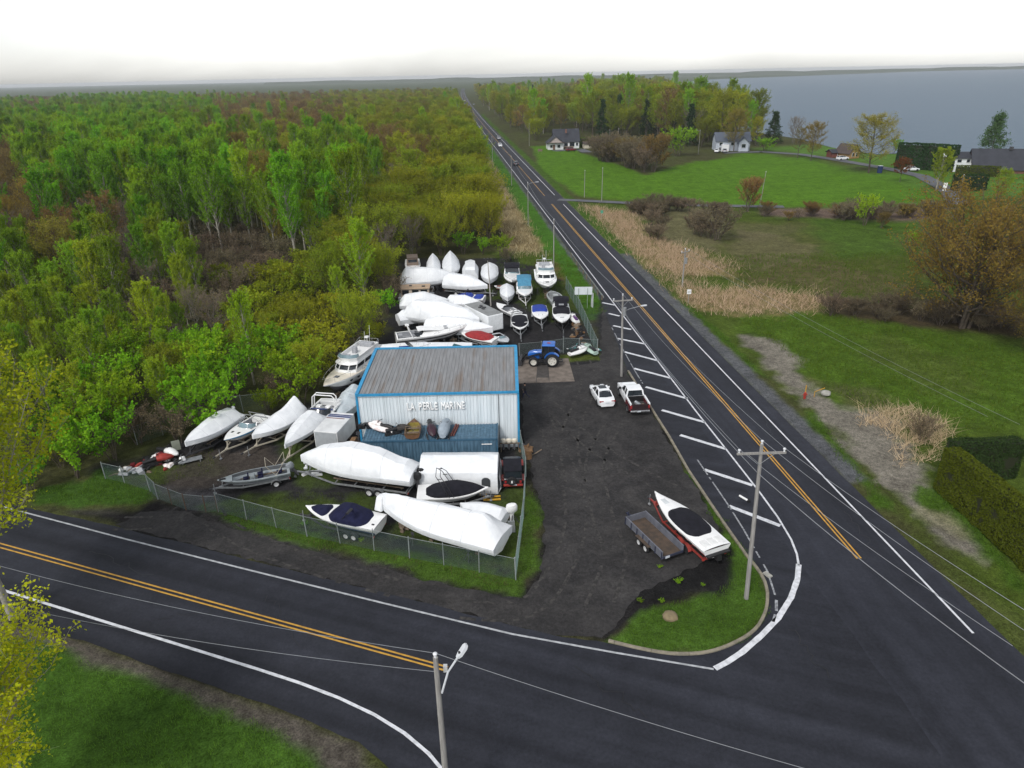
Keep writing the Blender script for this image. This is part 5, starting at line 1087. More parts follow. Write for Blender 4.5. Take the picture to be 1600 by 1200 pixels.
for i in range(9): MB().sph((h.x(1) - random.uniform(-.15, .7), random.uniform(-.5, .6), 1.55 + random.uniform(-.5, .4)), (.12, .12, .14), 7, 5).build('fender', mk('fender_white', (.6, .62, .64)), b)
p = P(483, 742); q = MB(); [q.box((random.uniform(-.9, .9), random.uniform(-.5, .5), .1 + .1 * i / 6), (random.uniform(.4, 1.1), random.uniform(.15, .4), random.uniform(.04, .2)), rz=random.random() * 3, top=(.8, .7)) for i in range(8)]
tag(q.build('plastic_scraps', WHITE, None, 30), 'white film scraps lying by the tongue of the tandem trailer', 'scraps').location = (p.x, p.y, 0)
ALUG = mk('hull_alu_green_grey', (.36, .40, .41), (.28, .31, .32), 2, 3, .45, metal=.3)
b, h = base_boat('grey aluminium fishing boat with seats and folded frames', (340, 752), (452, 730), 1.15, 2.0, .45, hull_m=ALUG, stripe=mk('decal_dark', (.10, .12, .14), (.30, .33, .34), 2.5, 4, .5, lo=.45, hi=.52), low=ALUG, bot=ALUG, tr=1, trlabel='galvanised trailer under the grey fishing boat', wr=.32, tongue=.6, ax_at=-.28)
deck(h, b, ALUG, 0, 1, (.04, .80, .14, .45), mk('marine_carpet', (.13, .14, .15))); 
for x, y in ((.62, 0), (.42, .35), (.42, -.35), (.15, 0)): q = MB(); q.box((h.x(x), y, .92), (.42, .42, .16)); q.box((h.x(x) - .2, y, 1.12), (.1, .42, .4)); q.cyl((h.x(x), y, .68), (h.x(x), y, .9), .05, 6); q.build('seat', NAVYC, b, 30, .03)
pass; MB().box((h.x(.52), .4, 1.12), (.5, .55, .55), top=(.6, .9)).build('console', ALUG, b, 30, .03); outboard(b, h.x(0) - .1, 0, 1.0, 1.0, mk('motor_grey', (.24, .26, .28)), -.5)
q = MB(); q.tube([(h.x(.2), -.85, 1.1), (h.x(.05), -.8, 2.3), (h.x(.05), .8, 2.3), (h.x(.2), .85, 1.1)], .025, 5); q.tube([(h.x(.2), -.85, 1.1), (h.x(.32), -.8, 2.1), (h.x(.32), .8, 2.1), (h.x(.2), .85, 1.1)], .025, 5); q.build('canopy_hoops', MATS['trailer_cream'], b); MB().box((h.x(.93), .1, 1.3), (.5, .14, .14)).build('bow_motor', BLACKP, b)
b, h = base_boat('white runabout with navy canvas covers beside the front fence', (478, 792), (594, 815), 1.35, 2.3, .5, low=NAVYS, stripe=WHITE, bot=NAVYS, tr=2, trlabel='dark tandem trailer under the navy-covered runabout', m=STEELD, wr=.3, tongue=.5, rim=RIM)
deck(h, b, WHITE); cover(h, b, [(.66, .02), (.70, .2), (.86, .16), (.92, .02)], NAVYC, .16, 'bow_cover'); cover(h, b, [(.12, .02), (.2, .35), (.40, .85), (.52, .75), (.64, .03)], NAVYC, .05)
q = MB(); q.bar((h.x(.42), -1.05, 1.35), (h.x(.30), .9, 2.5), .06, .09); q.bar((h.x(.45), 1.05, 1.35), (h.x(.30), .9, 2.5), .05, .05); q.box((h.x(.29), 1.0, 2.55), (.2, .7, .1)); q.build('folded_tower', BLACKP, b); MB().box((h.x(.05), .5, h.top(0) + .08), (.2, .12, .06)).build('stern_cleat', BLACKP, b)
b, h = base_boat('big shrink-wrapped cruiser filling the front corner of the yard', (594, 786), (784, 838), 1.85, 3.2, .6, trlabel='timber blocks under the big wrapped cruiser at the fence corner', full=2.0)
shrink(h, b, [(-.02, .15), (.0, .45), (.12, 1.55), (.16, 1.62), (.5, 1.3), (.85, 1.05), (.96, .9), (1.0, .6), (1.01, .2)], .10, .55, 9, wr=.06)
MB().box((h.x(.985), 0, h.top(1) + .02), (.75, 1.25, 1.1), top=(.7, .45)).build('cover_bow_fold', SHRINK, b, 20, .12)
b, h = base_boat('small shrink-wrapped boat squeezed behind the corner cruiser', (720, 788), (789, 806), 1.2, 1.9, .4, tr=1, trlabel='small grey trailer under the boat behind the corner cruiser', wr=.28, tongue=.3)
shrink(h, b, [(-.01, .2), (.06, .6), (.4, .7), (1.01, .1)], .1, .35, 10)
p = P(803, 818); om = thing('outboard_engine', 'white outboard motor with black leg standing by side fence', 'outboard motor', (p.x, p.y, 0), .3)
outboard(om, 0, 0, 1.1, 1.3, WHITE); q = MB(); q.bar((-.3, -.35, .0), (-.1, 0, 1.0), .07); q.bar((-.3, .35, 0), (-.1, 0, 1.0), .07); q.bar((.4, 0, 0), (-.1, 0, 1.0), .07); q.build('stand', STEELD, om)
p = P(799, 832); tag(MB().box((0, 0, .55), (.55, .06, 1.0), rz=0).box((0, .3, .08), (.6, .7, .08)).build('metal_sheet', ALU, None, 30), 'grey metal panel leaning below the white outboard motor', 'panel').location = (p.x, p.y, 0)
b, h = base_boat('white wakeboard boat with black cover before the white tent', (763, 763), (652, 768), 1.3, 2.3, .45, tr=1, trlabel='grey trailer under the black-covered wakeboard boat', tongue=.3)
deck(h, b, WHITE); cover(h, b, [(.12, .03), (.2, .25), (.45, .55), (.55, .62), (.8, .28), (.96, .02)], BLACKC, .08); tower(h, b, .46, 1.75, BLACKP, -1.0, .35)
# fabric garage
p0, p1 = P(657, 772), P(778, 772); ta = math.atan2(p1.y - p0.y, p1.x - p0.x); tw, td = (p1 - p0).length, 3.3
tent = thing('fabric_garage', 'white fabric garage with an arched window beside the container', 'tent', tuple((p0 + p1) / 2), ta)
prof = [(0, 0), (-.06, .6), (-.02, 1.5), (.10, 1.95), (.75, 2.5), (td / 2, 2.75), (td - .75, 2.5), (td - .1, 1.95), (td + .02, 1.5), (td + .05, 0)]
q = MB(); secs = []
for i, x in enumerate(np.linspace(-tw / 2, tw / 2, 12)): secs.append([(x, y + .03 * mnoise.noise((x * 1.3, y, z_)), z_ + (.04 * mnoise.noise((x * 1.7, y * 2, 4)) if z_ > .3 else 0)) for y, z_ in prof])
q.loft(secs, 0, False, True, True); q.f = [tuple(reversed(f)) for f in q.f]; q.build('fabric_shell', SHRINK, tent, 28)
for x0 in (tw / 2 - .95,):
    q = MB(); pts = [(x0 - .35, -.10, .75), (x0 + .35, -.10, .75), (x0 + .35, -.11, 1.35)] + [(x0 + .35 * math.cos(a), -.11, 1.35 + .3 * math.sin(a)) for a in np.linspace(.3, PI - .3, 6)] + [(x0 - .35, -.11, 1.35)]; q.add(pts, [tuple(range(len(pts)))]); q.build('arched_window', mk('window_vinyl', (.05, .055, .06)), tent, 0)
q = MB(); q.loft([[(tw / 2, y, 0) for y in (.0, .8, 1.6, 2.4, 3.2)], [(tw / 2 + .28, y, .5) for y in (.1, .8, 1.6, 2.4, 3.1)], [(tw / 2 + .12, y, 1.6) for y in (.1, .8, 1.6, 2.4, 3.1)]]); q.build('end_flap', SHRINK, tent, 30)
p = P(765, 780); t = thing('pallet_jack', 'yellow hydraulic pallet jack lying under the black-covered boat bow', 'pallet jack', (p.x, p.y, 0), .05)
q = MB(); [q.bar((-.2, y, .1), (.9, y, .1), .16, .08) for y in (-.22, .22)]; q.box((-.35, 0, .2), (.3, .6, .3)); q.build('forks', YELP, t, 30); MB().bar((-.4, 0, .3), (-.75, 0, .55), .07).bar((-.75, -.18, .55), (-.75, .18, .55), .05).build('handle', YELP, t); MB().cyl((-.35, -.12, .08), (-.35, .12, .08), .08, 8).build('roller', RUB, t)
# ------------------------------------------------------------------ vehicles
def lerp_prof(tab, x): return float(np.interp(x, [q[0] for q in tab], [q[1] for q in tab]))
def car(label, loc, rz, L_=4.65, Wd=1.82, H_=1.45, paint=None, name='car', cat='car', group=None, kind='sedan', lower=None, rims=None, detail=True):
    'saloon, wagon or van: body, glasshouse, roof, doors, lights, wheels; +x is the front'
    t = thing(name, label, cat, loc, rz, group); hl = L_ / 2; w = Wd / 2; wr = .33; lower = lower or paint
    belt = .62 * H_; 
    top_ = {'sedan': [(-hl, .80), (-hl + .08, .98), (-hl + .75, 1.02), (-.9, .98), (.75, .95), (hl - .5, .82), (hl - .08, .66), (hl, .5)],
            'suv': [(-hl, .9), (-hl + .05, 1.05), (0, 1.05), (.9, 1.05), (hl - .5, .98), (hl - .08, .8), (hl, .6)]}[kind]
    top_ = [(x, z * H_ / 1.45) for x, z in top_]
    xs_ = [-hl, -hl + .06, -hl + .25, -hl + .7, -hl + 1.15, -.6, 0, .6, hl - 1.2, hl - .75, hl - .35, hl - .1, hl]; b = MB(); secs = []
    for x in xs_:
        e = min(hl - abs(x), .5) / .5; ww = w * (.80 + .20 * e ** .5); zt = lerp_prof(top_, x); zb = .22 + .1 * (1 - e)
        half = [(ww * .80, zb), (ww * .96, zb + .08), (ww, zb + (zt - zb) * .45), (ww * .985, zb + (zt - zb) * .72), (ww * .93, zt - .035), (ww * .84, zt)]
        secs.append([(x, -y, z_) for y, z_ in half] + [(x, y, z_) for y, z_ in reversed(half)])
    m = [1, 1, 0, 0, 0, 0, 0, 0, 0, 1, 1, 1]; b.loft(secs, m, True, True, True); b.f = [tuple(reversed(f)) for f in b.f]; b.build('body', [paint, lower], t, 34)
    if kind == 'sedan': gx = (-hl + .62, -hl + 1.35, .35, 1.05)
    else: gx = (-hl + .12, -hl + .42, .55, 1.15)
    zb = lerp_prof(top_, 0) - .03
    g = MB(); rows = [[(gx[0], -w * .84, zb), (gx[3], -w * .84, zb - .02), (gx[3] + .12, 0, zb - .02), (gx[3], w * .84, zb - .02), (gx[0], w * .84, zb), (gx[0] - .1, 0, zb)], [(gx[1], -w * .66, H_ - .03), (gx[2], -w * .66, H_ - .03), (gx[2] + .08, 0, H_ - .01), (gx[2], w * .66, H_ - .03), (gx[1], w * .66, H_ - .03), (gx[1] - .06, 0, H_ - .02)]]
    g.loft(rows, 0, True, True, True); g.build('glasshouse', GLASS, t, 30)
    r = MB(); r.loft([[(x, y * w * .67 * k, H_ - .05 + dz) for y in (-1, -.85, -.4, .4, .85, 1)] for x, dz, k in ((gx[1] - .08, 0, .95), (gx[1] + .15, .04, 1), ((gx[1] + gx[2]) / 2, .065, 1), (gx[2] - .1, .045, 1), (gx[2] + .1, 0, .95))]); r.f = [f for f in r.f]; r.loft([[(x, y * w * .67, H_ - .06) for y in (1, -1)] for x in (gx[1] - .08, gx[2] + .1)]); o = r.build('roof', paint, t, 30)
    if kind == 'sedan' and detail: MB().box(((gx[1] + gx[2]) / 2 + .25, 0, H_ + .016), (.75, .8, .012)).build('sunroof', GLASS, o)
    pl = MB()
    for sg in (-1, 1):
        for a, c in ((0, 0), (1, 1)): pl.bar((rows[0][a][0], sg * w * .85, zb), (rows[1][c][0], sg * w * .67, H_ - .03), .09, .07)
        xm = .15; pl.bar((xm - .25, sg * w * .845, zb), (xm - .35, sg * w * .675, H_ - .03), .07, .05)
    pl.build('pillar', paint, t)
    for sg in (-1, 1):
        MB().box((hl - .16, sg * w * .62, .66 * H_ / 1.45), (.2, .4, .13), top=(.7, .9)).build('headlight', mk('lamp_clear', (.6, .62, .65)), t)
        MB().box((-hl + .06, sg * w * .68, .84 * H_ / 1.45), (.12, .42, .13), top=(.8, .95)).build('tail_light', mk('lamp_red', (.30, .012, .015)), t)
        MB().box((gx[3] - .2, sg * (w + .07), zb + .05), (.18, .16, .12)).build('mirror', paint, t, 30, .02)
        if detail:
            for x in (.55, -.5): MB().box((x - .35, sg * w * .99, .78 * H_ / 1.45), (.2, .04, .035)).build('door_handle', paint, t)
            for x in (1.0, -.05, -1.0): MB().box((x, sg * w * .985, .62), (.012, .02, .55)).build('door_seam', BLACKP, t)
        for x in (hl - .88, -hl + .95):
            MB().cyl((x, sg * (w - .22), wr), (x, sg * (w + .006), wr), wr + .045, 16).build('wheel_arch', BLACKP, t); wheel(t, (x, sg * (w - .085), wr), wr, .2, rims or ALU)
    MB().box((-hl + .01, 0, .66), (.03, .42, .12)).build('number_plate', mk('plate', (.55, .58, .62)), t); MB().box((-hl + .04, 0, .33), (.1, Wd * .72, .16)).build('rear_bumper', lower if detail else BLACKP, t, 30, .03); MB().box((hl - .02, 0, .45), (.06, Wd * .5, .2)).build('grille', BLACKP, t, 30)
    return t
CARW = mk('car_white', (.76, .77, .78), (.70, .71, .72), 1, 2, .2, coat=.6); CARR = mk('car_burgundy', (.16, .012, .020), (.12, .009, .015), 1, 2, .2, coat=.6); CARD = mk('car_dark', (.03, .03, .035), (.02, .02, .024), 1, 2, .22, coat=.6); CARS = mk('car_silver', (.34, .35, .37), (.3, .31, .33), 1, 2, .25, coat=.5, metal=.3); CARB = mk('car_blue', (.02, .035, .12), None, 1, 2, .22, coat=.6)
a, b = P(928, 606), P(944, 633); rz = math.atan2(a.y - b.y, a.x - b.x); c = P(940, 624)
car('white four-door sedan parked beside the pickup in the lot', (c.x, c.y, .012), rz, paint=CARW)
# pickup
a, b = P(973, 603), P(994, 640); rz = math.atan2(a.y - b.y, a.x - b.x); c = P(988, 630); pk = thing('pickup_truck', 'white and burgundy crew cab pickup with a tank in its bed', 'pickup', (c.x, c.y, .012), rz)
hl, w = 2.95, 1.0
def pst(x, zt, ww, zb=.5): 
    half = [(ww * .88, zb), (ww, zb + .1), (ww, zb + (zt - zb) * .5), (ww * .97, zt - .12), (ww * .90, zt)]; return [(x, -y, z_) for y, z_ in half] + [(x, y, z_) for y, z_ in reversed(half)]
q = MB(); q.loft([pst(hl, .95, .84), pst(hl - .12, 1.12, .95), pst(hl - .6, 1.2, 1.0), pst(1.2, 1.25, 1.0), pst(.9, 1.25, 1.0), pst(-.95, 1.25, 1.0)], [1, 0, 0, 0, 0, 0, 0, 0, 1, 1], True, True, True); q.f = [tuple(reversed(f)) for f in q.f]; q.build('cab_body', [CARW, CARR], pk, 34)
q = MB(); q.add([(-.85, -.88, 1.24), (1.25, -.88, 1.24), (1.25, .88, 1.24), (-.85, .88, 1.24), (-.72, -.74, 1.86), (.55, -.74, 1.86), (.55, .74, 1.86), (-.72, .74, 1.86)], [(0, 1, 5, 4), (1, 2, 6, 5), (2, 3, 7, 6), (3, 0, 4, 7), (4, 5, 6, 7)]); q.build('cab_glass', GLASS, pk, 0)
q = MB(); q.loft([[(x, y * .77 * k, 1.85 + dz) for y in (-1, -.8, 0, .8, 1)] for x, dz, k in ((-.82, 0, .97), (-.6, .06, 1), (0, .09, 1), (.45, .06, 1), (.68, -.01, .97))]); q.build('cab_roof', CARW, pk, 30)
q = MB()
for sg in (-1, 1):
    q.bar((-.85, sg * .885, 1.24), (-.72, sg * .75, 1.86), .14, .09); q.bar((1.25, sg * .885, 1.24), (.55, sg * .75, 1.86), .1, .08); q.bar((.05, sg * .885, 1.24), (0, sg * .75, 1.86), .1, .06)
q.build('pillar', CARW, pk)
q = MB()
for sg in (-1, 1): q.box((-1.95, sg * .94, .92), (1.98, .14, .82)); 
q.build('bed_side', CARR, pk, 30, .03); MB().box((-1.0, 0, .95), (.08, 1.72, .66)).build('bed_bulkhead', BLACKP, pk, 30); q = MB()
for sg in (-1, 1): q.box((-1.95, sg * .94, 1.27), (1.99, .155, .18))
q.build('bed_rail', CARW, pk)
MB().box((-1.95, 0, .66), (1.95, 1.75, .06)).build('bed_floor', mk('bed_liner', (.05, .05, .052)), pk); MB().box((-2.93, 0, .98), (.08, 1.86, .62)).build('tailgate', mk('tailgate_dark', (.022, .009, .011)), pk, 30, .02)
MB().box((-3.03, 0, .56), (.16, 1.95, .18)).build('rear_bumper', CHROME, pk, 30, .03); MB().box((-3.12, .1, .58), (.02, .34, .14)).build('number_plate', MATS['plate'], pk); MB().box((2.98, 0, .6), (.12, 1.9, .22)).build('front_bumper', CHROME, pk, 30, .03); MB().box((2.96, 0, .92), (.06, 1.1, .3)).build('grille', CHROME, pk)
q = MB(); q.cyl((-1.6, .1, .88), (-2.4, -.15, .88), .2, 10); q.build('bed_tank', ALU, pk, 30); MB().box((-2.3, -.5, .8), (.5, .4, .22), rz=.4).build('bed_box', WOODM, pk, 30)
for sg in (-1, 1):
    MB().box((-2.95, sg * .9, 1.02), (.1, .16, .34)).build('tail_light', MATS['lamp_red'], pk); MB().box((2.9, sg * .74, .96), (.14, .36, .22)).build('headlight', MATS['lamp_clear'], pk); MB().box((1.05, sg * 1.13, 1.35), (.14, .24, .26)).build('mirror', BLACKP, pk, 30, .02)
    for x in (1.95, -1.9): MB().cyl((x, sg * .7, .42), (x, sg * 1.018, .42), .46, 18).build('wheel_arch', BLACKP, pk); wheel(pk, (x, sg * .92, .40), .40, .27, ALU)
    for x in (.1, 1.05): MB().box((x, sg * 1.002, .95), (.012, .012, .6)).build('door_seam', BLACKP, pk)
# tractor
TBLUE = mk('tractor_blue', (.012, .12, .46), (.010, .09, .36), 2, 3, .35, coat=.2); TRIMW = mk('tractor_rim', (.60, .58, .52), (.45, .43, .38), 4, 3, .5)
a, b = P(828, 566), P(869, 567); c = P(851, 569); rz = math.atan2(a.y - b.y, a.x - b.x); tz = .034
tr = thing('tractor', 'blue farm tractor with cab and front loader on the concrete pad', 'tractor', (c.x, c.y, tz), rz)
def ts(x, ww, z0, z1): return [(x, -ww, z0), (x, -ww, z1 - .1), (x, -ww * .8, z1), (x, ww * .8, z1), (x, ww, z1 - .1), (x, ww, z0)]
q = MB(); q.loft([ts(.35, .42, .85, 1.75), ts(1.2, .40, .85, 1.70), ts(1.75, .36, .85, 1.55), ts(1.95, .30, .9, 1.35)], 0, True, True, True); q.f = [tuple(reversed(f)) for f in q.f]; q.build('bonnet', TBLUE, tr, 30)
MB().box((1.97, 0, 1.1), (.05, .5, .42)).build('grille', BLACKP, tr); MB().box((.2, 0, .72), (3.0, .5, .4)).build('chassis', STEELD, tr, 30); 
q = MB(); q.add([(-1.1, -.72, 1.15), (.35, -.62, 1.15), (.35, .62, 1.15), (-1.1, .72, 1.15), (-1.15, -.7, 2.5), (.2, -.6, 2.5), (.2, .6, 2.5), (-1.15, .7, 2.5)], [(0, 1, 5, 4), (1, 2, 6, 5), (2, 3, 7, 6), (3, 0, 4, 7)]); q.build('cab_glass', GLASS, tr, 0)
q = MB(); [q.bar(a_, b_, .08) for a_, b_ in (((-1.1, -.73, 1.15), (-1.15, -.71, 2.5)), ((.35, -.63, 1.15), (.2, -.61, 2.5)), ((.35, .63, 1.15), (.2, .61, 2.5)), ((-1.1, .73, 1.15), (-1.15, .71, 2.5)), ((-.45, .69, 1.15), (-.5, .66, 2.5)), ((-.45, -.69, 1.15), (-.5, -.66, 2.5)))]; q.build('cab_frame', BLACKP, tr)
q = MB(); q.box((-.48, 0, 2.6), (1.6, 1.5, .2), top=(.86, .86)); q.build('cab_roof', TBLUE, tr, 30, .05); MB().box((-.5, .1, 2.71), (.4, .3, .04)).build('roof_hatch', REDP, tr)
for sg in (-1, 1):
    f = MB(); f.loft([[(-.95 + (.98) * math.cos(a), sg * .66, .82 + .98 * math.sin(a)), (-.95 + .98 * math.cos(a), sg * 1.12, .82 + .98 * math.sin(a)), (-.95 + .9 * math.cos(a), sg * 1.12, .82 + .9 * math.sin(a)), (-.95 + .9 * math.cos(a), sg * .66, .82 + .9 * math.sin(a))] for a in np.linspace(.35, 2.5, 9)], 0, True, True, True); f.build('fender', TBLUE, tr, 30)
    wheel(tr, (-.95, sg * .92, .82), .82, .46, TRIMW); wheel(tr, (1.25, sg * .85, .58), .58, .36, TRIMW)
    q = MB(); q.bar((.5, sg * .55, 1.5), (2.2, sg * .55, 1.0), .11, .16); q.bar((2.2, sg * .55, 1.0), (2.65, sg * .55, .35), .11, .16); q.bar((.5, sg * .55, .8), (.5, sg * .55, 1.55), .14, .14); q.bar((.9, sg * .55, .95), (1.9, sg * .55, 1.05), .07); q.build('loader_arm', BLACKP, tr, 30)
    MB().box((.3, sg * .72, .7), (.5, .25, .3)).build('step', BLACKP, tr); MB().box((.2, sg * .85, 2.15), (.06, .22, .3)).build('mirror', BLACKP, tr)
q = MB(); q.loft([[(x_, -.95, z_), (x_, .95, z_)] for x_, z_ in ((3.35, .05), (2.75, .05), (2.62, .35), (2.7, .75), (2.95, .85))]); q.loft([[(x_ + .03, .95, z_), (x_ + .03, -.95, z_)] for x_, z_ in ((3.35, .07), (2.78, .08), (2.66, .36), (2.74, .72), (2.95, .8))]); [q.add([(3.35, y, .05), (2.75, y, .05), (2.62, y, .35), (2.7, y, .75), (2.95, y, .85)], [(0, 1, 2, 3, 4)]) for y in (-.95, .95)]; q.build('loader_bucket', STEELD, tr, 30)
q = MB(); q.cyl((1.0, -.3, 1.7), (1.0, -.3, 2.4), .045, 8); q.build('exhaust_pipe', STEELD, tr); q = MB(); q.bar((-1.5, -.4, .5), (-2.1, -.4, .5), .1); q.bar((-1.5, .4, .5), (-2.1, .4, .5), .1); q.bar((-2.1, -.4, .5), (-2.1, .4, .5), .1); q.build('hitch', BLACKP, tr)
# off-road vehicle by the container
c = P(801, 748); jp = thing('off_road_vehicle', 'black off-road vehicle with red trim between the tent and fence', 'car', (c.x, c.y, 0), PI / 2 + .02)
MB().box((0, 0, .85), (3.6, 1.55, .55)).box((.9, 0, 1.05), (1.7, 1.3, .3)).build('body', CARD, jp, 30, .05); MB().box((-.7, 0, 1.45), (2.0, 1.5, .62), top=(.92, .9)).build('cab', GLASS, jp, 30); MB().box((-.7, 0, 1.79), (2.05, 1.5, .08)).build('roof', BLACKC, jp, 30, .03)
q = MB(); [q.bar((x, sg * .72, 1.1), (x * .98, sg * .68, 1.78), .09) for x in (-1.68, -.5, .28) for sg in (-1, 1)]; q.build('roof_post', BLACKP, jp)
for sg in (-1, 1):
    for x in (-1.15, 1.2): wheel(jp, (x, sg * .82, .40), .40, .28, STEELD); MB().box((x, sg * .82, .86), (.95, .3, .07)).build('fender', REDP, jp, 30, .02)
    MB().box((-1.82, sg * .62, .85), (.06, .16, .22)).build('tail_light', MATS['lamp_red'], jp)
MB().box((-1.85, 0, .55), (.14, 1.6, .16)).build('rear_bumper', REDP, jp, 30, .02); wheel(jp, (-1.95, .1, 1.0), .38, .24, STEELD, rot=(0, 0, PI / 2)); MB().box((-2.1, .1, 1.0), (.03, .12, .22)).build('sticker', WHITE, jp); MB().box((-1.95, -.1, .62), (.03, .4, .1)).build('number_plate', MATS['plate'], jp)
# cars on the main road
for px, py, dr, kd, pm, lb in ((806, 258, 1, 'sedan', CARD, 'dark car driving away, nearest of the cars on the road'), (781.5, 229.5, -1, 'suv', CARW, 'white car coming towards the yard in the far lane'), (779.5, 218, -1, 'suv', CARS, 'silver car following the white car on the road'), (740, 164, -1, 'suv', CARS, 'tiny pale car far up the road, second from the end'), (726, 158, -1, 'suv', CARW, 'tiny white car farthest up the road')):
    c = P(px, py); a = math.atan2(RD.y, RD.x); car(lb, (c.x, c.y, .025), a if dr > 0 else a + PI, paint=pm, kind=kd, H_=1.45 if kd == 'sedan' else 1.65, detail=False)
# ------------------------------------------------------------------ back yard boats
def wrapped(label, bow, stern, z, B, kz, prof, topw=.2, drop=.4, seed=1, sup=None, hull=None, **k):
    wr = k.pop('wr', .04); bulge = k.pop('bulge', 0)
    k.setdefault('trlabel', sup); b, h = base_boat(label, bow, stern, z, B, kz, stripe=hull, **k); shrink(h, b, prof, topw, drop, seed, wr=wr, bulge=bulge); return b, h
S1 = [(-.01, .4), (.05, .9), (.5, 1.1), (.85, .5), (1.01, .08)]
b, h = base_boat('old cabin boat with brown wheelhouse at the back left corner', (646, 424), (644, 404), 1.7, 2.7, .7, trlabel='timber blocks under the brown wheelhouse boat'); deck(h, b, WHITE)
q = MB(); q.box((h.x(.42), 0, 2.35), (3.0, 2.0, 1.3), top=(.8, .85)); q.build('wheelhouse', mk('weathered_brown', (.20, .15, .115), (.13, .10, .08), 2, 5, .8), b, 30); MB().box((h.x(.42), 0, 3.04), (2.7, 1.9, .08)).build('wheelhouse_roof', mk('brown_roof', (.13, .10, .08)), b); MB().box((h.x(.42) + 1.22, 0, 2.5), (.3, 1.5, .5)).build('front_window', GLASS, b); pulpit(h, b)
wrapped('narrow shrink-wrapped boat with a pointed top in the back row', (678, 426), (677, 408), 1.7, 2.3, .6, [(-.01, 0.78), (.1, 1.69), (.5, 1.30), (1.01, 0.13)], .06, .5, 21, 'timber blocks under the narrow pointed wrapped boat')
wrapped('broad shrink-wrapped boat with flared peak in the back row', (706, 428), (704, 406), 1.8, 2.9, .6, [(-.01, 1.00), (.1, 2.00), (.4, 1.50), (1.01, 0.25)], .05, .5, 22, 'timber blocks under the broad peaked wrapped boat')
wrapped('boxy shrink-wrapped boat, square stern facing the yard', (735, 408), (735, 432), 1.6, 2.6, .4, [(-.01, 1.2), (.05, 1.5), (.5, 1.3), (1.01, .1)], .62, .8, 23, 'timber blocks under the boxy wrapped boat')
wrapped('shrink-wrapped boat bow-on behind the floodlight pole', (765, 439), (765, 416), 1.7, 2.8, .5, [(-.01, .8), (.3, 1.3), (.7, .9), (1.01, .15)], .04, .6, 24, 'timber blocks under the wrapped boat behind the pole')
b, h = base_boat('white cabin cruiser with black canopy in the back row', (800, 442), (800, 419), 1.75, 2.7, .7, trlabel='timber blocks under the black-canopied cruiser'); deck(h, b, WHITE, crown=.25); windshield(h, b, .48, .7, .4, PALEGLASS, .7); bimini(h, b, .12, .46, 3.05, BLACKC); q = MB(); q.loft([[(h.x(.46), -1.1, 2.2), (h.x(.46), 1.1, 2.2)], [(h.x(.42), -1.05, 3.0), (h.x(.42), 1.05, 3.0)]]); q.build('canopy_window', GLASS, b); pulpit(h, b, .6, .4)
flybridge('white flybridge yacht with dark windows by the roadside verge', (857, 450), (849, 419), 2.3, 3.4, .9, WHITE, 'timber blocks under the white flybridge yacht')
wrapped('long shrink-wrapped cruiser at the left of the second row', (712, 434), (627, 438), 2.0, 3.1, .7, [(-.01, 0.68), (.08, 2.03), (.6, 1.89), (.85, 1.08), (1.01, 0.16)], .35, .5, 25, 'timber blocks under the long second-row cruiser', bulge=.4)
wrapped('shrink-wrapped boat whose bow points at the floodlight pole', (761, 447), (697, 441), 1.6, 2.7, .5, [(-.01, 1.12), (.1, 1.68), (.6, 1.40), (1.01, 0.14)], .3, .5, 26, bulge=.4, tr=1, trlabel='grey trailer under the boat pointing at the pole')
# houseboat
p = P(651, 468); hbt = thing('houseboat', 'tan-roofed houseboat with dark windows between wrapped boats', 'boat', (p.x, p.y, 0), .05); TANM = mk('tan_roof', (.42, .30, .20), (.34, .25, .17), 2, 4, .7)
MB().box((0, 0, .45), (5.4, 2.4, .7), top=(1.0, 1.0)).build('pontoon', ALU, hbt, 30, .1); MB().box((-.1, 0, 1.4), (4.2, 2.1, 1.2)).build('cabin', mk('cream_wall', (.55, .47, .38)), hbt, 30); MB().box((-.1, 0, 2.06), (4.6, 2.5, .1)).build('roof', TANM, hbt, 30, .03)
for x in (-1.5, 0, 1.3): MB().box((x, -1.06, 1.5), (1.0, .03, .7)).build('window', GLASS, hbt)
MB().box((-.8, .3, 2.16), (.4, .4, .12)).build('roof_vent', BLACKP, hbt); MB().box((1.2, -.2, 2.16), (.5, .4, .12)).build('roof_vent', BLACKP, hbt); q = MB(); q.tube([(2.1, -1.1, .8), (2.1, -1.1, 1.6), (2.65, -1.1, 1.6), (2.65, 1.1, 1.6), (2.1, 1.1, 1.6)], .03, 5); q.build('rail', CHROME, hbt)
b, h = base_boat('white boat with blue cockpit covers and a hoop', (703, 462), (757, 464), 1.35, 2.4, .5, stripe=BLACKP, tr=1, trlabel='grey trailer under the blue-covered boat in mid yard'); deck(h, b, WHITE); cover(h, b, [(.32, .03), (.38, .45), (.55, .45), (.8, .03)], BLUEC, .1); cover(h, b, [(.03, .02), (.08, .3), (.24, .25), (.3, .02)], BLUEC, .12, 'stern_cover'); q = MB(); q.tube([(h.x(.5), -1.05, 1.4), (h.x(.5), -.8, 2.3), (h.x(.5), .8, 2.3), (h.x(.5), 1.05, 1.4)], .05, 6); q.build('arch', BLACKP, b)
b, h = base_boat('small white wrapped boat under the blue-covered one', (752, 474), (700, 470), 1.0, 2.0, .3, tr='none'); shrink(h, b, S1, .2, .4, 28)
wrapped('low shrink-wrapped boat in the third row at left', (701, 470), (626, 473), 1.5, 2.8, .45, [(-.01, 0.42), (.1, 1.26), (.5, 1.54), (1.01, 0.14)], .25, .5, 29, 'timber blocks under the low third-row boat', bulge=.5)
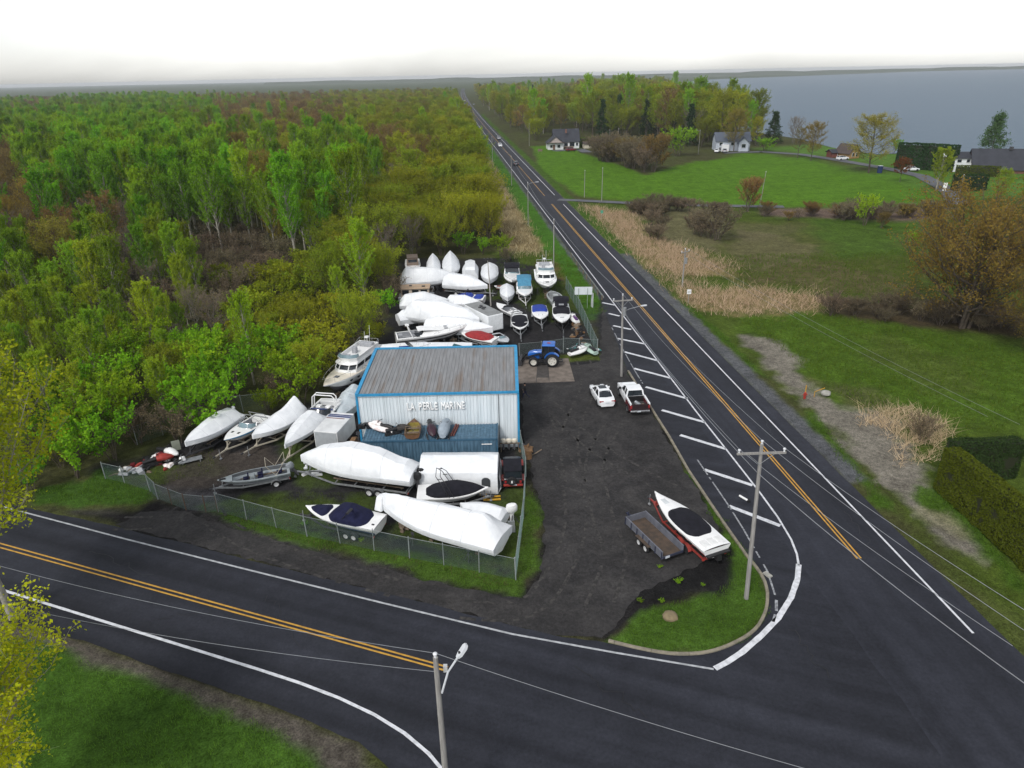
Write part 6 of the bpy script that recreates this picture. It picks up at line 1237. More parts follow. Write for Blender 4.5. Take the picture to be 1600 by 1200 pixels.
wrapped('wrapped boat with a ragged tail poking left in third row', (690, 486), (622, 496), 1.7, 2.8, .5, [(-.02, .5), (.1, .9), (.6, 1.0), (1.01, .1)], .15, .7, 30, 'timber blocks under the ragged-tailed boat', wr=.1)
wrapped('largest shrink-wrapped cruiser in the middle of back yard', (748, 500), (640, 488), 2.1, 3.4, .8, [(-.01, 1.08), (.1, 2.03), (.5, 2.16), (.85, 1.22), (1.01, 0.16)], .3, .5, 31, 'timber blocks under the largest back-yard cruiser', bulge=.4)
wrapped('wrapped boat with bow resting before the white box trailer', (769, 513), (668, 506), 1.7, 2.9, .5, [(-.01, 0.78), (.2, 1.30), (.6, 1.17), (1.01, 0.13)], .2, .7, 32, 'timber blocks under the boat before the box trailer')
# box trailer
p = P(766, 512); cb = thing('box_trailer', 'white box trailer with grey roof among the wrapped boats', 'trailer', (-3.65, 88.1, 0), math.radians(122.5))
MB().box((0, 0, 1.75), (6.2, 2.35, 2.2)).build('box', mk('box_panel_white', (.82, .84, .85), (.74, .76, .77), 1, 4, .5), cb, 30, .04); MB().box((0, 0, 2.88), (6.1, 2.25, .05)).build('roof', mk('grey_roof_sheet', (.24, .25, .25), (.17, .175, .175), 1.2, 6, .8), cb); MB().box((-3.115, 0, 1.75), (.04, 2.1, 2.0)).build('rear_door', mk('box_door', (.78, .80, .81)), cb); MB().box((0, 0, .5), (5.0, 1.0, .16)).build('chassis', STEELD, cb); q = MB(); [q.box((.4 * i - .3, .2 * (-1) ** i, 3.0), (.5, .3, .08), rz=i) for i in range(4)]; q.build('roof_scraps', STEELD, cb)
for x in (-.5, .4): [wheel(cb, (x, s_ * 1.02, .36), .36, .22) for s_ in (-1, 1)]
# express cruiser
b, h = base_boat('long white express cruiser with black side stripes, no cover', (729, 512), (618, 524), 1.9, 3.0, .7, stripe=BLACKP, full=2.0, trlabel='timber blocks under the black-striped express cruiser', name='cabin_cruiser'); deck(h, b, WHITE, 0, 1, (.02, .32, .28, .55), SEATM, crown=.3)
q = MB(); q.loft([[(h.x(t), y * h.hb(t) * .62, h.top(t) + zz) for y in (-1, -.6, .6, 1)] for t, zz in ((.30, .62), (.36, .66), (.5, .5), (.66, .25))]); q.build('coachroof', WHITE, b, 30); windshield(h, b, .42, .55, .5, GLASS, 1.3)
for y in (-.4, .4): MB().box((h.x(.70), y * .9, h.top(.7) + .40), (.45, .35, .04)).build('deck_hatch', SEATM, b)
q = MB(); q.tube([(h.x(.22), -1.35, 1.9), (h.x(.17), -1.2, 2.9), (h.x(.17), 1.2, 2.9), (h.x(.22), 1.35, 1.9)], .06, 6); q.box((h.x(.17), .3, 3.0), (.5, .5, .12)); q.cyl((h.x(.17), -.5, 2.9), (h.x(.15), -.5, 3.6), .02, 5); q.build('radar_arch', WHITE, b); pulpit(h, b, .5, .5)
seats(b, SEATM, [((h.x(x), y, 1.7), (.6, .7, .55)) for x, y in ((.24, .6), (.24, -.6), (.06, 0))])
b, h = base_boat('white runabout under a bright red cover behind the shop', (719, 520), (775, 530), 1.25, 2.3, .45, stripe=BLACKP, tr=1, trlabel='grey trailer under the red-covered runabout', tongue=.4); deck(h, b, WHITE); cover(h, b, [(.1, .05), (.2, .35), (.5, .55), (.72, .35), (.84, .03)], REDC, .02, seed=9)
b, h = base_boat('small grey jet boat beside the red-covered runabout', (794, 535), (772, 521), 1.0, 1.8, .35, tr='none', hull_m=mk('pale_grey_hull', (.45, .47, .49))); deck(h, b, MATS['pale_grey_hull'], 0, 1, (.1, .6, .2, .35), BLACKP); windshield(h, b, .62, .3, .25, PALEGLASS, .5)
wrapped('very long white wrapped hull hidden behind the shop roof', (585, 543), (736, 540), 1.7, 2.6, .5, [(-.01, .3), (.1, .4), (.6, .4), (1.01, .1)], .4, .6, 33, 'timber blocks under the long hull behind the shop')
b, h = base_boat('white cuddy boat peeping over the shop roof at left', (674, 543), (618, 545), 2.3, 2.4, .9, tr=1, trlabel='trailer under the cuddy boat behind the shop roof', stripe=WHITE); deck(h, b, WHITE, 0, 1, (.08, .45, .25, .5), BLUEC); windshield(h, b, .5, .5, .4, GLASS, .8); pulpit(h, b)
b, h = base_boat('white boat with a teal tarpaulin just behind the roof edge', (733, 545), (690, 547), 1.9, 2.2, .9, tr=1, trlabel='trailer under the teal-tarped boat behind the roof'); deck(h, b, WHITE); cover(h, b, [(.35, .05), (.45, .6), (.6, .4), (.9, .03)], mk('tarp_teal', (.02, .10, .11), (.015, .07, .08), 3, 4, .7), .02)
# middle and right of the back yard
wrapped('small shrink-wrapped boat bow-on left of the teal canopy', (793, 466), (792, 447), 1.3, 2.1, .45, [(-.01, .5), (.3, 1.0), (.8, .5), (1.01, .1)], .04, .55, 41, tr=1, trlabel='grey trailer under the small bow-on wrapped boat')
PBL = mk('pale_blue_hull', (.42, .52, .58), (.36, .45, .50), 1.5, 3, .35)
b, h = base_boat('pale blue boat with a teal canopy facing the tractor', (821, 464), (818, 440), 1.5, 2.5, .65, hull_m=WHITE, low=PBL, bot=PBL, tr=1, trlabel='white trailer under the teal-canopied boat', m=mk('trailer_white', (.6, .6, .58))); deck(h, b, WHITE, 0, 1, (.04, .5, .22, .5), SEATM, crown=.15); windshield(h, b, .58, .5, .4, PALEGLASS, .8); bimini(h, b, .08, .42, 2.9, TEALC); q = MB(); q.loft([[(h.x(.5), -1.05, 1.95), (h.x(.5), 1.05, 1.95)], [(h.x(.42), -1.0, 2.85), (h.x(.42), 1.0, 2.85)]]); q.build('canopy_front', TEALC, b)
b, h = base_boat('little white tender lying by the back row boats', (772, 447), (789, 447), .7, 1.3, .15, tr='none', name='tender'); deck(h, b, WHITE, 0, 1, (.05, .75, .12, .35), mk('tender_red', (.25, .10, .07)))
b, h = base_boat('white open bowrider lying askew right of the pole', (776, 474), (808, 489), 1.15, 2.0, .4, tr='none', stripe=SEATM); deck(h, b, WHITE, 0, 1, (.06, .55, .2, .45), SEATM); windshield(h, b, .56, .4, .3, GLASS, .6); seats(b, WHITE, [((h.x(.2), 0, .95), (.5, 1.3, .4))])
b, h = base_boat('white boat with black cover and tower, left of three on trailers', (813, 516), (811, 491), 1.15, 2.4, .45, tr=1, trlabel='galvanised trailer under the black-covered tower boat', tongue=1.9, ax_at=-.1); deck(h, b, WHITE); cover(h, b, [(.05, .04), (.15, .3), (.45, .5), (.6, .45), (.88, .02)], BLACKC, .12); tower(h, b, .35, 1.3, BLACKP, -.5, .7)
for sg in (-1, 1): MB().box((h.x(.66), sg * .62, h.top(.66) + .30), (.12, .8, .04), rz=sg * .3).build('cover_strap', WHITE, b)
b, h = base_boat('white boat with bright blue cockpit cover, middle of three', (846, 500), (842, 477), 1.25, 2.3, .5, tr=1, trlabel='galvanised trailer under the bright blue covered boat', tongue=1.8, low=BLACKP, bot=BLACKP); deck(h, b, WHITE, crown=.12); cover(h, b, [(.02, .1), (.1, .4), (.42, .45), (.5, .03)], BLUEC, .06, arch=.15); seats(b, CHROME, [((h.x(.72), y, h.top(.72) + .15), (.5, .05, .04)) for y in (-.25, .25)], 'grab_rail', 0)
b, h = base_boat('white boat with black canopy and black trailer, right of three', (879, 506), (876, 474), 1.45, 2.5, .55, tr=2, trlabel='black trailer under the black-canopied boat by fence', m=BLACKP, tongue=1.9, bot=BLACKP); deck(h, b, WHITE, crown=.15); cover(h, b, [(.2, .1), (.3, .5), (.5, .5), (.6, .03)], BLACKC, .06, arch=.2); bimini(h, b, .05, .28, 2.7, BLACKC, BLACKP); q = MB(); q.loft([[(h.x(.32), -.9, 1.9), (h.x(.32), .9, 1.9)], [(h.x(.27), -.9, 2.65), (h.x(.27), .9, 2.65)]]); q.build('canopy_front', BLACKC, b); MB().box((h.x(.34), 0, 2.25), (.03, .7, .22)).build('clear_panel', SEATM, b); MB().box((h.x(.78), 0, h.top(.78) + .18), (.3, .5, .03)).build('deck_hatch', SEATM, b)
p = P(868, 484); ab = thing('work_boat', 'bare aluminium work boat with its square stern to the lot', 'boat', (p.x, p.y + 2.4, 0), PI / 2 + .15); hh = Hull(5.2, 2.3, .45, 1.35, 2.6, .05, .08); ALB = mk('raw_aluminium', (.42, .44, .44), (.32, .34, .34), 2, 4, .5, metal=.3); hh.build(ab, ALB, ALB, ALB, ALB); deck(hh, ab, ALB, 0, 1, (.06, .8, .18, .6), mk('alu_floor', (.22, .23, .235))); MB().box((-.6, 0, 1.3), (.9, .7, .9)).build('console', ALB, ab, 30); MB().box((-2.2, .5, 1.2), (.6, .8, .5)).build('locker', ALB, ab, 30); cradle('timber blocks under the bare aluminium work boat', (p.x, p.y + 2.4, 0), PI / 2 + .15, 5.2, 2.3, .45)
# boat on the red trailer and the utility trailer
b, h = base_boat('sleek white speedboat with black cover on the red trailer', (1023, 769), (1121, 855), 1.45, 2.45, .55, low=CARR, stripe=WHITE, bot=CARR, full=1.75, tr='none', sheer=.02)
deck(h, b, WHITE, crown=.10); cover(h, b, [(.19, .10), (.22, .22), (.45, .42), (.6, .28), (.67, .02)], BLACKC, .13, arch=.42); MB().box((h.x(.80), .1, h.top(.8) + .125), (.7, .4, .015), top=(.8, .8)).build('deck_hatch', mk('pale_hatch', (.6, .63, .64)), b, 30); seats(b, mk('sunpad_white', (.7, .7, .69)), [((h.x(.08), y, h.top(.08) + .12), (.7, .5, .05)) for y in (-.6, 0, .6)], 'sun_pad', .02)
for i in range(4): 
    for sg in (-1, 1): MB().box((h.x(.10 + .1 * i), sg * (h.hb(.1) - .015), 1.18), (.45 - .08 * i, .05, .05)).build('side_vent', BLACKP, b)
MB().box((h.x(0) - .2, 0, .75), (.4, .4, .35), top=(.7, .8)).build('stern_drive', BLACKP, b, 30); MB().box((h.x(0) - .12, 0, 1.0), (.3, 1.9, .1)).build('swim_platform', BLACKP, b, 30); loc, rz, L_ = place((1023, 769), (1121, 855), 1.45); REDT = mk('trailer_red', (.30, .045, .035), (.22, .035, .028), 3, 4, .5); trailer('red painted tandem trailer carrying the sleek speedboat', loc, rz, L_, 2.45, 2, REDT, tongue=.7, wr=.36, ax_at=-.2, rim=STEELD)
a, c = P(992, 822), P(1050, 878); rz = math.atan2(a.y - c.y, a.x - c.x); m_ = (a + c) / 2; L_ = (a - c).length; ut = thing('utility_trailer', 'empty grey-sided utility trailer with rusty floor in the lot', 'trailer', (m_.x, m_.y, .012), rz + .0)
GRS = mk('faded_grey_paint', (.13, .135, .16), (.09, .095, .115), 2, 5, .7, rnd=.05); RF = mk('rusty_floor', (.095, .065, .045), (.055, .042, .033), 2.5, 6, .9, .3, 12); uw = 1.75
MB().box((0, 0, .52), (L_, uw - .04, .06)).build('floor', RF, ut); 
for sg in (-1, 1):
    sd_ = MB().box((0, sg * uw / 2, .82), (L_, .05, .56)).build('side_wall', GRS, ut, 30)
    for i in range(7): MB().box((-L_ / 2 + .05 + i * (L_ - .1) / 6, sg * (uw / 2 + .045), .78), (.07, .05, .62)).build('stake', mk('stake_navy', (.02, .024, .05)), sd_)
    MB().bar((-L_ / 2, sg * uw / 2, 1.11), (L_ / 2, sg * uw / 2, 1.11), .08, .05).build('top_rail', GRS, sd_)
    for x in (-.42, .42): wheel(ut, (x - .2, sg * (uw / 2 + .16), .31), .31, .19, RIM)
    MB().box((-.2, sg * (uw / 2 + .16), .66), (1.6, .26, .05)).build('fender', RF, ut, 30)
MB().box((L_ / 2, 0, .82), (.05, uw, .56)).build('front_wall', GRS, ut, 30); MB().box((-L_ / 2, 0, .62), (.05, uw, .18)).build('tailboard', mk('tail_navy', (.03, .035, .06)), ut, 30); MB().box((-L_ / 2 - .035, .45, .60), (.02, .36, .18)).build('number_plate', MATS['plate'], ut); q = MB(); q.bar((L_ / 2, -.5, .45), (L_ / 2 + 1.0, 0, .45), .09); q.bar((L_ / 2, .5, .45), (L_ / 2 + 1.0, 0, .45), .09); q.cyl((L_ / 2 + .8, .08, .02), (L_ / 2 + .8, .08, .85), .035, 6); q.box((L_ / 2 + 1.05, 0, .47), (.2, .12, .12)); q.build('drawbar', mk('stake_navy', (.02, .024, .05)), ut)
# ------------------------------------------------------------------ small things in the yards
def heap(name, label, cat, px, py, mats, n, sx, sy, sz, seed):
    r = random.Random(seed); p = P(px, py); t = thing(name, label, cat, (p.x, p.y, 0))
    for i in range(n):
        q = MB(); d = (r.uniform(.2, .9), r.uniform(.15, .6), r.uniform(.08, .4)); x, y = r.gauss(0, sx * .4), r.gauss(0, sy * .4); z = max(.05, sz * (1 - (x / sx) ** 2 - (y / sy) ** 2) * r.random()); 
        k = r.random()
        if k < .5: q.box((0, 0, 0), d, top=(r.uniform(.5, 1), r.uniform(.5, 1)))
        elif k < .75: q.tube([(-d[0], 0, 0), (0, r.uniform(-.2, .2), .1), (d[0], 0, 0)], .05, 5)
        else: q.sph((0, 0, 0), (d[0] * .5, d[1] * .6, d[2] * .7), 8, 5)
        o = q.build('scrap_piece', mats[r.randrange(len(mats))], t, 30); o.location = (x, y, z); o.rotation_euler = (r.uniform(-.5, .5), r.uniform(-.5, .5), r.random() * 6)
    return t
heap('scrap_heap', 'heap of red and white snowmobile scrap by the left fence', 'scrap', 250, 722, [REDP, MAROON, WHITE, BLACKP, PINK], 34, 2.2, 1.6, .7, 3)
snowmobile('wrecked red snowmobile in the heap by left fence', 247, 720, .1, .6, REDP, None, .95); snowmobile('white and black snowmobile behind the red wreck', 262, 707, .15, -.4, WHITE, None, .9)
p = P(298, 722); q = thing('plank_ramp', 'grey metal ramp with white bag lying left of first boat', 'ramp', (p.x, p.y, 0), .5); MB().box((0, 0, .25), (2.0, .7, .06)).build('ramp_plate', ALU, q); MB().box((-.6, .1, .5), (.6, .5, .35), top=(.7, .7)).build('bag', WHITE, q, 30, .08); MB().box((.8, 0, .12), (.1, .7, .24)).build('foot', GALV, q)
p = P(277, 704); tag(MB().box((0, 0, .55), (.7, .06, 1.0), rz=.5).build('grey_board', mk('board_green_grey', (.30, .32, .26))), 'pale green board standing in the scrap by the left fence', 'board').location = (p.x, p.y, 0)
heap('scrap_heap', 'heap of white plastic sheets against the leftmost fence', 'scrap', 205, 738, [WHITE, WOODM, SEATM], 16, 1.6, .8, .35, 5)
heap('scrap_heap', 'jumble of brown racks and crates along the roadside fence', 'scrap', 902, 520, [WOODM, MATS['rusty_boards'], RUB, GREYB], 40, 1.0, 4.0, .9, 7)
heap('scrap_heap', 'pile of jet ski parts and frames behind the gate fence', 'scrap', 908, 549, [WHITE, BLACKP, GREYB, SEATM, mk('teal_plastic', (.06, .22, .22))], 34, 2.2, .9, .9, 8)
pwc('white and black jet ski standing behind the gate fence', 903, 549, .3, .6, WHITE, BLACKP); pwc('white jet ski next to the black-canopied boat', 897, 498, .5, 1.8, WHITE, mk('violet_seat', (.10, .04, .14)))
pwc('pale green jet ski in the corner behind the gate fence', 922, 546, .2, 2.0, mk('pale_green_pwc', (.40, .52, .45)), BLACKP)
p = P(797, 706); q = thing('motor_rack', 'white outboard motors on a rack against the shop wall', 'motor rack', (p.x, p.y, 0)); MB().bar((-.9, 0, .9), (.9, 0, .9), .1).bar((-.8, 0, 0), (-.8, 0, .9), .08).bar((.8, 0, 0), (.8, 0, .9), .08).build('rack', WOODM, q)
for x in (-.5, .0, .5): outboard(q, x, 0, .95, .75, CREAM)
heap('debris_pile', 'brown debris and weeds outside the fence beside the shop', 'debris', 824, 708, [WOODM, MATS['rusty_boards'], STEELD], 22, .6, 1.6, .5, 11)
p = P(833, 690); tag(MB().cyl((0, 0, 0), (0, 0, .85), .3, 14).tube([(.31 * math.cos(a), .31 * math.sin(a), .3) for a in np.linspace(0, 6.28, 14)[:-1]], .02, 4, 0, False, True).build('steel_drum', MATS['rusty_boards'], None, 30), 'rusty steel drum by the debris beside the shop', 'drum').location = (P(826, 716).x, P(826, 716).y, 0)
# floodlight mast
p = P(767, 478); mast = thing('floodlight_mast', 'thin floodlight pole standing among the back yard boats', 'light pole', (p.x, p.y, 0)); MB().tube([(0, 0, 0), (-.1, 0, 3.6), (-.25, 0, 7.2)], [.10, .08, .06], 8).build('pole', mk('pole_weathered', (.40, .38, .35), (.28, .26, .24), 3, 5, .9, stretch=(4, 4, .3)), mast)
for x in (-.75, -.25, .25): MB().box((x, -.1, 7.1), (.34, .22, .3), top=(.7, 1)).build('floodlight', BLACKP, mast, 30)
MB().bar((-.95, 0, 6.95), (.45, 0, 6.95), .06).build('crossbar', STEELD, mast)
# ------------------------------------------------------------------ person walking by the shop
p = P(821, 623); person = thing('person', 'person in dark jacket and navy trousers walking beside the shop', 'person', (p.x, p.y, .012), PI * .95)
def skin_body(parent, joints, bones, rad):
    me = bpy.data.meshes.new('body'); me.from_pydata([joints[k] for k in joints], [(list(joints).index(a), list(joints).index(b)) for a, b in bones], [])
    o = link('body', me, parent); sk = o.modifiers.new('skin', 'SKIN'); 
    for i, k in enumerate(joints): r_ = rad[k]; me.skin_vertices[0].data[i].radius = (r_, r_); me.skin_vertices[0].data[i].use_root = (k == 'pelvis')
    sk.use_smooth_shade = True; sb = o.modifiers.new('smooth', 'SUBSURF'); sb.levels = 1; sb.render_levels = 2; return o
J = {'pelvis': (0, 0, .95), 'waist': (.01, 0, 1.12), 'chest': (.03, 0, 1.35), 'neck': (.05, 0, 1.52), 'head': (.07, 0, 1.60), 'crown': (.08, 0, 1.75), 'shl': (.03, .19, 1.42), 'ell': (-.08, .24, 1.16), 'hal': (.08, .22, .95), 'fil': (.12, .22, .87), 'shr': (.03, -.19, 1.42), 'elr': (.02, -.26, 1.15), 'har': (.22, -.22, 1.0), 'fir': (.28, -.21, .96), 'hil': (0, .1, .90), 'knl': (.22, .10, .52), 'anl': (.26, .1, .10), 'tol': (.44, .11, .05), 'hir': (0, -.1, .90), 'knr': (-.08, -.1, .50), 'anr': (-.42, -.1, .20), 'tor': (-.32, -.11, .05)}
RA = dict(pelvis=.15, waist=.135, chest=.165, neck=.06, head=.09, crown=.085, shl=.075, ell=.052, hal=.036, fil=.03, shr=.075, elr=.052, har=.036, fir=.03, hil=.10, knl=.066, anl=.045, tol=.04, hir=.10, knr=.066, anr=.045, tor=.04)
bd = skin_body(person, J, [('pelvis', 'waist'), ('waist', 'chest'), ('chest', 'neck'), ('neck', 'head'), ('head', 'crown'), ('chest', 'shl'), ('shl', 'ell'), ('ell', 'hal'), ('hal', 'fil'), ('chest', 'shr'), ('shr', 'elr'), ('elr', 'har'), ('har', 'fir'), ('pelvis', 'hil'), ('hil', 'knl'), ('knl', 'anl'), ('anl', 'tol'), ('pelvis', 'hir'), ('hir', 'knr'), ('knr', 'anr'), ('anr', 'tor')], RA)
pm = bpy.data.materials.new('clothes_and_skin'); pm.use_nodes = True; n = pm.node_tree.nodes; l = pm.node_tree.links; n['Principled BSDF'].inputs['Roughness'].default_value = .85
tc = n.new('ShaderNodeTexCoord'); sx = n.new('ShaderNodeSeparateXYZ'); l.new(tc.outputs['Object'], sx.inputs[0]); cr_ = n.new('ShaderNodeValToRGB'); cr_.color_ramp.interpolation = 'CONSTANT'; mr = n.new('ShaderNodeMapRange'); mr.inputs[2].default_value = 1.8; l.new(sx.outputs['Z'], mr.inputs[0]); l.new(mr.outputs[0], cr_.inputs[0])
e = cr_.color_ramp.elements; e[0].position = 0; e[0].color = (.02, .018, .016, 1); e[1].position = .075; e[1].color = (.012, .016, .045, 1)
for pos, c_ in ((.54, (.012, .012, .015)), (.845, (.45, .27, .19))): x_ = e.new(pos); x_.color = (*c_, 1)
l.new(cr_.outputs[0], n['Principled BSDF'].inputs['Base Color']); bd.data.materials.append(pm)
MB().sph((.06, 0, 1.765), (.115, .10, .095), 10, 7).build('cap', BLACKC, person)
# hands with separate fingers
for sg, ha in ((1, (.12, .22, .90)), (-1, (.27, -.215, .975))):
    q = MB(); q.sph(ha, (.045, .022, .05), 8, 5)
    for i in range(4): q.tube([(ha[0] + .02 - .014 * i, ha[1], ha[2] - .03), (ha[0] + .03 - .016 * i, ha[1] - sg * .01, ha[2] - .085 + .006 * i), (ha[0] + .02 - .016 * i, ha[1] - sg * .03, ha[2] - .115 + .008 * i)], .0085, 5)
    q.tube([(ha[0] + .035, ha[1], ha[2]), (ha[0] + .065, ha[1] - sg * .01, ha[2] - .03), (ha[0] + .07, ha[1] - sg * .02, ha[2] - .06)], .0095, 5); q.build('hand', mk('skin', (.45, .27, .19)), person)
# ------------------------------------------------------------------ chain-link fences
FPOST = mk('fence_post', (.24, .27, .265), (.17, .19, .19), 4, 4, .6); LINKM = mk('green_link_wire', (.10, .16, .145), (.07, .12, .11), 3, 3, .6)
_lc = {}
def link_mesh(w, h, tilt=False):
    key = (round(w, 2), round(h, 2))
    if key in _lc: return _lc[key]
    q = MB(); sp_ = .10; r = .0022; k = int((w + h) / sp_)
    for d in (1, -1):
        for i in range(k):
            s0 = i * sp_; x0, z0 = (s0 - h, 0); x1, z1 = (s0, h)
            if x0 < 0: z0 = -x0; x0 = 0
            if x1 > w: z1 = h - (x1 - w); x1 = w
            if z1 - z0 < .03: continue
            a, b = ((x0, 0, z0), (x1, 0, z1)) if d == 1 else ((x0, .006, h - z0), (x1, .006, h - z1)); q.bar(a, b, r * 2)
    _lc[key] = q.mesh('mesh_panel', LINKM, 0); return _lc[key]
def fence(name, label, pts, h=1.8, step=2.6, rail=True):
    t = thing(name, label, 'fence', tuple(pts[0]))
    o0 = pts[0]; first = True
    for a, b in zip(pts, pts[1:]):
        d = b - a; k = max(1, round(d.length / step)); w = d.length / k; ang = math.atan2(d.y, d.x); n_ = d.normalized()
        for i in range(k + 1):
            if i == k and b is not pts[-1]: continue
            p = a + d * (i / k) - o0; q = MB().cyl((0, 0, 0), (0, 0, h + .06), .03 if 0 < i < k else .042, 7); q.sph((0, 0, h + .07), .05, 7, 4); o = q.build('post', FPOST, t); o.location = p; o.rotation_euler = (random.uniform(-.03, .03), random.uniform(-.03, .03), 0)
            if i < k: m = link('mesh_panel', link_mesh(w, h - .08), t, p + Vector((0, 0, .04)), (0, 0, ang))
        if rail: MB().cyl(tuple(a - o0 + Vector((0, 0, h))), tuple(b - o0 + Vector((0, 0, h))), .017, 6).build('top_rail', FPOST, t)
    return t
fence('chain_link_fence', 'green chain-link fence along the front of the yard by the side road', W([(341, 800), (480, 838), (640, 872), (806, 906)]))
fence('chain_link_fence', 'chain-link fence running from the front corner back to shop', W([(806, 906), (818, 810), (822, 745), (813, 700)]))
fence('chain_link_fence', 'chain-link fence between the back yard and the road verge', W([(884, 452), (905, 490), (933, 555)]), 2.0)
fence('chain_link_fence', 'short chain-link fence with white post left of the roadside corner', W([(933, 555), (905, 553), (880, 552)]), 2.0)
fence('chain_link_fence', 'leaning chain-link fence at the far left by the scrap heap', W([(165, 748), (195, 755), (235, 768), (247, 780)]), 1.6, 2.2)
fence('chain_link_fence', 'chain-link fence along the bushes behind the left boats', W([(215, 695), (255, 680), (300, 652), (420, 640)]), 1.9, 3.0)
fence('chain_link_gate', 'closed chain-link gate panels behind the blue tractor', W([(812, 560), (846, 557), (880, 552)]), 1.9, 2.4)
g = fence('chain_link_gate', 'rusty chain-link gate standing at the left yard entrance', W([(247, 780), (291, 797), (322, 800), (341, 800)]), 1.5, 1.7); g['category'] = 'gate'
for o in g.children:
    if o.name.startswith('post'): o.data.materials[0] = mk('rusty_post', (.12, .075, .05), (.08, .05, .035), 4, 4, .9)
p = P(906, 553); 
# ------------------------------------------------------------------ poles and wires
POLEM = mk('pole_wood_grey', (.30, .29, .275), (.20, .19, .18), 3, 6, .95, .3, 12, stretch=(6, 6, .4)); INS = mk('insulator_white', (.65, .66, .68), (.55, .56, .58), 3, 2, .3); WIREM = mk('wire_grey', (.22, .23, .25), (.18, .19, .2), 3, 2, .5)
def pole(label, x, y, h, lean=(0, 0), arm=None, lamp=None, r=.15, trans=False, group=None, name='utility_pole'):
    t = thing(name, label, 'utility pole', (x, y, 0), 0, group); topx, topy = lean
    MB().tube([(0, 0, -.1), (topx * .5, topy * .5, h * .5), (topx, topy, h)], [r, r * .85, r * .68], 10).build('post', POLEM, t); pts = []
    if arm:
        an, ln, zz = arm; d = Vector((math.cos(an), math.sin(an), 0)); c = Vector((topx, topy, h - zz)); MB().bar(c - d * ln / 2 - Vector((0, .14, 0)), c + d * ln / 2 - Vector((0, .14, 0)), .1, .13).build('crossarm', POLEM, t, 30)
        br = MB(); [br.bar(c + d * (sg * ln * .3) - Vector((0, .14, 0)), c - Vector((0, .12, .75)), .03) for sg in (-1, 1)]; br.build('brace', GALV, t)
        for f in (-.46, .46): q = c + d * ln * f - Vector((0, .14, 0)); k = MB(); k.cyl(q + Vector((0, 0, .06)), q + Vector((0, 0, .22)), .05, 8); k.sph(q + Vector((0, 0, .25)), (.1, .1, .07), 8, 5); k.build('insulator', INS, t); pts.append(Vector((x, y, 0)) + q + Vector((0, 0, .3)))
    q = Vector((topx, topy, h)); k = MB(); k.cyl(q, q + Vector((0, 0, .16)), .05, 8); k.sph(q + Vector((0, 0, .18)), (.1, .1, .07), 8, 5); k.build('insulator', INS, t); pts.append(Vector((x, y, 0)) + q + Vector((0, 0, .22)))
    if lamp:
        la, ll, lz = lamp; d = Vector((math.cos(la), math.sin(la), 0)); c = Vector((topx, topy, lz)); e_ = c + d * ll + Vector((0, 0, .45)); MB().tube([c, c + d * ll * .4 + Vector((0, 0, .3)), e_], .04, 7).build('lamp_arm', GALV, t)
        k = MB(); u = Vector((-d.y, d.x, 0)); k.loft([[e_ + d * f + u * (wd * s1) + Vector((0, 0, zz)) for s1, zz in ((-1, -.03), (-.8, .05), (.8, .05), (1, -.03))] for f, wd in ((0, .08), (.15, .16), (.6, .17), (.75, .08))], 0, True, True, True); k.build('lamp_head', mk('lamp_grey', (.55, .57, .60)), t, 30)
    if trans: MB().cyl((topx + .25, topy - .1, h - 2.2), (topx + .25, topy - .1, h - 1.3), .2, 10).build('transformer', GALV, t)
    return pts
_wn = 0
def wire(a, b, sag, label, r=.014):
    n_ = 14; pts = []
    for i in range(n_ + 1): f = i / n_; q = a.lerp(b, f); q = Vector((q.x, q.y, q.z - 4 * sag * f * (1 - f))); pts.append(q)
    o = a; mb = MB().tube([p - o for p in pts], r, 5); k = mb.build('wire', WIREM); k.location = o; tag(k, label, 'wire', 'overhead wires'); return k
pa = P(1166, 935); ang_arm = math.atan2(RN.y, RN.x)
big = pole('big grey utility pole on the grass island at the junction', pa.x, pa.y, 11.5, (-.45, .1), (.02, 2.9, .55)); pb = P(971, 588)
mid = pole('utility pole with crossarm and street lamp beside the pickup', pb.x, pb.y, 9.5, (-.3, 0), (.15, 2.2, .5), (.35, 2.3, 7.6), .14, True)
MB_ = None
# the line goes on towards and past the camera on the right
q0 = R(-34, -5.5); near_ = [Vector((q0.x + dx, q0.y, 11.2)) for dx in (-1.3, 1.3, 0)]
names3 = ('left', 'right', 'middle')
for i in range(3):
    wire(big[i], mid[i], .5, f'{names3[i]} wire from the island pole to the pole by the pickup'); wire(big[i], near_[i], .25, f'{names3[i]} wire leaving the island pole towards the viewer')
wire(big[2] - Vector((0, 0, 2.2)), mid[2] - Vector((0, 0, 1.7)), .6, 'low cable from the island pole to the pole by pickup', .022); wire(big[2] - Vector((0, 0, 2.2)), near_[2] - Vector((0, 0, 2.2)), .3, 'low cable leaving the island pole towards the viewer', .022)
# wires over the main road
prev = None
for k, (bp_, h_, lamp_) in enumerate(((P(865, 432), 9.5, None), (P(825.3, 352), 9.3, (.3, 1.8, 9.0)), (P(799.5, 290), 8.6, None), (P(769.8, 253), 9.3, None), (P(736, 190), 10, None), (P(731, 170), 10, None))):
    lab = ('slim pole on the verge just behind the yard signboard', 'street lamp pole second along the left verge', 'slim pole third along the left verge', 'slim pole fourth along the left verge', 'far slim pole fifth along the left verge', 'farthest slim pole on the left verge')[k]
    pt = pole(lab, bp_.x, bp_.y, h_, (0, 0), None, lamp_, .11)
    if prev is None: wire(mid[2], pt[-1], .6, 'wire from the pickup pole to the first verge pole', .02)
    else: wire(prev, pt[-1], .6, f'wire along the left verge, span {("one", "two", "three", "four", "five")[k - 1]} behind the yard', .02)
    prev = pt[-1]
rp = P(1066, 447); rpt = pole('dark utility pole with crossarms in the reeds right of road', rp.x, rp.y, 5.9, (0, 0), (.6, 1.8, .35), None, .13, True)
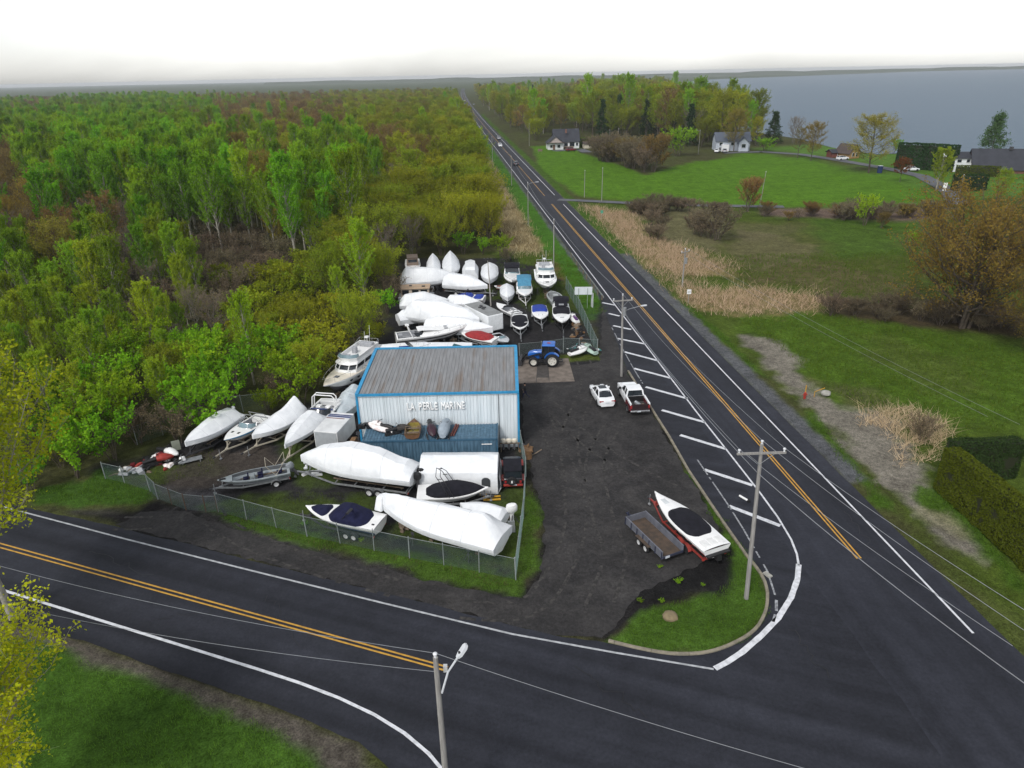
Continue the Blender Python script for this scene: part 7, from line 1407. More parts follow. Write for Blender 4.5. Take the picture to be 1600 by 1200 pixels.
p2 = P(1187, 322); pt2 = pole('pale thin pole beside the round rust bush in meadow', p2.x, p2.y, 8.2, (.5, 0), None, None, .09)
for k, (px, py, h_) in enumerate(((940, 315, 8.5), (913, 308, 7), (1091, 240, 9), (1205, 222, 8), (827, 228, 10), (952, 228, 7), (966, 222, 6), (1495, 320, 7))):
    q = P(px, py); pole(('thin pole at the near edge of the bright lawn', 'short pole by the farm lane mouth', 'lamp pole before the trees of the shore house', 'lamp pole by the dark pine at the shore', 'pole on the lawn left of the white house', 'pole by the shed right of the white house', 'thin pole behind the purple thicket', 'pole by the big willow on the shore lane')[k], q.x, q.y, h_, (0, 0), None, (2.8, 1.2, h_ - .3) if k in (2, 3) else None, .1)
wire(rpt[0], P(1310, 640) + Vector((6, -12, 5.2)), .6, 'dark wire slanting from the reed pole over right meadow', .012); wire(rpt[1], P(1330, 650) + Vector((7, -12, 5.2)), .7, 'second dark wire over the right meadow', .012)
# pole and lamp in the near foreground
fp = P(680, 1024, 10.6); fpts = pole('dark foreground pole with lamp at the bottom of the picture', fp.x, fp.y, 10.5, (0, 0), None, None, .15)
d_ = P(718, 1015, 10.4); t = bpy.data.objects['utility_pole'] if False else None
lampb = thing('street_lamp', 'pale street lamp reaching up beside the foreground pole', 'street lamp', (fp.x, fp.y, 0)); e0, e1, e2 = Vector((.15, -.05, 8.6)), P(700, 1050, 9.6) - Vector((fp.x, fp.y, 0)), P(716, 1026, 10.2) - Vector((fp.x, fp.y, 0))
MB().tube([e0, e1, e2], .045, 8).build('lamp_arm', mk('lamp_grey', (.55, .57, .60)), lampb); dd = (e2 - e1).normalized(); uu = dd.cross(Vector((0, 0, 1))).normalized(); vv = uu.cross(dd)
q = MB(); q.loft([[e2 + dd * f + uu * (wd * s1) + vv * zz for s1, zz in ((-1, -.04), (-.7, .07), (.7, .07), (1, -.04))] for f, wd in ((-.05, .07), (.12, .15), (.5, .16), (.62, .08))], 0, True, True, True); q.build('lamp_head', MATS['lamp_grey'], lampb, 30); MB().box(tuple(e2 + dd * .2 + vv * .08), (.1, .1, .05)).build('photocell', BLACKP, lampb)
MB().box(tuple(P(696, 1044, 9.4) - Vector((fp.x, fp.y, 0))), (.16, .16, .3)).build('bracket', WHITE, lampb, 30)
wire(fpts[-1], P(-60, 868, 9.5), .5, 'thin wire from the foreground pole over the side road', .011); wire(fpts[-1], P(1700, 1320, 9.5), .35, 'thin wire from the foreground pole to the right', .011); wire(fpts[-1] - Vector((0, 0, 1)), P(-60, 930, 8), .5, 'lower wire from the foreground pole to the left', .011)
# fallen bollard in the hatched area
p = P(1163, 781); t = thing('road_cone_post', 'fallen white delineator post lying on the hatched asphalt', 'post', (p.x, p.y, .026), -1.0); MB().cyl((-.5, 0, .1), (.35, 0, .1), .09, 10).build('tube', WHITE, t); MB().cyl((.35, 0, .1), (.5, 0, .1), .14, 10).build('base', RUB, t)
# ------------------------------------------------------------------ signs, guardrail, hydrant, stones
p = P(911, 481); sg_ = thing('signboard', 'blank white signboard on two posts beside the road', 'sign', (p.x, p.y, 0), -.05); MB().box((0, 0, 2.6), (2.55, .08, 1.15)).build('board', mk('sign_white', (.62, .66, .68), (.55, .59, .61), 2, 3, .5), sg_, 30)
for x in (-.7, .6): MB().box((x, -.08, 1.5), (.07, .07, 3.0)).build('post', mk('sign_post_green', (.22, .28, .24)), sg_)
p = P(925, 480); tag(MB().box((0, 0, 1.1), (.1, .6, 2.2), rz=.3).build('marker_panel', mk('panel_edge', (.5, .53, .52))), 'narrow pale panel standing just right of the signboard', 'panel').location = (p.x, p.y, 0)
grl = thing('guardrail', 'steel guardrail along the left edge of the road before the sign', 'guardrail', tuple(R(46, -4.75))); o0 = R(46, -4.75); s_ = 46
q = MB(); secs = []
for s in np.arange(46, 74.1, 2): c = R(s, -4.75) - o0; secs.append([c + RN * f + Vector((0, 0, zz)) for f, zz in ((0, .45), (.05, .52), (0, .6), (.05, .68), (0, .76), (-.03, .76), (-.03, .45))])
q.loft(secs, 0, True, True, True); q.build('rail', mk('rail_steel', (.34, .36, .37), (.24, .25, .26), 1, 4, .5, metal=.3), grl, 30)
for s in np.arange(46.5, 74, 3): c = R(s, -4.9) - o0; MB().box((c.x, c.y, .36), (.14, .14, .74)).build('post', WOODM, grl)
for px, py, lb in ((1075, 474, 'white route sign on a post beside the reeds'), (940, 343, 'small green sign on the right verge')):
    p = P(px, py); t = thing('road_sign', lb, 'sign', (p.x, p.y, 0)); MB().box((0, 0, 1.0), (.07, .05, 2.0)).build('post', GALV, t); MB().box((0, -.05, 1.8), (.62, .03, .7)).build('plate', WHITE if px > 1000 else mk('sign_green', (.08, .30, .20)), t, 30)
    if px > 1000:
        for i, ch in enumerate('30'):
            cu = bpy.data.curves.new('digit', 'FONT'); cu.body = ch; cu.size = .36; cu.extrude = .004; cu.align_x = 'CENTER'; tmp = bpy.data.objects.new('tmp', cu); COL.objects.link(tmp); dg = bpy.context.evaluated_depsgraph_get(); dg.update(); me = bpy.data.meshes.new_from_object(tmp.evaluated_get(dg)); bpy.data.objects.remove(tmp); me.materials.clear(); me.materials.append(BLACKP); link('digit', me, t, (-.11 + .22 * i, -.072, 1.66), (PI / 2, 0, 0))
p = P(1257, 622); t = thing('hydrant', 'red and yellow hydrant marker on the sandy verge', 'hydrant', (p.x, p.y, -.05)); MB().cyl((0, 0, 0), (0, 0, .62), .13, 10).sph((0, 0, .64), (.15, .15, .12), 10, 5).cyl((-.22, 0, .45), (.22, 0, .45), .07, 8).build('body', REDP, t); MB().cyl((0, 0, .7), (0, .05, 1.5), .045, 7).build('marker_rod', YELP, t)
p = P(1276, 618); tag(MB().bar((0, 0, .5), (1.15, .35, .75), .05).cyl((0, 0, -.1), (0, 0, .5), .03, 6).build('guy_guard', YELP), 'yellow guy-wire guard lying beside the hydrant', 'guard').location = (p.x - .3, p.y - .1, 0)
p = P(1290, 617); r_ = MB().sph((0, 0, .22), (.55, .42, .33), 11, 7); r_.v = [(x + .08 * mnoise.noise((x * 3, y * 3, z * 3)), y + .08 * mnoise.noise((y * 3, z * 3, 1)), z + .06 * mnoise.noise((x * 4, y * 4, 5))) for x, y, z in r_.v]; tag(r_.build('boulder', mk('stone_pale', (.34, .33, .30), (.24, .235, .21), 3, 5, .9, .5, 10), None, 30), 'pale boulder beside the yellow guard on the sandy verge', 'stone').location = (p.x, p.y, -.03)
p = P(1047, 965); r_ = MB().sph((0, 0, .1), (.5, .42, .32), 11, 7); r_.v = [(x + .1 * mnoise.noise((x * 3, y * 3, z * 3 + 7)), y + .1 * mnoise.noise((y * 3, z * 3, 4)), z + .06 * mnoise.noise((x * 4, y * 4, 5))) for x, y, z in r_.v]; tag(r_.build('boulder', mk('stone_tan', (.22, .17, .10), (.15, .12, .07), 3, 5, .95, .5, 10), None, 30), 'tan boulder in the grass of the junction island', 'stone').location = (p.x, p.y, 0)
p = P(1199, 899); tag(MB().box((0, 0, .06), (.35, .6, .1), rz=.5, top=(.9, .9)).build('catch_basin_stone', mk('stone_pale', (.34, .33, .30))), 'pale stone block at the kerb right of the island pole', 'stone').location = (p.x, p.y, .02)
# ------------------------------------------------------------------ trees and bushes right of the road
def put(sp, px, py, hgt, label, group=None, xy=1.0, var=None):
    p = P(px, py); return plant_tree(sp, p.x, p.y, hgt / PROTO_H[sp], label, group, xy=xy, var=var)
LEAF['russet'] = leaf_mat('leaf_russet', (.230, .150, .038), (.270, .205, .042))
proto('bigwillow', 1, 'russet', 'brown', h=12, r=6.4, base=.05, nl=130, nt=16, lv=15, leaf=.10, style='round', stems=6, twig_r=.016, trunk_r=.28)
proto('foreground', 2, 'yellow', 'pale', h=17, r=6.6, base=.26, nl=70, nt=16, lv=22, leaf=.12, style='vase', twig_r=.014, spread=.42, trunk_r=.24, rise=.8)
proto('larch', 1, 'larch', 'brown', h=14, r=5, base=.1, nl=60, nt=8, lv=14, leaf=.2, style='cone', twig_r=.02, spread=.7)
proto('redtree', 1, 'red', 'brown', h=5, r=2.2, base=.3, nl=24, nt=9, lv=10, leaf=.12, style='round', twig_r=.012)
PROTO_H.update(bigwillow=12, foreground=17, larch=14, redtree=5); NAMES.update(bigwillow='willow_tree', foreground='maple_tree', larch='larch_tree', redtree='ornamental_tree')
p = P(20, 966); plant_tree('foreground', p.x, p.y, 1.0, 'tall yellow-green tree leaning in at the left edge of the side road', var=0)
p = P(-75, 1095, 8); plant_tree('foreground', p.x, p.y, .66, 'yellow-green tree top at the lower left corner of the picture', var=1, xy=1.05)
put('bigwillow', 1500, 508, 16.5, 'huge rust-tinged spreading willow at the right edge of the meadow'); put('bigwillow', 1640, 560, 10, 'willow cut off by the right edge below the huge one', xy=.9)
put('oak', 1640, 760, 6.5, 'ochre bush at the right edge above the cedar hedge', xy=1.0); put('leafy', 1600, 330, 9, 'olive tree behind the huge willow at the right edge'); put('leafy', 1560, 318, 8, 'rounded olive tree before the dark barn roof'); put('oak', 1600, 440, 9, 'ochre tree behind the huge willow crown')
put('rshrub', 1166, 330, 7.2, 'round rust-brown bush on the lawn edge beside a pale pole', xy=.85); put('oak', 1357, 270, 17, 'broad ochre tree standing alone at the lawn edge', xy=1.35); put('maple', 1246, 247, 11, 'rusty tree, left of the pair on the lawn'); put('oak', 1267, 251, 13, 'ochre-brown tree, right of the pair on the lawn')
put('oak', 1146, 237, 16, 'bare ochre tree before the pale shore house'); put('spruce', 1207, 224, 15, 'dark green pine right of the pale shore house', xy=1.5); put('bare', 1238, 224, 11, 'pale bare tree right of the dark pine'); put('leafy', 1180, 228, 12, 'yellow-green tree left of the dark pine'); put('larch', 1545, 252, 17, 'feathery pale green larch rising behind the barn'); put('poplar', 1462, 298, 11, 'fresh green tree by the shore lane', xy=1.5); put('redtree', 1406, 284, 6.5, 'small dark red tree on the lawn'); put('gshrub', 1350, 352, 6.0, 'yellow-green bush at the lower lawn edge', xy=.8); put('rshrub', 1376, 356, 3.0, 'low brown bush beside the yellow-green one'); put('gshrub', 1427, 384, 2.6, 'small dark bush in the rough meadow')
put('rshrub', 1020, 268, 11, 'tall brown bush at the end of the purple thicket'); put('gshrub', 1058, 244, 10, 'yellow-green rounded bush left of the shore house', xy=1.2); put('gshrub', 1195, 236, 5, 'dark rounded bush before the dark pine', xy=1.6); put('bshrub', 1120, 375, 6, 'purple-brown bush among the dry reeds', xy=1.2); put('bshrub', 1095, 368, 4.5, 'low purple bush in the dry reeds')
r_ = random.Random(5); bush = []
for i in range(26):
    px = r_.uniform(925, 1012); py = 236 + (px - 925) * .26 + r_.uniform(0, 12); bush.append(('purple-brown leafless bush in the thicket beside the white house', 'bushes of the purple thicket', px, lambda lb, g, a=(r_.choice(['bshrub', 'bshrub', 'rshrub']), px, py, r_.uniform(5, 9)): put(*a, lb, g)))
for i in range(34):
    px = r_.uniform(1190, 1470); py = r_.uniform(331, 344); bush.append(('low brown bush in the band below the lawn', 'bushes in the band below the lawn', px, lambda lb, g, a=(r_.choice(['bshrub', 'bshrub', 'rshrub']), px, py, r_.uniform(1.8, 3.2)): put(*a, lb, g, xy=1.4)))
for i in range(26):
    px = r_.uniform(985, 1130); py = r_.uniform(325, 338); bush.append(('brown bush along the farm lane above the reeds', 'bushes along the farm lane', px, lambda lb, g, a=('bshrub', px, py, r_.uniform(2.0, 3.4)): put(*a, lb, g, xy=1.3)))
for i in range(30):
    px = r_.uniform(1290, 1600); py = 486 + (px - 1290) * .09 + r_.uniform(-8, 10); bush.append(('twiggy brown bush in the strip left of the huge willow', 'twiggy bushes below the huge willow', px, lambda lb, g, a=('bshrub', px, py, r_.uniform(1.6, 3.0)): put(*a, lb, g, xy=1.2)))
for i in range(10):
    px = r_.uniform(1010, 1110); py = r_.uniform(345, 385); bush.append(('grey twig bush in the pinkish rough by the reeds', 'bushes in the pinkish rough', px, lambda lb, g, a=('bshrub', px, py, r_.uniform(2, 3)): put(*a, lb, g, xy=1.3)))
label_all(bush)
put('bshrub', 1440, 690, 2.3, 'twiggy bush standing in the heap of dry stalks'); put('gshrub', 1395, 240, 5, 'bush left of the tall hedge')
# wood along the far road and shore
FR = [P(840, 222), P(815, 212), P(790, 196), P(768, 176), P(752, 163), P(742, 152), P(744, 141), P(900, 136), P(1030, 138), P(1046, 152), P(1060, 170), P(1088, 186), P(1130, 200), P(1185, 212), P(1172, 226), P(1100, 232), P(1060, 226), P(990, 216), P(930, 214), P(900, 204), P(860, 200)]
cand2 = []; cell.clear(); bx = [q.x for q in FR]; by = [q.y for q in FR]
for k in range(14000):
    y = 300 + 1100 * random.random() ** 1.6; x = random.uniform(-.12, .40) * y
    if not inside(FR, x, y): continue
    px, py = proj((x, y, 8)); sp = random.choices(['leafy', 'oak', 'maple', 'bare', 'spruce', 'willow', 'aspen'], [5, 1.6, .8, .8, 1.6 if px > 950 else .6, 2, 1.2])[0]
    s = random.uniform(*HT[sp]) * (1.25 if px < 900 else 1.55); d = {'spruce': 5}.get(sp, 7) * (1 + max(0, y - 400) / 500)
    if not free(x, y, d): continue
    cell.setdefault((int(x // 8), int(y // 8)), []).append((x, y, d)); cand2.append((x, y, sp, s))
cand2.sort(key=lambda c: c[1]); rest2 = []; items = []
for i, (x, y, sp, s) in enumerate(cand2):
    if i < 110:
        px, py = proj((x, y, 6)); zn = 'left of the white house' if px < 850 else 'behind the white house' if px < 930 else 'behind the purple thicket' if px < 1020 else 'left of the shore house' if px < 1110 else 'round the shore house'
        items.append((f'{LOOK[sp]} {zn}', f'{LOOK[sp]}s of the shore wood', px, lambda lb, g, a=(sp, x, y, s): plant_tree(*a, lb, g)))
    else: rest2.append((x, y, sp, s))
label_all(items)
instancer('shore_wood', rest2, 'mixed wood along the far road and the lake shore', 'wood')
print('SHORE', len(cand2))
# far shore of the lake
far_m = leaf_mat('far_shore_trees', (.05, .075, .03), (.07, .09, .035)); q = MB(); secs = []
for i in range(120):
    x = -1500 + i * 90; y = 4700 + 350 * mnoise.noise((i * .08, 0, 1)); hh_ = 14 + 10 * mnoise.noise((i * .35, 2, 0)) + 5 * mnoise.noise((i * 1.3, 5, 0)); secs.append([(x, y - 60, -1), (x, y - 40, hh_ * .7), (x, y, hh_), (x, y + 400, hh_), (x, y + 420, -1)])
q.loft(secs); struct(q.build('far_shore', far_m, None, 60))
# ------------------------------------------------------------------ hedges
def hedge(label, pts, width, h, leafm='dark', leaf=.07, dens=300, seed=1):
    g = np.random.default_rng(seed); a0 = pts[0]; t = thing('hedge', label, 'hedge', (a0.x, a0.y, 0)); core = MB(); C, N_ = [], []
    for a, b in zip(pts, pts[1:]):
        d = b - a; ln = d.length; u = d / ln; nn = Vector((-u.y, u.x, 0)); o = a - a0; k = max(2, int(ln / 1.2)); secs = []
        for i in range(k + 1):
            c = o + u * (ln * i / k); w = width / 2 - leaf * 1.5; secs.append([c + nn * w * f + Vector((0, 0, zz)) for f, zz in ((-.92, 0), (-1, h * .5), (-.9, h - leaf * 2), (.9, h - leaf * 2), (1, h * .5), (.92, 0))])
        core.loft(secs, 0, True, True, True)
        for face, area in (('f', ln * h), ('b', ln * h), ('t', ln * width), ('e', width * h), ('s', width * h)):
            m = int(area * dens); s1, s2 = g.random(m), g.random(m)
            bump_ = .20 * np.array([mnoise.noise((x * ln * .7, y * 3, 2)) for x, y in zip(s1, s2)])
            if face in 'fb':
                sg = -1 if face == 'f' else 1; pos = np.array(o)[None] + np.outer(s1 * ln, u) + np.outer(sg * (width / 2 - .05 + bump_), nn) + np.outer(s2 * h, (0, 0, 1)); nr = np.array(nn) * sg
            elif face == 't': pos = np.array(o)[None] + np.outer(s1 * ln, u) + np.outer((s2 - .5) * width, nn) + np.outer(h + bump_, (0, 0, 1)); nr = np.array((0, 0, 1.0))
            else:
                e = 0 if face == 'e' else ln; pos = np.array(o)[None] + np.outer(np.full(m, e) + bump_, u) + np.outer((s1 - .5) * width, nn) + np.outer(s2 * h, (0, 0, 1)); nr = np.array(u) * (-1 if face == 'e' else 1)
            C.append(pos); N_.append(np.tile(nr, (m, 1)))
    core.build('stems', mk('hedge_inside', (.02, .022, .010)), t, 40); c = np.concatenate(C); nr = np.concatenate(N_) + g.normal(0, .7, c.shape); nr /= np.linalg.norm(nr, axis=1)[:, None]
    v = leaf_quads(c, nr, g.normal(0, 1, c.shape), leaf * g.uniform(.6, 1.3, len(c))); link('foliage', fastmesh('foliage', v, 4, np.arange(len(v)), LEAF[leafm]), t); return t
LEAF['hedge'] = leaf_mat('leaf_cedar_hedge', (.068, .110, .012), (.105, .145, .018), .25)
hedge('long clipped cedar hedge at the right edge beside the road', [P(1470, 764), P(1536, 822), P(1660, 935)], 1.3, 3.9, 'hedge', .075, 330, 3)
hedge('dark cedar hedge turning back from the roadside hedge end', [P(1472, 745), P(1580, 742)], 1.2, 3.4, 'dark', .08, 220, 4)
hedge('tall dark cedar hedge beside the shore lane', [P(1398, 262), P(1440, 264), P(1489, 268)], 3.5, 8.0, 'dark', .3, 14, 5); hedge('low clipped hedge before the white shore cottage', [P(1492, 274), P(1560, 276)], 2.0, 3.0, 'hedge', .22, 20, 6); hedge('low dark hedge by the lane near the huge willow', [P(1490, 298), P(1535, 296)], 3, 4.0, 'dark', .22, 20, 7); hedge('clipped hedge right of the white lawn house', [P(894, 231), P(948, 226)], 2.5, 4.0, 'hedge', .25, 16, 8)
# ------------------------------------------------------------------ houses
ROOFD = mk('shingle_dark', (.035, .038, .048), (.025, .027, .035), .6, 4, .85); ROOFB = mk('shingle_brown', (.075, .055, .048), (.05, .04, .035), .6, 4, .85); WALLW = mk('siding_white', (.66, .67, .68), (.58, .59, .60), 1, 3, .7, stretch=(.3, .3, 6)); BRICKW = mk('brick_red', (.18, .085, .06), (.13, .06, .045), 2, 4, .9); WALLB = mk('siding_blue_grey', (.42, .46, .52)); 
def gable(mb, x0, x1, y0, y1, z0, z1, zr, along_x=True, over=.4, roof=None):
    'walls with gable ends; returns roof builder'
    if along_x:
        ym = (y0 + y1) / 2; mb.add([(x0, y0, z0), (x1, y0, z0), (x1, y1, z0), (x0, y1, z0), (x0, y0, z1), (x1, y0, z1), (x1, y1, z1), (x0, y1, z1), (x0, ym, zr), (x1, ym, zr)], [(0, 1, 5, 4), (2, 3, 7, 6), (1, 2, 6, 9, 5), (3, 0, 4, 8, 7)])
        s = (zr - z1) / (ym - y0); r = roof; e = over
        for y_, sg in ((y0, -1), (y1, 1)): r.add([(x0 - e, y_ + sg * e, z1 - s * e + .06), (x1 + e, y_ + sg * e, z1 - s * e + .06), (x1 + e, ym, zr + .06), (x0 - e, ym, zr + .06), (x0 - e, y_ + sg * e, z1 - s * e - .12), (x1 + e, y_ + sg * e, z1 - s * e - .12), (x1 + e, ym, zr - .1), (x0 - e, ym, zr - .1)], [(0, 1, 2, 3), (4, 7, 6, 5), (0, 4, 5, 1), (1, 5, 6, 2), (3, 7, 4, 0)])
    else:
        t1, t2 = MB(), MB(); gable(t1, y0, y1, x0, x1, z0, z1, zr, True, over, t2); mb.add([(b_, a_, c_) for a_, b_, c_ in t1.v], [tuple(reversed(f)) for f in t1.f]); roof.add([(b_, a_, c_) for a_, b_, c_ in t2.v], [tuple(reversed(f)) for f in t2.f])
def house(label, px, py, rz, parts, wallm, roofm, wins=(), extra=None, name='house', sc=1.0):
    p = P(px, py); t = thing(name, label, 'house', (p.x, p.y, -.05), rz); t.scale = (sc, sc, sc); wb, rb = MB(), MB()
    for x0, x1, y0, y1, z1, zr, ax in parts: gable(wb, x0, x1, y0, y1, 0, z1, zr, ax, .45, rb)
    wb.build('wall', wallm, t, 0); rf = rb.build('roof', roofm, t, 0)
    for (x, y, z, w, h, face) in wins:
        d = {'f': (w, .1, h), 's': (.1, w, h)}[face]; o = MB().box((x, y, z), (d[0] + .16, d[1], d[2] + .16)).build('window', WHITE, t); off = -.06 if face == 'f' else .06
        MB().box((x + (off if face == 's' else 0), y + (off if face == 'f' else 0), z), d).build('pane', GLASS, o)
    if extra: extra(t, rf)
    return t
def ex1(t, rf):
    MB().box((-3.6, -4.62, 1.1), (1.0, .1, 2.1)).build('door', mk('door_brown', (.15, .08, .05)), t); MB().box((2.5, 1, 7.4), (.7, .7, 1.6)).build('chimney', BRICKW, rf)
    MB().box((3.4, -1.7, .5), (4.2, 2.4, .9)).build('porch', WOODM, t, 30); MB().add([(-6.3, -4.58, 3.0), (.7, -4.58, 3.0), (-2.8, -4.58, 5.5)], [(0, 1, 2)]).build('gable_panel', mk('gable_beige', (.42, .36, .33)), t, 0)
    q = MB(); q.bar((-6.8, -5.1, 2.95), (1.2, -5.1, 2.95), 1.4, .12); q.build('awning', ROOFB, t)
house('white bungalow with steep dark roof at the top of the lawn', 876, 232, .05, [(-6.3, .7, -4.5, 4, 2.9, 5.6, False), (-3, 8.5, 0, 8, 3.4, 8.2, True)], WALLW, ROOFD, [(-4.8, -4.56, 1.5, 1.1, 1.1, 'f'), (-1.4, -4.56, 1.5, 1.3, 1.3, 'f'), (2.4, -.06, 1.8, 1.6, 1.5, 'f'), (5.2, -.06, 1.8, 2.2, 1.7, 'f'), (7.5, -.06, 1.8, .9, 1.3, 'f')], ex1)
house('small cream shed right of the white bungalow', 920, 231, .1, [(-2.6, 2.6, -1.8, 1.8, 2.2, 3.0, True)], mk('shed_cream', (.5, .46, .36)), ROOFB, [(0, -1.86, 1.3, .8, .8, 'f')], None, 'shed')
def ex2(t, rf): MB().box((-2, -4.6, 1.2), (1.1, .1, 2.2)).build('door', WHITE, t); MB().box((2, 1.5, 6.6), (.8, .8, 1.5)).build('chimney', BRICKW, rf); MB().box((-3.4, -5.6, 1.4), (3.0, 2.0, 2.7)).build('porch', WALLW, t, 30)
house('pale blue-grey shore house half hidden by the ochre tree', 1141, 234, -.1, [(-7, 7, -4.5, 4.5, 4.2, 7.2, True), (2, 6, -6.5, 0, 3.6, 5.6, False)], WALLB, mk('roof_slate_blue', (.08, .095, .125)), [(-5, -4.56, 2.9, 1.3, 1.2, 'f'), (-.2, -4.56, 2.9, 1.3, 1.2, 'f'), (4, -6.56, 2.2, 1.6, 1.4, 'f'), (-5, -4.56, 1.0, 1.3, 1.1, 'f')], ex2)
house('small timber gabled cabin behind the lone ochre tree', 1323, 246, .4, [(-2.6, 2.6, -3.4, 3.4, 2.2, 5.0, False)], mk('timber_gold', (.34, .20, .075)), ROOFB, [(-.9, -3.46, 1.4, .8, 1.2, 'f'), (.9, -3.46, 1.4, .8, 1.2, 'f'), (0, -3.46, 3.4, .8, .9, 'f')], None, 'cabin')
house('low red-brown shed at the shore beside the timber cabin', 1305, 245, .1, [(-2.6, 2.6, -2, 2, 2.0, 2.9, True)], mk('shed_red_brown', (.16, .05, .035)), ROOFD, [(0, -2.06, 1.2, .8, .8, 'f')], None, 'shed')
house('white two-storey shore cottage beside the dark barn', 1500, 266, -.15, [(-4.2, 4.2, -3.5, 3.5, 4.4, 5.8, True)], WALLW, ROOFD, [(-2.4, -3.56, 3.4, 1.2, .9, 'f'), (.2, -3.56, 3.4, .9, .9, 'f'), (2.4, -3.56, 2.4, 1.2, 1.0, 'f'), (-.2, -3.56, 1.5, .9, .9, 'f'), (2.6, -3.56, 1.1, 1.2, .9, 'f')], None, 'cottage')
def ex3(t, rf): MB().box((2.5, -.5, 7.2), (.9, .9, 1.0)).build('chimney', STEELD, rf); MB().box((-8.05, 0, 1.1), (.1, 1.1, 2.1)).build('door', WHITE, t)
house('dark steep-roofed barn house with red gable end at right', 1556, 268, -.28, [(-8, 8, -4.2, 4.2, 1.6, 7.0, True)], BRICKW, ROOFD, [(-8.06, -1.6, 2.2, 1.0, 1.1, 's'), (-8.06, 1.6, 2.2, 1.0, 1.1, 's')], ex3, 'barn_house')
for px, py, rz, pm, kd, lb in ((1120, 238, 1.2, CARW, 'suv', 'white car parked left before the shore house'), (1132, 238, 1.3, CARS, 'sedan', 'dark silver car parked right before the shore house'), (1316, 250, .3, CARW, 'suv', 'white car parked by the timber cabin'), (1424, 267, 0, CARW, 'sedan', 'white car under the tall dark hedge'), (892, 236, .3, CARR, 'suv', 'dark red car parked before the white bungalow')):
    p = P(px, py); car(lb, (p.x, p.y, .03), rz, paint=pm, kind=kd, detail=False, H_=1.5)
p = P(1374, 270); t = thing('drum', 'blue barrel beside the lone ochre tree', 'barrel', (p.x, p.y, 0)); MB().cyl((0, 0, 0), (0, 0, 2.2), .8, 12).build('barrel_body', CARB, t)
for px, py, w_, h_, lb, mm in ((1474, 245, 2.0, 1.2, 'white board on the corner of the tall dark hedge', WHITE), (1474, 303, 1.0, 2.0, 'white notice panel beside the shore lane', WHITE), (844, 240, 2.0, 1.0, 'dark board on two posts on the lawn', WOODM)):
    z0 = 6.2 if px == 1474 and py == 245 else .9; p = P(px, py, z0) if z0 > 5 else P(px, py); t = thing('sign_panel', lb, 'sign', (p.x, p.y, 0)); MB().box((0, 0, z0 + h_ / 2), (w_, .08, h_)).build('board', mm, t); [MB().box((x, .06, (z0 + h_ / 2) / 2), (.1, .08, z0 + h_ / 2)).build('post', WOODM, t) for x in (-w_ * .35, w_ * .35)]
# ------------------------------------------------------------------ reeds, grass and weeds (stuff)
def blades(name, label, polys, dens, hmin, hmax, w, mat, lean=.35, seed=1, keep=None, z=-.03, soft=0.0):
    g = np.random.default_rng(seed); V = []
    for poly in polys:
        a = np.array([(q[0], q[1]) for q in poly]); lo, hi = a.min(0) - soft, a.max(0) + soft; n_ = int((hi - lo).prod() * dens); x, y = g.uniform(lo[0], hi[0], n_), g.uniform(lo[1], hi[1], n_)
        d = sdf(poly, x, y) + (fbm(x * .5, y * .5) - .5) * 2.2; k = (d < soft * (g.random(n_) ** 2 - .35)) & (fbm(x * .8 + 5, y * .8, 3) > .36); x, y = x[k], y[k]; m = len(x); h = g.uniform(hmin, hmax, m) * (.6 + .8 * fbm(x * .6, y * .6)); th = g.uniform(0, 6.28, m); ph = g.uniform(0, 6.28, m); ln = g.uniform(0, lean, m) * h
        bx_, by_ = np.cos(th) * w * .5, np.sin(th) * w * .5; zz = np.full(m, z)
        V.append(np.stack([np.stack([x - bx_, y - by_, zz], 1), np.stack([x + bx_, y + by_, zz], 1), np.stack([x + np.cos(ph) * ln, y + np.sin(ph) * ln, zz + h], 1)], 1).reshape(-1, 3))
    v = np.concatenate(V); o = stuff(link(name, fastmesh(name, v, 3, np.arange(len(v)), mat))); tag(o, label, 'grass'); return o
LEAF['reed'] = leaf_mat('dry_reed', (.42, .33, .19), (.62, .51, .33), .25); LEAF['grass'] = leaf_mat('grass_blade', (.055, .115, .012), (.090, .165, .020), .3); LEAF['drystalk'] = leaf_mat('dry_stalk', (.16, .115, .06), (.10, .085, .035), .2); LEAF['drygrass'] = leaf_mat('grass_dry_blade', (.10, .135, .020), (.065, .125, .012), .3)
blades('dry_reeds', 'tan dry reeds along the right side of the main road', [W([(910, 322), (990, 332), (1012, 368), (1062, 383), (1140, 410), (1150, 428), (1080, 432), (1035, 428), (988, 394), (940, 348)]), W([(1060, 455), (1160, 446), (1290, 460), (1285, 482), (1180, 492), (1110, 487), (1068, 476)]), W([(1030, 415), (1075, 432), (1100, 452), (1068, 460), (1040, 440)])], 12, .4, 1.3, .06, LEAF['reed'], 1.5, 1, soft=4.5)
blades('dry_reeds', 'tan dry reeds between the left verge and the wood', [strip(75, 330, -15, -9.8)], 6, .5, 1.4, .08, LEAF['reed'], 1.4, 2, soft=3.0)
blades('dry_stalk_heap', 'heap of flattened dry stalks above the sandy verge', [W([(1345, 640), (1400, 636), (1480, 655), (1485, 690), (1440, 720), (1400, 725), (1400, 690), (1350, 665)])], 40, .3, 1.0, .05, LEAF['reed'], 2.2, 3, soft=1.5)
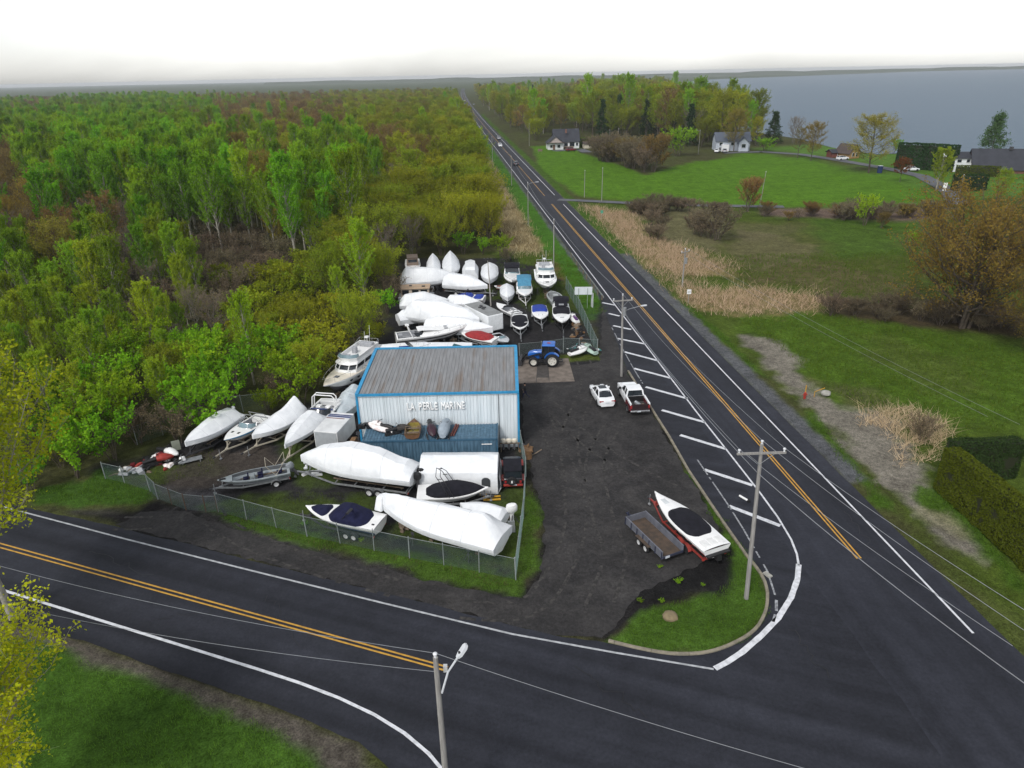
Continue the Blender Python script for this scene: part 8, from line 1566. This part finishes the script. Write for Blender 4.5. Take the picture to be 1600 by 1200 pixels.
blades('verge_grass', 'green grass blades on the island and along the front fence', [W([(1100, 775), (1128, 814), (1172, 876), (1192, 903), (1198, 927), (1195, 952), (1184, 977), (1160, 996), (1125, 1013), (1094, 1019), (1042, 1019), (990, 1009), (966, 998), (996, 968), (1048, 945), (1131, 925), (1145, 902), (1140, 872)]), W([(345, 797), (480, 842), (640, 876), (805, 910), (838, 885), (842, 800), (830, 768), (824, 768), (812, 900), (800, 922), (750, 915), (650, 893), (575, 871), (480, 848), (400, 826), (330, 800)]), W([(60, 765), (130, 753), (160, 738), (236, 765), (248, 776), (215, 788), (130, 790), (60, 786)])], 90, .08, .30, .035, LEAF['grass'], .7, 4)
blades('verge_grass', 'grass blades on the near verge at the lower left', [W([(-100, 995), (0, 1003), (90, 1024), (230, 1066), (360, 1114), (480, 1174), (520, 1235), (400, 1330), (-100, 1330)])], 60, .10, .32, .03, LEAF['grass'], .7, 5)
blades('verge_grass', 'green blades on the right verge beside the hedge', [W([(1258, 642), (1275, 647), (1318, 702), (1390, 780), (1398, 798), (1370, 788), (1310, 712)]), W([(1434, 760), (1470, 768), (1560, 852), (1600, 905), (1600, 920), (1530, 858), (1470, 800), (1432, 785)]), W([(1045, 458), (1060, 464), (1130, 522), (1195, 588), (1178, 580), (1110, 515)])], 50, .1, .3, .04, LEAF['grass'], .7, 6)
blades('rough_grass', 'rough olive grass tufts over the right meadow', [W([(1150, 500), (1300, 490), (1600, 545), (1640, 640), (1500, 690), (1340, 640), (1240, 560)]), W([(1100, 400), (1450, 390), (1430, 470), (1160, 445)])], 12, .15, .5, .09, LEAF['drygrass'], .8, 7)
blades('rough_grass', 'rough grass tufts among the boats in the yard', [W([(340, 790), (480, 770), (600, 770), (600, 835), (470, 825)]), W([(600, 835), (660, 800), (805, 840), (800, 890), (700, 870)]), W([(235, 735), (330, 700), (330, 735), (240, 760)]), W([(770, 430), (800, 440), (800, 470), (765, 470)]), W([(830, 440), (880, 440), (905, 480), (860, 500)])], 30, .08, .3, .04, LEAF['drygrass'], .8, 8)
blades('rough_grass', 'tall verge grass between the yard fence and the road', [strip(40, 76, -9, -5.2), strip(52, 78, -19, -9)], 22, .12, .4, .06, LEAF['grass'], .7, 9)
blades('dry_weeds', 'brown dry weeds along the outside of the front fence', [W([(345, 797), (480, 840), (640, 874), (805, 908), (815, 925), (750, 905), (650, 884), (560, 866), (480, 850), (400, 822)])], 26, .1, .45, .03, LEAF['drystalk'], .9, 12)
for px, py, k in ((1031, 887, .5), (1060, 911, .9), (1000, 940, .6), (1034, 940, .5), (1098, 915, .35), (565, 845, .6), (476, 822, 1.0)):
    p = P(px, py); o = plant_tree('gshrub', p.x, p.y, .07 * k + .02, ('tiny green weed left of the utility trailer tail', 'bright weed tuft in the dark gravel below the trailer', 'weed at the edge of the island grass, far left', 'second weed at the edge of the island grass', 'smallest weed in the dark gravel', 'weed clump outside the front fence middle', 'bright weed clump outside the front fence near the runabout')[(1031, 1060, 1000, 1034, 1098, 565, 476).index(px)], xy=1.6); o['category'] = 'weed'; o.name = 'weed'

# ------------------------------------------------------------------ the air
hz = MB(); hz.box((1500, 4600, 15.0), (16200, 9500, 37.0)); hb_ = hz.build('haze', mk('tmp_haze', (1, 1, 1)), None, 0); stuff(hb_); tag(hb_, 'thin grey-blue air over the far wood and lake', 'haze')
hm = bpy.data.materials.new('thin_haze'); hm.use_nodes = True; n = hm.node_tree.nodes; l = hm.node_tree.links; n.remove(n['Principled BSDF']); pv = n.new('ShaderNodeVolumePrincipled'); pv.inputs['Color'].default_value = (.86, .90, .95, 1); pv.inputs['Density'].default_value = .00012; pv.inputs['Anisotropy'].default_value = .2; l.new(pv.outputs[0], n['Material Output'].inputs['Volume'])
hb_.data.materials.clear(); hb_.data.materials.append(hm)
